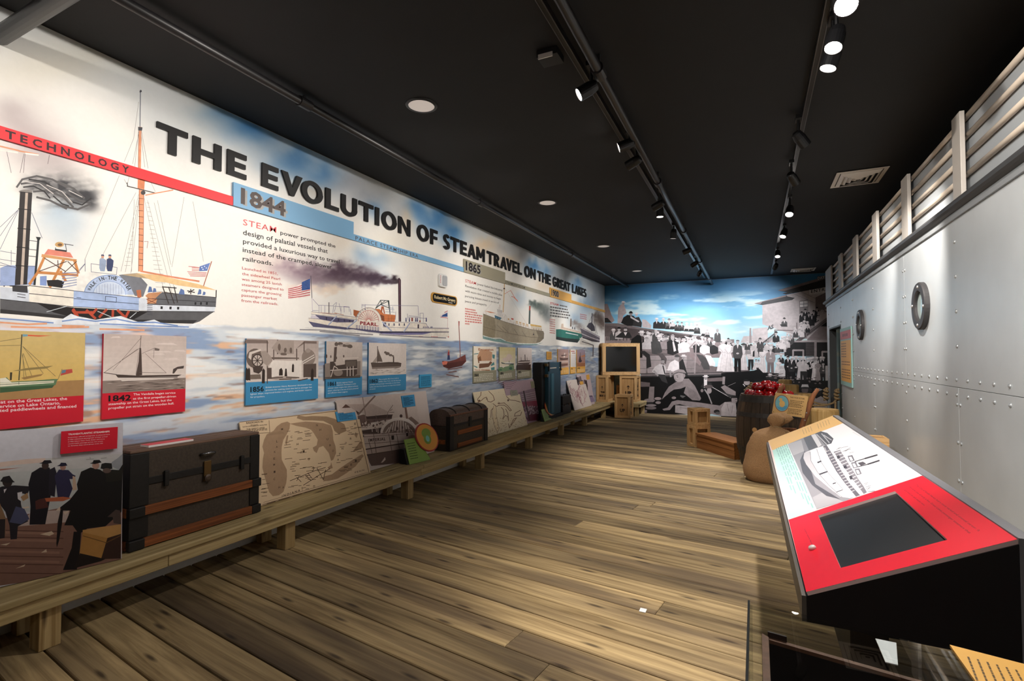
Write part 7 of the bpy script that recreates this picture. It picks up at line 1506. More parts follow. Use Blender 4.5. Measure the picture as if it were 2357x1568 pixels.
MB().tube([nk + Vector((.045 * math.cos(a), .045 * math.sin(a), .004 * math.sin(3 * a))) for a in [2 * PI * k / 20 for k in range(20)]], .009, 6, closed=True).build('tie', M_rope, t, smooth=True)
mb = MB(); tf = [(.042, 0), (.055, .025), (.09, .06), (.105, .10), (.09, .13), (.05, .145), (.015, .14)]; n = 32
for r, z in tf:
    for k in range(n):
        a = 2 * PI * k / n; rr_ = r * (1 + .22 * math.sin(a * 5 + z * 20) + .1 * math.sin(a * 3 + 1)); mb.v.append(tuple(nk + Vector((rr_ * math.cos(a) * 1.1 + z * .35, rr_ * math.sin(a), z + .02 * math.sin(a * 2) * z / .14))))
mb.f = [(i * n + k, i * n + (k + 1) % n, (i + 1) * n + (k + 1) % n, (i + 1) * n + k) for i in range(len(tf) - 1) for k in range(n)] + [tuple((len(tf) - 1) * n + k for k in range(n))]
mb.build('gathered_top', M_burlap, t, smooth=True)
# hand truck with the sign
W_handle = wood('handle_wood', '#8a5632', '#5c3620', axis=2, fine=40, knots=False, var=.05, blotch=.2)
YS = 7.02
t = thing('hand_truck', 'old wooden hand truck with curved handles standing at the apple barrel', 'hand truck', (at(1820, 1040, 1, YS + .04).x, YS + .04, 0))
Q = lambda px, py, yy=YS + .035: at(px, py, 1, yy)
rp_ = [Q(1883, 895), Q(1872, 911), Q(1864, 930), Q(1857, 952), Q(1848, 975), Q(1840, 1010), Q(1836, 1060), Vector((Q(1835, 1090).x, YS + .035, .02))]
lp_ = [Q(1804, 884), Q(1796, 897), Q(1789, 915), Q(1783, 950), Q(1779, 1000), Vector((Q(1777, 1090).x, YS + .035, .02))]
for pp in (rp_, lp_): MB().tube(pp, [.02, .026] + [.03] * (len(pp) - 2), 8).build('handle', W_handle, t, smooth=True)
for zz in (.30, .52): MB().box((lp_[-1].x, YS + .022, zz), (rp_[-1].x, YS + .048, zz + .05)).build('cross_bar', W_handle, t, bevel=.004)
MB().box((lp_[-1].x - .03, YS - .10, .002), (rp_[-1].x + .03, YS + .05, .016)).build('toe_plate', M_iron, t)
for q in (Q(1852, 967), Q(1856, 950), Q(1849, 983)): MB().lathe([(.008, 0), (.008, .006), (.004, .01)], q + Vector((0, -.03, 0)), 10, M=frame_of((0, -1, 0))).build('bolt', mat('bolt_steel', '#b9b9bb', rough=.3, metal=.9), t)
ps = Plane((0, YS, 0), X_ + (0,), (0, 0, 1), (0, -1, 0)); P = Print(ps, eps=.00006, base=.0006); sg_c = [(1784.8, 904.2), (1860.7, 912.8), (1851.7, 962.5), (1777, 951)]
q = [P.uv(p) for p in sg_c]
t = thing('text_sign', 'tan sign with a round blue emblem fixed to the hand truck', 'sign', ps.pt(q[3]))
MB().prism([ps.pt(p) for p in q], (0, .010, 0)).build('board', mat('sign_edge', '#e3dccb', rough=.5), t); MB().prism([ps.pt(p, .0005) for p in q], (0, .0004, 0)).build('face', mat('sign_tan', '#b58f55', rough=.55), t)
P = Print(ps, eps=.00006, base=.0012); P.zoom(1560, 820, 5.2275)
P.ell(1253, 568, 86, 101, '#7a3a30', 24, rot=-.08); P.ell(1253, 568, 79, 94, '#6aa0a8', 24, rot=-.08); P.poly([(1185, 600), (1225, 615), (1270, 605), (1320, 595), (1310, 630), (1265, 655), (1215, 640)], '#4a8aa8'); P.ell(1255, 575, 34, 40, '#c9a05c', 14); P.ell(1240, 525, 20, 22, '#c9a05c', 10)
P.text('TAKE YOUR PICTURE', (1350, 500), (1525, 522), (1352, 484), '#4a3216', .02)
for i in range(10):
    if i == 5: continue
    P.greek((1352 - i * 4, 535 + i * 17), (1525 - i * 4 - (i % 3) * 20, 556 + i * 17), (1352 - i * 4, 528 + i * 17), '#4a3216', i)
P.ells([(1178, 458, 4, 4), (1152, 668, 4, 4), (1505, 728, 4, 4)], '#2c2218', 8); P.build('print', t)
# mooring posts
W_pile = wood('piling_wood', '#c9a56c', '#9c7840', axis=2, fine=20, var=.15, blotch=.25, knot_col='#6a4624')
def piling(label, pxc, top, y, rpx, rings=False):
    c = at(pxc, top, 1, y); d_ = (c - CP).dot(FW); r = rpx * d_ / FPX
    t = thing('mooring_post', label, 'post', (c.x, c.y, 0), 'sawn mooring posts near the hull')
    mb = MB(); prof = [(r * 1.04, .001), (r * 1.0, .1), (r, c.z - .03), (r * .95, c.z - .004), (r * .86, c.z)]
    mb.lathe(prof, (c.x, c.y, 0), 14).build('trunk', W_pile, t)
    if rings:
        for z in (c.z - .1, c.z - .15, c.z - .2): MB().tube([(c.x + (r + .008) * math.cos(a), c.y + (r + .008) * math.sin(a), z + .01 * math.sin(a)) for a in [2 * PI * k / 24 for k in range(24)]], .014, 6, closed=True).build('rope_turn', M_rope, t, smooth=True)
    return c, r
piling('thick mooring post nearest the slanted console', 1897, 941, 8.7, 30)
piling('mooring post just behind the tan sign', 1850, 905, 9.9, 20)
piling('squat mooring post behind the apples and the sign', 1820, 885, 11.2, 17)
piling('farthest small mooring post by the end wall', 1807, 874, 12.2, 14)
# rope with knots across the doorway
t = thing('knotted_rope', 'tan rope with two big knots slung across the hull doorway', 'rope', (at(1900, 915, 1, 9.9).x, 9.9, .5))
q = lambda px, py: at(px, py, 1, 9.75)
pts = [q(1866, 922), q(1876, 927), q(1890, 931), q(1905, 932), q(1918, 928), q(1925, 920)]
MB().tube(pts, .016, 8).build('upper_strand', M_rope, t, smooth=True)
MB().tube([q(1862, 933), q(1880, 934), q(1895, 934), q(1908, 931)], .016, 8).build('lower_strand', M_rope, t, smooth=True)
for kx, ky in ((1901, 908), (1926, 910)):
    kp = []
    for k in range(36):
        a = k * .62; kp.append(q(kx + 4.2 * math.cos(a) + .8 * math.sin(a * .4), ky + (k - 18) * .75) + Vector((0, .035 * math.sin(a), 0)))
    MB().tube(kp, .019, 8).build('knot', M_rope, t, smooth=True)
MB().tube([q(1926, 895), q(1927, 905)], .014, 8).build('tail', M_rope, t, smooth=True); MB().tube([q(1923, 925), q(1923, 945), q(1922, 960)], .015, 8).build('tail', M_rope, t, smooth=True); MB().tube([q(1903, 892), q(1902, 900)], .014, 8).build('tail', M_rope, t, smooth=True)
xc_ = at(1699.8, 950, 1, 9.5).x
crate('plain crate mostly hidden behind the apple barrel', (xc_, 9.5), X_, Y_, .34, .3, .001, at(1700, 942, 1, 9.5).z)
c = at(2017, 1006, 0, 1.0); crate('pale crate on the floor between the console and the hull', (c.x - .06, c.y - .1), X_, Y_, .14, .24, .001, c.z)
# scrap of paper on the floor
MB().obox(at(1480, 1405, 2, .002), (.018, 0, 0), (0, .022, 0), (0, 0, .0008)).build('paper_scrap', mat('paper_white', '#e9e9ea', rough=.6), label='tiny white paper scrap on the plank floor', cat='paper')

# ================================================================ ship hull set on the right
hull = thing('ship_hull', 'grey riveted metal ship hull set along the right side', 'ship hull', (XH + .06, 5.5, 0))
M_hull = mat('hull_metal', '#c3c7c9', rough=.4, metal=.3, spec=.5, noise=.05, nscale=3)
def sheet(y0, y1, z0, z1, nm='hull_sheet'): MB().box((XH, y0 + .0015, z0 + .0015), (XH + .012, y1 - .0015, z1 - .0015)).build(nm, M_hull, hull, bevel=.001, seg=1)
ZM, ZT = 1.232, 2.40
ups = [-3.0, .25, 2.93, 5.585, 8.23, 9.36]; lows = [-3.0, -1.0, 1.62, 4.30, 6.92, 9.36]
for a, b in zip(ups[:-1], ups[1:]): sheet(a, b, ZM, ZT)
for a, b in zip(lows[:-1], lows[1:]): sheet(a, b, .002, ZM)
sheet(9.36, 10.66, 1.90, ZT); sheet(10.66, 11.02, .002, ZM); sheet(10.66, 11.02, ZM, ZT)
MB().box((XH + .013, -3.0, 0.001), (XH + .05, 9.33, ZT)).build('backing', M_dark, hull); MB().box((XH + .013, 10.69, 0.001), (XH + .05, 11.0, ZT)).build('backing', M_dark, hull); MB().box((XH + .013, 9.33, 1.93), (XH + .05, 10.69, ZT)).build('backing', M_dark, hull)
M_jamb = mat('door_jamb', '#26292a', rough=.5); M_in = mat('hold_wood', '#3d1c18', rough=.7, noise=.3, nscale=5)
for a, b in ((9.335, 9.36), (10.66, 10.685)): MB().box((XH - .004, a, .002), (XH + .10, b, 1.9)).build('door_jamb', M_jamb, hull)
MB().box((XH - .004, 9.335, 1.9), (XH + .10, 10.685, 1.925)).build('door_head', M_jamb, hull)
MB().box((XH + .75, 8.6, .002), (XH + .8, 11.6, 2.3)).build('inner_wall', M_in, hull)
for zz in (.45, .62): MB().box((XH + .30, 9.4, zz), (XH + .74, 10.6, zz + .03)).build('inner_shelf', mat('shelf_wood', '#8a4a2a', rough=.6), hull)
# rivets
mb = MB()
def rivet(y, z, r=.014):
    mb.lathe([(r, 0), (r * .9, .004), (r * .55, .008), (.0005, .009)], (XH, y, z), 8, M=frame_of((-1, 0, 0)))
for y in np.arange(-.4, 9.2, .197): rivet(y, ZM + .05); rivet(y, ZM - .05)
for y, dbl_up in ((.25, 1), (1.62, 0), (2.93, 1), (4.30, 0), (5.585, 1), (6.92, 0), (8.23, 1)):
    for z in np.arange(ZM + .27, ZT - .1, .23):
        for s in ((-.03, .03) if dbl_up else (0,)): rivet(y + s, z)
    for z in np.arange(.12, ZM - .1, .25):
        for s in ((-.03, .03) if not dbl_up else (0,)): rivet(y + s, z)
for z in np.arange(.2, 2.3, .22): rivet(9.30, z); rivet(10.75, z)
for y in np.arange(1.0, 11, .15): rivet(y, ZT - .035, .006)
mb.build('rivets', mat('rivet_metal', '#c9ccce', rough=.3, metal=.7), hull, smooth=True, kind='stuff')
# deck edge and railing
MB().box((XH - .014, -3.0, 2.335), (XH, 11.05, 2.375)).build('edge_flange', mat('flange_grey', '#8f9294', rough=.5, metal=.3), hull)
mb = MB(); pr = [(XH, 2.375)] + [(XH - .055 * math.sin(a), 2.41 - .035 * math.cos(a)) for a in [PI * k / 8 for k in range(1, 8)]] + [(XH, 2.445)]
mb.prism([(a, -3.0, b) for a, b in pr], (0, 14.08, 0)).build('fender_strip', mat('fender_rubber', '#3a3a3b', rough=.5), hull)
MB().box((XH, -3.0, 2.40), (XH + .06, 11.05, 2.445)).build('deck_edge', mat('fender_rubber'), hull)
rl = thing('ship_railing', 'pale grey railing with flat posts and round bars on top of the hull', 'railing', (XH + .02, 6, 2.446))
M_rail = mat('rail_paint', '#b3aca4', rough=.5); M_bar = mat('bar_paint', '#c4b6a6', rough=.45)
MB().box((XH + .055, -3.0, 2.446), (XH + .07, 11.0, 2.99)).build('backing_panel', mat('rail_panel', '#a2a6a9', rough=.5, metal=.2), rl)
posts = [(-1.6, -1.45), (.2, .35), (1.55, 1.7), (2.86, 3.01), (4.13, 4.28), (5.38, 5.59), (6.62, 6.85), (7.84, 8.12), (9.14, 9.44), (10.3, 11.05)]
for a, b in posts: MB().box((XH - .008, a, 2.446), (XH + .018, b, 2.995)).build('post', M_rail, rl, bevel=.003)
for (a0, b0), (a1, b1) in zip(posts[:-1], posts[1:]):
    for k in range(5):
        z = 2.475 + k * .122; MB().tube([(XH + .038, a0 + .03, z), (XH + .038, b1 - .03, z)], .0165, 10).build('bar', M_bar, rl, smooth=True)
# portholes
def porthole(label, y, z, r):
    t = thing('porthole', label, 'porthole', (XH, y, z), 'portholes in the hull'); M = frame_of((-1, 0, 0)); c = (XH - .0005, y, z)
    MB().lathe([(r * .60, 0), (r, 0), (r, .026), (r * .96, .034), (r * .66, .034), (r * .60, .026), (r * .60, .0)], c, 40, M=M).build('ring', mat('porthole_iron', '#3a3839', rough=.5, metal=.3), t, smooth=False)
    MB().lathe([(.001, .004), (r * .61, .004), (r * .61, .009), (.001, .009)], c, 32, M=M).build('pane', mat('porthole_glass', '#93a09e', rough=.15, spec=.8), t)
    for k in range(4):
        a = PI / 2 * k + .08; MB().lathe([(.013, .030), (.013, .036), (.008, .041), (.0005, .042)], (XH, y + r * .8 * math.cos(a), z + r * .8 * math.sin(a)), 10, M=M).build('bolt', mat('bolt_bright', '#e3e3e3', rough=.25, metal=.8), t, smooth=True)
porthole('larger looking near porthole in the grey hull', 5.04, 1.832, .188); porthole('far porthole in the hull beside the amber notice', 7.62, 1.822, .188)
# notice on the hull
t = thing('hull_notice', 'amber notice with a red heading on the hull by the doorway', 'sign', (XH, 8.75, 1.1))
y0, y1 = 8.30, 9.29; zt_, zb2 = 1.845, 1.005
MB().box((XH - .018, y0, zb2), (XH - .003, y1, zt_)).build('board', mat('notice_teal', '#8fb9b4', rough=.5), t)
MB().box((XH - .0195, y0 + .05, zb2 + .06), (XH - .018, y1 - .05, 1.66)).build('amber_field', mat('notice_amber', '#e0a64a', rough=.5), t); MB().box((XH - .0195, y0 + .02, 1.68), (XH - .018, y1 - .02, 1.80)).build('red_field', mat('notice_red', '#c04a4a', rough=.5), t)
P = Print(Plane((XH - .0195, 0, 0), (0, -1, 0), (0, 0, 1), (-1, 0, 0)), base=.0004)
for i in range(14):
    z = 1.61 - i * .038
    if i in (6, 9): continue
    for k in range(5):
        if i < 7 and k > 2: continue
        P.raw([(-y1 + .12 + k * .155, z), (-y1 + .12 + k * .155 + .13, z), (-y1 + .12 + k * .155 + .13, z + .013), (-y1 + .12 + k * .155, z + .013)], [(0, 1, 2, 3)], '#7a4a20', 0)
for k in range(3): P.raw([(-y1 + .25 + k * .17, 1.72), (-y1 + .25 + k * .17 + .13, 1.72), (-y1 + .25 + k * .17 + .13, 1.76), (-y1 + .25 + k * .17, 1.76)], [(0, 1, 2, 3)], '#7a2428', 0)
P.build('print', t)

# ================================================================ slanted console
zl, zh = .75, .973
n0, n1, f0, f1 = at(1856, 1363, 2, zl), at(2345, 1243, 2, zh), at(1768, 1015, 2, zl), at(1917, 957, 2, zh)
con = thing('reader_console', 'slanted reading console with a red and white graphic top and a dark screen', 'console', ((n0.x + n1.x) / 2, (n0.y + f0.y) / 2, 0))
M_cblk = mat('console_black', '#141417', rough=.45); M_cedge = mat('console_edge', '#55504a', rough=.5)
zu = .664
lo = lambda p: Vector((p.x, p.y, zu))
dn = Vector((0, 0, -.012))
MB().add([n0 + dn, n1 + dn, f1 + dn, f0 + dn, lo(n0), lo(n1), lo(f1), lo(f0)], [(0, 1, 2, 3), (7, 6, 5, 4), (0, 4, 5, 1), (1, 5, 6, 2), (2, 6, 7, 3), (3, 7, 4, 0)]).build('case', M_cblk, con)
u = (f0 - n0).normalized(); vv = (n1 - n0); vv = (vv - u * vv.dot(u)).normalized(); nn = vv.cross(u); nn = nn if nn.z > 0 else -nn
# frame behind the high edge and along the low edge
hu = (f1 - n1).normalized(); hp = Vector((hu.y, -hu.x, 0)); hp = hp if hp.x > 0 else -hp
MB().prism([n1 + dn, n1 + dn + hp * .035, f1 + dn + hp * .035, f1 + dn], (0, 0, .016)).build('high_edge_trim', mat('console_grey', '#75757a', rough=.5), con)
MB().add([n1 + hp * .001 + dn, n1 + hp * .034 + dn, f1 + hp * .034 + dn, f1 + hp * .001 + dn, lo(n1) + hp * .001, lo(n1) + hp * .034, lo(f1) + hp * .034, lo(f1) + hp * .001], [(0, 1, 2, 3), (7, 6, 5, 4), (0, 4, 5, 1), (1, 5, 6, 2), (2, 6, 7, 3), (3, 7, 4, 0)]).build('rear_case', mat('console_grey'), con)
lp2 = Vector((-hu.y, hu.x, 0)); lp2 = lp2 if lp2.x < 0 else -lp2
MB().add([n0 + dn, f0 + dn, f0 + dn + lp2 * .012, n0 + dn + lp2 * .012, lo(n0), lo(f0), lo(f0) + lp2 * .012, lo(n0) + lp2 * .012], [(0, 1, 2, 3), (7, 6, 5, 4), (0, 4, 5, 1), (1, 5, 6, 2), (2, 6, 7, 3), (3, 7, 4, 0)]).build('low_edge_trim', M_cedge, con)
MB().box((.36, 2.7, .001), (.5, 4.2, zu - .001)).build('pedestal', M_cblk, con)
pc = Plane(n0, u, vv, nn)
M_cp = print_mat('console_print', rough=.38, spec=.5, amp=.01)
# graphic panel: built round the screen opening so that the screen sits below it
P = Print(pc, eps=.00006, base=.0004)
scr = [(1883, 1187), (2060, 1131), (2181, 1243), (1935, 1308)]
outer = [(1856, 1363), (1768, 1015), (1917, 957), (2342, 1242)]
so = [P.uv(p) for p in scr]; oo = [P.uv(p) for p in outer]
ring = [(oo[0], oo[1], so[0], so[3]), (oo[1], oo[2], so[1], so[0]), (oo[2], oo[3], so[2], so[1]), (oo[3], oo[0], so[3], so[2])]
mb = MB()
for q4 in ring: mb.add([pc.pt(p, 0) for p in q4] + [pc.pt(p, -.011) for p in q4], [(0, 1, 2, 3), (7, 6, 5, 4), (0, 4, 5, 1), (1, 5, 6, 2), (2, 6, 7, 3), (3, 7, 4, 0)])
mb.build('graphic_panel', mat('panel_core', '#e6c9c6', rough=.5), con)
RED = '#e0142c'
lw = [(1856, 1363), (1815, 1197), (2127, 1094), (2342, 1242)]
lu = [P.uv(p) for p in lw]
for q4 in ((lu[0], lu[1], so[0], so[3]), (lu[1], lu[2], so[1], so[0]), (lu[2], lu[3], so[2], so[1]), (lu[3], lu[0], so[3], so[2])): P.raw(q4, [(0, 1, 2, 3)], RED, 0)
P.lay += 1
P.poly([(1768, 1015), (1917, 957), (1942, 974), (1778, 1037)], '#e9b869')
P.poly([(1778, 1037), (1812, 1023), (1876, 1172), (1815, 1197)], '#b9e0d6')
P.poly([(1812, 1023), (1942, 974), (2127, 1094), (1876, 1172)], '#ecebee')
P.zoom(1780, 960, 6.2026)
P.poly([(205, 390), (400, 310), (560, 250), (680, 205), (770, 230), (860, 310), (830, 380), (640, 440), (700, 560), (1000, 900), (1150, 1150), (1040, 1200), (620, 1320), (400, 820)], '#8f8c92')
P.poly([(205, 390), (400, 330), (440, 490), (290, 550)], '#b3b0b4'); P.poly([(620, 1310), (560, 1150), (700, 1080), (1000, 1210)], '#a6a3a8'); P.poly([(450, 480), (380, 620), (420, 800), (560, 980), (760, 1130), (960, 1180), (600, 960)], '#55535a')
P.poly([(430, 300), (540, 260), (640, 430), (510, 480)], '#5b595f'); P.poly([(540, 262), (600, 245), (690, 400), (640, 435)], '#d3d1d5'); P.poly([(600, 240), (680, 205), (770, 230), (860, 310), (830, 380), (740, 400)], '#4c4a50'); P.lines([[(620, 250), (760, 390)], [(690, 240), (800, 370)], [(720, 260), (830, 330)]], 14, '#bab8bd')
P.poly([(440, 515), (600, 450), (700, 420), (760, 400), (830, 520), (960, 760), (1080, 960), (1230, 1130), (1090, 1160), (960, 1140), (760, 980), (600, 820), (480, 680), (430, 590)], '#e6e3e6')
P.poly([(440, 515), (530, 490), (540, 620), (640, 800), (800, 980), (980, 1140), (850, 1060), (600, 850), (470, 680), (430, 590)], '#bdb9be'); P.lines([[(525, 500), (540, 630), (640, 800), (800, 980), (980, 1145)], [(620, 460), (680, 640), (800, 820), (1000, 1040)]], 7, '#77737a')
P.polys([[(625, 645), (680, 622), (692, 640), (635, 665)], [(652, 812), (770, 772), (776, 792), (665, 832)], [(845, 950), (890, 935), (900, 948), (852, 966)], [(898, 1070), (990, 1038), (995, 1048), (905, 1080)]], '#403c42')
P.poly([(710, 420), (760, 400), (850, 540), (980, 780), (1100, 960), (1240, 1120), (1180, 1140), (1030, 960), (900, 780), (800, 600)], '#625e66')
P.lines([[(735, 440 + 0), (760, 500)]] + [[(750 + i * 24, 500 + i * 38), (800 + i * 24, 480 + i * 38)] for i in range(16)], 9, '#c9c6ca'); P.lines([[(770, 400), (880, 570), (1030, 830), (1160, 1010), (1280, 1110)], [(860, 480), (980, 700), (1100, 900), (1340, 1090)]], 16, '#f0eef0')
P.poly([(860, 500), (960, 470), (1060, 620), (1190, 820), (1340, 1080), (1290, 1100), (1120, 880), (980, 680)], '#77737a'); P.lines([[(880 + i * 26, 520 + i * 40), (960 + i * 24, 490 + i * 40)] for i in range(14)], 10, '#dbd8dc'); P.polys([[(900, 560), (940, 545), (960, 590), (920, 605)], [(1000, 700), (1040, 690), (1060, 730), (1010, 740)], [(1080, 850), (1120, 840), (1140, 890), (1100, 900)]], '#3c3940')
P.lines([[(970, 480), (1100, 690), (1230, 890), (1350, 1060)]], 20, '#e3e0e4'); P.polys([[(1060 + i * 50, 560 + i * 95), (1130 + i * 50, 545 + i * 95), (1165 + i * 50, 625 + i * 95), (1095 + i * 50, 645 + i * 95)] for i in range(3)], '#6b6870'); P.polys([[(1080 + i * 50, 575 + i * 95), (1115 + i * 50, 570 + i * 95), (1140 + i * 50, 620 + i * 95), (1105 + i * 50, 630 + i * 95)] for i in range(3)], '#e6e4e8')
P.lines([[(1165, 640), (1330, 590)], [(1215, 715), (1380, 670)]], 13, '#4a474d'); P.lines([[(1310, 596), (1485, 545)], [(1350, 678), (1515, 625)]], 22, '#3a373d'); P.poly([(1205, 660), (1280, 640), (1330, 670), (1250, 700)], '#4c484f')
P.lines([[(860 + rr.uniform(0, 500), 470 + rr.uniform(0, 560))] * 2 for _ in range(1)], 2, '#999999'); P.lines([[(x, y), (x + rr.uniform(30, 110), y - rr.uniform(8, 30))] for x, y in [(900 + i * 30, 470 + i * 8 - (i % 3) * 20) for i in range(7)] + [(1290 + i * 12, 960 + i * 22) for i in range(6)]], 6, '#6d6970')
P.line([(1735, 745), (1905, 868)], 5, '#8d8a90'); P.greek((1120, 190), (1300, 280), (1128, 180), '#d3d0d6', 4); P.greek((1130, 220), (1250, 290), (1138, 210), '#d3d0d6', 5)
for i in range(9): P.greek((740 + 35 - i * 38 - (i > 4) * 60, 40 + i * 15 + 0 + (i > 4) * 20), (820 - i * 84 * .5 - (i > 4) * 60, 175 - 0 + i * 12 + (i > 4) * 20) if False else (800 - i * 38 - (i > 4) * 60, 110 + i * 15 + (i > 4) * 20), (748 + 35 - i * 38 - (i > 4) * 60, 38 + i * 15 + (i > 4) * 20), '#a37f45', i)
P.zoom(0, 0, 1)
for i, (a, b) in enumerate([((2107, 1117), (2252, 1224)), ((2093, 1122), (2231, 1229)), ((2080, 1128), (2127, 1165))]):
    dx, dy = (b[0] - a[0]), (b[1] - a[1])
    tx_ = ['The City of South Haven had a most varied and unusual career. It', 'became one of only a few Great Lakes passenger steamers that', 'operated on salt water too.'][i]
    P.text(tx_, a, b, (a[0] + 4.6, a[1] - 1.5), '#5a1018', .0)
P.text('Learn more here', (1851, 1219), (1868, 1254), (1854.6, 1218), '#5a1018', .0)
for i in range(6): P.greek((1786 + i * 4.6, 1032 - i * 2), (1823 + i * 9.4 - (i == 2) * 20, 1135 + i * 7 - (i == 2) * 50), (1787.6 + i * 4.6, 1031.4 - i * 2), '#86b3ab', i)
P.build('print', con, 'red, white and amber printed graphic with a ship photograph', m=M_cp)
MB().prism([pc.pt(p, -.0125) for p in so], -nn * .006).build('screen', mat('console_screen', '#020203', rough=.1, spec=.3), con)
bp_ = P.uv((1871, 1264)); MB().lathe([(.012, 0), (.0125, .006), (.009, .011), (.001, .013)], pc.pt(bp_, .0005), 16, M=Matrix([list(u), list(vv), list(nn)]).transposed()).build('push_button', mat('button_white', '#d9d2d0', rough=.15, spec=.8), con, smooth=True)

# ================================================================ glass display case in the near right corner
def glass():
    if 'case_glass' in MATS: return MATS['case_glass']
    m = bpy.data.materials.new('case_glass'); m.use_nodes = True; nt = m.node_tree
    for n in list(nt.nodes): nt.nodes.remove(n)
    o = nt.nodes.new('ShaderNodeOutputMaterial'); mx = nt.nodes.new('ShaderNodeMixShader'); tr_ = nt.nodes.new('ShaderNodeBsdfTransparent'); gl = nt.nodes.new('ShaderNodeBsdfGlossy'); fr = nt.nodes.new('ShaderNodeFresnel')
    tr_.inputs[0].default_value = (.90, .91, .90, 1); gl.inputs['Roughness'].default_value = .01; fr.inputs[0].default_value = 1.5
    ge = nt.nodes.new('ShaderNodeNewGeometry'); sb = nt.nodes.new('ShaderNodeMath'); sb.operation = 'SUBTRACT'; sb.inputs[0].default_value = 1.0; ml = nt.nodes.new('ShaderNodeMath'); ml.operation = 'MULTIPLY'; nt.links.new(ge.outputs['Backfacing'], sb.inputs[1]); nt.links.new(sb.outputs[0], ml.inputs[0]); nt.links.new(fr.outputs[0], ml.inputs[1]); nt.links.new(ml.outputs[0], mx.inputs[0]); nt.links.new(tr_.outputs[0], mx.inputs[1]); nt.links.new(gl.outputs[0], mx.inputs[2]); nt.links.new(mx.outputs[0], o.inputs[0])
    MATS['case_glass'] = m; return m
zg = .84; fa, fb, na, nb = (-.022, 1.405), (.95, 1.24), (-.022, .62), (.95, .62)
vc = thing('display_case', 'glass topped display case holding an open dark trunk, nearest the viewer', 'display case', (.45, 1.0, 0))
MB().prism([(p[0], p[1], .001) for p in (na, nb, fb, fa)], (0, 0, .44)).build('base', M_cblk, vc, bevel=.004)
G = glass()
MB().prism([(p[0], p[1], zg - .008) for p in (na, nb, fb, fa)], (0, 0, .008)).build('top_glass', G, vc)
def pane(a, b, nm='side_glass'):
    a, b = Vector(a), Vector(b); d = (b - a).normalized(); n = Vector((-d.y, d.x)); ctr = Vector((.45, 1.0)); n = n if (ctr - a).dot(n) > 0 else -n
    MB().prism([(a.x, a.y, .442), (b.x, b.y, .442), (b.x + n.x * .008, b.y + n.y * .008, .442), (a.x + n.x * .008, a.y + n.y * .008, .442)], (0, 0, zg - .009 - .442)).build(nm, G, vc)
pane(na, fa); pane(fa, fb); pane(fb, nb); pane(nb, na)
MB().box((fa[0] - .002, na[1], zg - .009), (fa[0] + .003, fa[1], zg + .001)).build('edge_strip', mat('glass_edge', '#2a2c2c', rough=.2), vc)
t = thing('open_trunk', 'dark brown open trunk under the glass of the display case', 'trunk', (.4, 1.05, .442))
M_lt = mat('leather_edge', '#6a4836', rough=.6, noise=.25, nscale=50); M_li = mat('trunk_lining', '#150d0c', rough=.8)
sl = -(1.405 - 1.24) / .972
tx0, tx1, tyf, tyn = .006, .86, 1.372, .70; f = lambda x: tyf + sl * x
MB().prism([(tx0, tyn, .445), (tx1, tyn, .445), (tx1, f(tx1), .445), (tx0, f(tx0), .445)], (0, 0, .02)).build('floor_panel', M_li, t)
MB().prism([(tx0, tyn, .466), (tx0 + .014, tyn, .466), (tx0 + .014, f(tx0) - .012, .466), (tx0, f(tx0), .466)], (0, 0, .318)).build('left_wall', M_lt, t)
MB().prism([(tx0 + .015, f(tx0) - .012, .466), (tx1, f(tx1) - .012, .466), (tx1, f(tx1), .466), (tx0 + .015, f(tx0), .466)], (0, 0, .312)).build('far_wall', M_lt, t)
MB().prism([(tx0 + .016, f(tx0) - .014, .47), (tx1, f(tx1) - .014, .47), (tx1, f(tx1) - .012, .47), (tx0 + .016, f(tx0) - .012, .47)], (0, 0, .30)).build('far_lining', M_li, t)
MB().prism([(tx1 - .014, tyn, .466), (tx1, tyn, .466), (tx1, f(tx1) - .014, .466), (tx1 - .014, f(tx1) - .014, .466)], (0, 0, .31)).build('right_wall', M_lt, t)
MB().box((tx0 + .015, tyn, .466), (tx1 - .015, tyn + .014, .776)).build('near_wall', M_lt, t)
MB().prism([(.018, f(.02) + .003, .70), (.058, f(.06) + .003, .70), (.058, f(.06) + .009, .70), (.018, f(.02) + .009, .70)], (0, 0, .09)).build('lid_tab', mat('tab_dark', '#2a1814', rough=.6), t, bevel=.001)
t = thing('amber_label', 'amber text label lying on the display case glass at the right edge', 'label', at(2280, 1535, 2, zg + .001))
q = [at(2186, 1490, 2, zg + .001), at(2440, 1556, 2, zg + .001), at(2500, 1640, 2, zg + .001), at(2255, 1588, 2, zg + .001)]
MB().prism(q, (0, 0, .005)).build('board', mat('label_amber', '#dca53f', rough=.5), t)
P = Print(Plane((0, 0, zg + .006), (1, 0, 0), (0, 1, 0), (0, 0, 1)), base=.0004)
for i in range(6): P.greek((2226 + i * 22, 1512 + i * 6), (2250 + i * 24, 1575 + i * 6), (2231 + i * 22, 1513 + i * 6), '#5a4214', i)
P.build('print', t)
MB().prism([at(2015, 1472, 2, .80), at(2063, 1482, 2, .80), at(2067, 1533, 2, .79), at(2038, 1526, 2, .79)], (0, 0, .002)).build('reflection_patch', mat('reflection_white', '#e8eef4', rough=.5), label='small white patch standing in for a reflection in the case glass', cat='card')  # white sheet modelled in place of a bright reflection in the glass

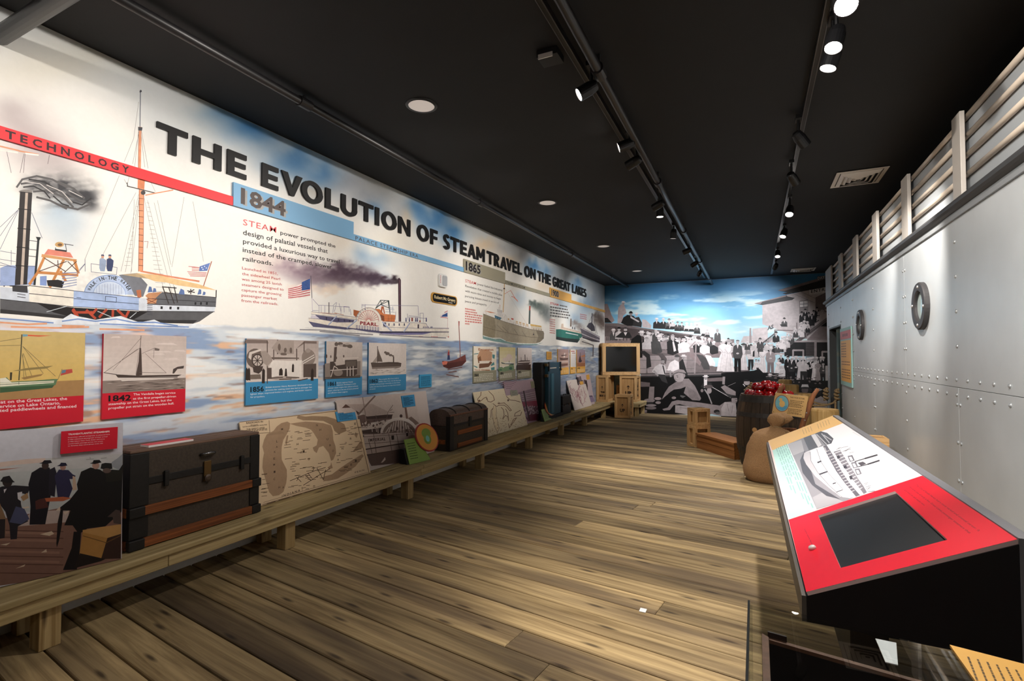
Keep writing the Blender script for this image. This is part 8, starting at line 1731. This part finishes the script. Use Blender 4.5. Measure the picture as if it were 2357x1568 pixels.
# ================================================================ ceiling: pipes, tracks, lamps, vents
M_pipe = mat('black_pipe', '#2b2a2c', rough=.38, spec=.6); M_trk = mat('track_black', '#17171a', rough=.35, spec=.6); M_lamp = mat('lamp_black', '#121214', rough=.4)
def pipe(label, pts, r, joints):
    t = thing('ceiling_pipe', label, 'pipe', pts[0]); d = (Vector(pts[1]) - Vector(pts[0])).normalized()
    MB().tube(pts, r, 14).build('run', M_pipe, t, smooth=True)
    for y in joints:
        p = Vector(pts[0]) + (Vector(pts[1]) - Vector(pts[0])) * ((y - pts[0][1]) / (pts[1][1] - pts[0][1]))
        MB().tube([p - d * .05, p + d * .05], r * 1.4, 14).build('coupling', M_pipe, t)
        MB().box((p.x - .008, p.y - .008, p.z + r), (p.x + .008, p.y + .008, ZC)).build('hanger', M_pipe, t)
    return t
pipe('black ceiling pipe running above the mural', [(-2.79, -2.9, 3.21), (-2.93, YE - .02, 3.21)], .026, [.4, 2.6, 5.2, 8.6, 11.4])
pipe('black ceiling pipe beside the middle light track', [(-.79, -2.9, 3.16), (-.91, YE - .02, 3.16)], .028, [.5, 3.0, 5.2, 7.4, 9.9, 12.2])
dx = MB().tube([(-3.53, 1.24, 3.10), (-2.2, 1.20, 3.10), (2.6, 1.1, 3.10)], .042, 16).build('duct_pipe', M_pipe, None, smooth=True, label='thick dark pipe crossing the top left corner', cat='pipe')
def track(label, x0, y0, x1, y1):
    t = thing('light_track', label, 'light track', (x0, y0, ZC - .03))
    d = Vector((x1 - x0, y1 - y0, 0)); L = d.length; d = d / L; n = Vector((-d.y, d.x, 0))
    c = Vector(((x0 + x1) / 2, (y0 + y1) / 2, ZC - .0185))
    MB().obox(c, d * L / 2, n * .018, Vector((0, 0, .018))).build('rail', M_trk, t)
    for s in (-1, 1): MB().obox(c + n * s * .014 + Vector((0, 0, -.0195)), d * L / 2, n * .002, Vector((0, 0, .0012))).build('lip', mat('track_lip', '#77777c', rough=.3, metal=.6), t)
    return t
track('middle black light track carrying most of the spotlights', -.93, -2.8, -1.03, 12.6)
track('right black light track above the console', .37, -2.8, .345, 12.6)
M_lens = {}
def spot(label, p, aim, watts, ang=52, blend=.7, lens=30.0, warm='#ffe9cf', rad=.03, scale=1.0, vis=True):
    p = Vector(p); aim = Vector(aim); d = (aim - p).normalized(); zc_ = ZC - .037
    if vis:
        t = thing('track_spotlight', label, 'spotlight', (p.x, p.y, p.z), 'black track spotlights')
        M = frame_of(d); r = .042 * scale; L = .13 * scale
        MB().lathe([(r * .55, -L), (r * .8, -L * .92), (r, -L * .6), (r, 0), (r * .9, .0), (r * .9, -.012)], p, 20, M=M).build('head', M_lamp, t)
        k = ('lens%.1f' % lens); m = mat(k, '#fff6e8', rough=.3, emit=warm, es=lens)
        MB().lathe([(.0005, -.011), (r * .88, -.011), (r * .88, -.008), (.0005, -.006)], p, 18, M=M).build('lens', m, t)
        b_ = p - d * L * .7; top = Vector((b_.x, b_.y, zc_))
        MB().tube([b_ + Vector((0, 0, r * .7)), top], .010, 8).build('stem', M_lamp, t)
        MB().box((top.x - .02, top.y - .05, zc_ - .028), (top.x + .02, top.y + .05, zc_)).build('adapter', M_lamp, t)
    ld = bpy.data.lights.new('spot', 'SPOT'); ld.energy = watts; ld.color = s2l(tuple(int(warm.lstrip('#')[j:j + 2], 16) / 255 for j in (0, 2, 4))); ld.spot_size = math.radians(ang); ld.spot_blend = blend; ld.shadow_soft_size = rad
    lo = bpy.data.objects.new('lamp_light', ld); C.objects.link(lo)
    q = d.to_track_quat('-Z', 'Y')
    if vis: lo.parent = t; lo.location = d * .012
    else: lo.location = p
    lo.rotation_euler = q.to_euler()
# track 1: mostly washing the mural
def t1(label, y, z, aim, w, **k): spot(label, (-.94 - .0065 * y, y, z), aim, w, **k)
LW = '#fff7ee'
t1('middle track spotlight behind the viewer, farthest back', -1.2, 3.06, (XL, -.4, 2.2), 117, ang=64, blend=.85, warm=LW)
t1('middle track spotlight just behind the viewer', .1, 3.06, (XL, .9, 2.2), 148, ang=62, blend=.85, warm=LW)
t1('added fill spotlight on the middle track, out of the picture, turned to the hull', .7, 3.04, (XH, 4.2, 1.5), 528, ang=58, warm='#fff8f0')  # unseen lamp, added as a frontal flood to brighten the hull
t1('middle track spotlight just out of the picture overhead', 1.5, 3.06, (XL, 2.0, 2.2), 135, ang=62, blend=.85, warm=LW)
t1('added fill spotlight overhead on the middle track, turned to the deck and console', 2.0, 3.04, (-.1, 3.3, .3), 154, ang=62, warm=LW)  # unseen lamp, added as fill for the deck and under the console
t1('nearest middle track spotlight with a bright lens above the first downlight', 2.99, 3.04, (-2.6, 2.3, 2.0), 94, ang=80, warm=LW)
t1('second middle track spotlight with a bright lens', 4.04, 3.10, (XL, 3.4, 2.2), 130, ang=62, blend=.85, warm=LW)
t1('third middle track spotlight turned away towards the mural', 4.36, 3.06, (XL, 5.1, 2.2), 150, ang=62, blend=.85, warm=LW)
t1('fourth middle track spotlight turned towards the mural', 5.66, 3.04, (XL, 6.7, 2.2), 144, ang=62, blend=.85, warm=LW)
t1('fifth middle track spotlight pointing down at the deck', 6.1, 3.05, (-1.0, 6.0, 0), 170, ang=64, warm=LW)
t1('sixth middle track spotlight pointing down at the deck', 7.22, 3.03, (-1.3, 7.6, 0), 200, ang=64, warm=LW)
t1('seventh middle track spotlight turned towards the far mural', 8.39, 3.05, (XL, 8.9, 2.2), 156, ang=62, blend=.85, warm=LW)
t1('eighth middle track spotlight turned towards the far crates', 9.68, 3.05, (XL, 11.2, 1.7), 225, ang=66, warm=LW)
t1('last middle track spotlight aimed at the end wall', 11.0, 3.07, (-1.95, YE, 1.7), 323, ang=80, blend=.9, warm='#f6f8ff')
# track 2: console, hull, deck, end wall
def t2(label, y, z, aim, w, **k): spot(label, (.37 - .0016 * y, y, z), aim, w, **k)
t2('right track spotlight behind the viewer over the deck', -.8, 3.04, (-.8, 1.2, 0), 60, ang=70, warm=LW)
t2('right track spotlight overhead turned to the hull', 1.8, 3.04, (XH, 3.2, 2.1), 180, ang=70, warm='#fff8f0')
t2('brightest right track spotlight at the top edge facing the viewer', 2.53, 2.92, (.12, .9, .9), 132, ang=60, lens=260, warm=LW, scale=1.15)
t2('right track spotlight just below the brightest one', 2.92, 2.95, (-.2, 2.1, .6), 100, ang=62, lens=60, warm=LW)
t2('third right track spotlight from the top edge', 3.12, 2.95, (-.5, 3.0, .2), 150, ang=58, lens=60, warm=LW)
t2('right track spotlight turned to the hull by the ceiling vent', 4.4, 3.02, (XH, 5.2, 2.0), 220, ang=66, warm='#fff8f0')
t2('right track spotlight facing the viewer beyond the ceiling vent', 6.42, 3.0, (.0, 4.9, .6), 130, ang=56, lens=50, warm=LW)
t2('sixth right track spotlight facing the deck', 7.83, 3.05, (-.5, 6.6, .2), 160, ang=56, lens=40, warm=LW)
t2('seventh right track spotlight over the barrels', 9.5, 3.07, (.25, 8.2, .6), 120, ang=60, lens=20, warm=LW)
t2('last right track spotlight aimed at the end wall', 10.9, 3.09, (-.35, YE, 1.75), 323, ang=80, blend=.9, warm='#f6f8ff')
t2('right track spotlight turned to the far hull', 5.4, 3.04, (XH, 6.9, 2.0), 220, ang=66, warm='#fff8f0')

# recessed downlights
M_dl = mat('downlight_lens', '#d8cfc8', rough=.4, emit='#cfc4bc', es=.4)
for i, (lab, px, py) in enumerate([('nearest round recessed ceiling light', 970, 244), ('second round recessed ceiling light', 1260, 467), ('third round recessed ceiling light', 1389, 567), ('farthest round recessed ceiling light', 1466, 624)]):
    c = at(px, py, 2, ZC - .006); t = thing('downlight', lab, 'ceiling light', (c.x, c.y, ZC), 'recessed ceiling lights'); r = .095
    MB().lathe([(r, -.0005), (r * 1.22, -.0005), (r * 1.2, -.006), (r, -.010), (r, -.0005)], (c.x, c.y, ZC), 32).build('trim_ring', mat('downlight_trim', '#1f1f20', rough=.4), t)
    MB().lathe([(.0005, -.0006), (r * .99, -.0006), (r * .99, -.006), (.0005, -.007)], (c.x, c.y, ZC), 32).build('lens', M_dl, t)
# air vents
M_vent = mat('vent_white', '#d5cfc9', rough=.5)
def vent(label, x0, x1, y0, y1, n=4):
    t = thing('ceiling_vent', label, 'vent', ((x0 + x1) / 2, (y0 + y1) / 2, ZC)); cx, cy = (x0 + x1) / 2, (y0 + y1) / 2
    def ringpart(k0, k1, z0, z1, nm):
        hx_, hy_ = (x1 - x0) / 2, (y1 - y0) / 2; mb = MB()
        o = [(cx + sx * hx_ * k0, cy + sy * hy_ * k0, z0) for sx, sy in ((-1, -1), (1, -1), (1, 1), (-1, 1))]; q = [(cx + sx * hx_ * k1, cy + sy * hy_ * k1, z1) for sx, sy in ((-1, -1), (1, -1), (1, 1), (-1, 1))]
        o2 = [(a, b, c + .004) for a, b, c in o]; q2 = [(a, b, c + .004) for a, b, c in q]
        mb.add(o + q + o2 + q2, [(i, (i + 1) % 4, 4 + (i + 1) % 4, 4 + i) for i in range(4)] + [(8 + i, 12 + i, 12 + (i + 1) % 4, 8 + (i + 1) % 4) for i in range(4)] + [(i, 8 + i, 8 + (i + 1) % 4, (i + 1) % 4) for i in range(4)] + [(4 + i, 4 + (i + 1) % 4, 12 + (i + 1) % 4, 12 + i) for i in range(4)])
        mb.build(nm, M_vent, t)
    ringpart(1.0, .84, ZC - .012, ZC - .012, 'frame')
    for k in range(n):
        a = .80 - k * .19; ringpart(a, a - .135, ZC - .012, ZC - .034, 'louvre_ring')
    MB().box((x0 + .02, y0 + .02, ZC - .005), (x1 - .02, y1 - .02, ZC - .0005)).build('dark_throat', M_black, t)
vent('white square ceiling air vent above the railing', .757, 1.19, 5.96, 6.475)
c = at(1842, 628, 2, ZC - .02); vent('farther ceiling air vent near the end wall', c.x - .2, c.x + .25, 12.2, 12.65, 3)
MB().box((-1.16, 2.80, ZC - .045), (-1.03, 2.92, ZC - .002)).build('track_feed_box', mat('feed_box', '#1a1a1c', rough=.5), label='small black power box beside the middle light track', cat='power box')
MB().obox((-1.03 - .07, 2.79, ZC - .05), (.045, 0, 0), (0, .003, 0), (0, 0, .014)).build('rating_plate', mat('plate_white', '#d9d6d2', rough=.4), label='small white rating plate under the power box', cat='plate')
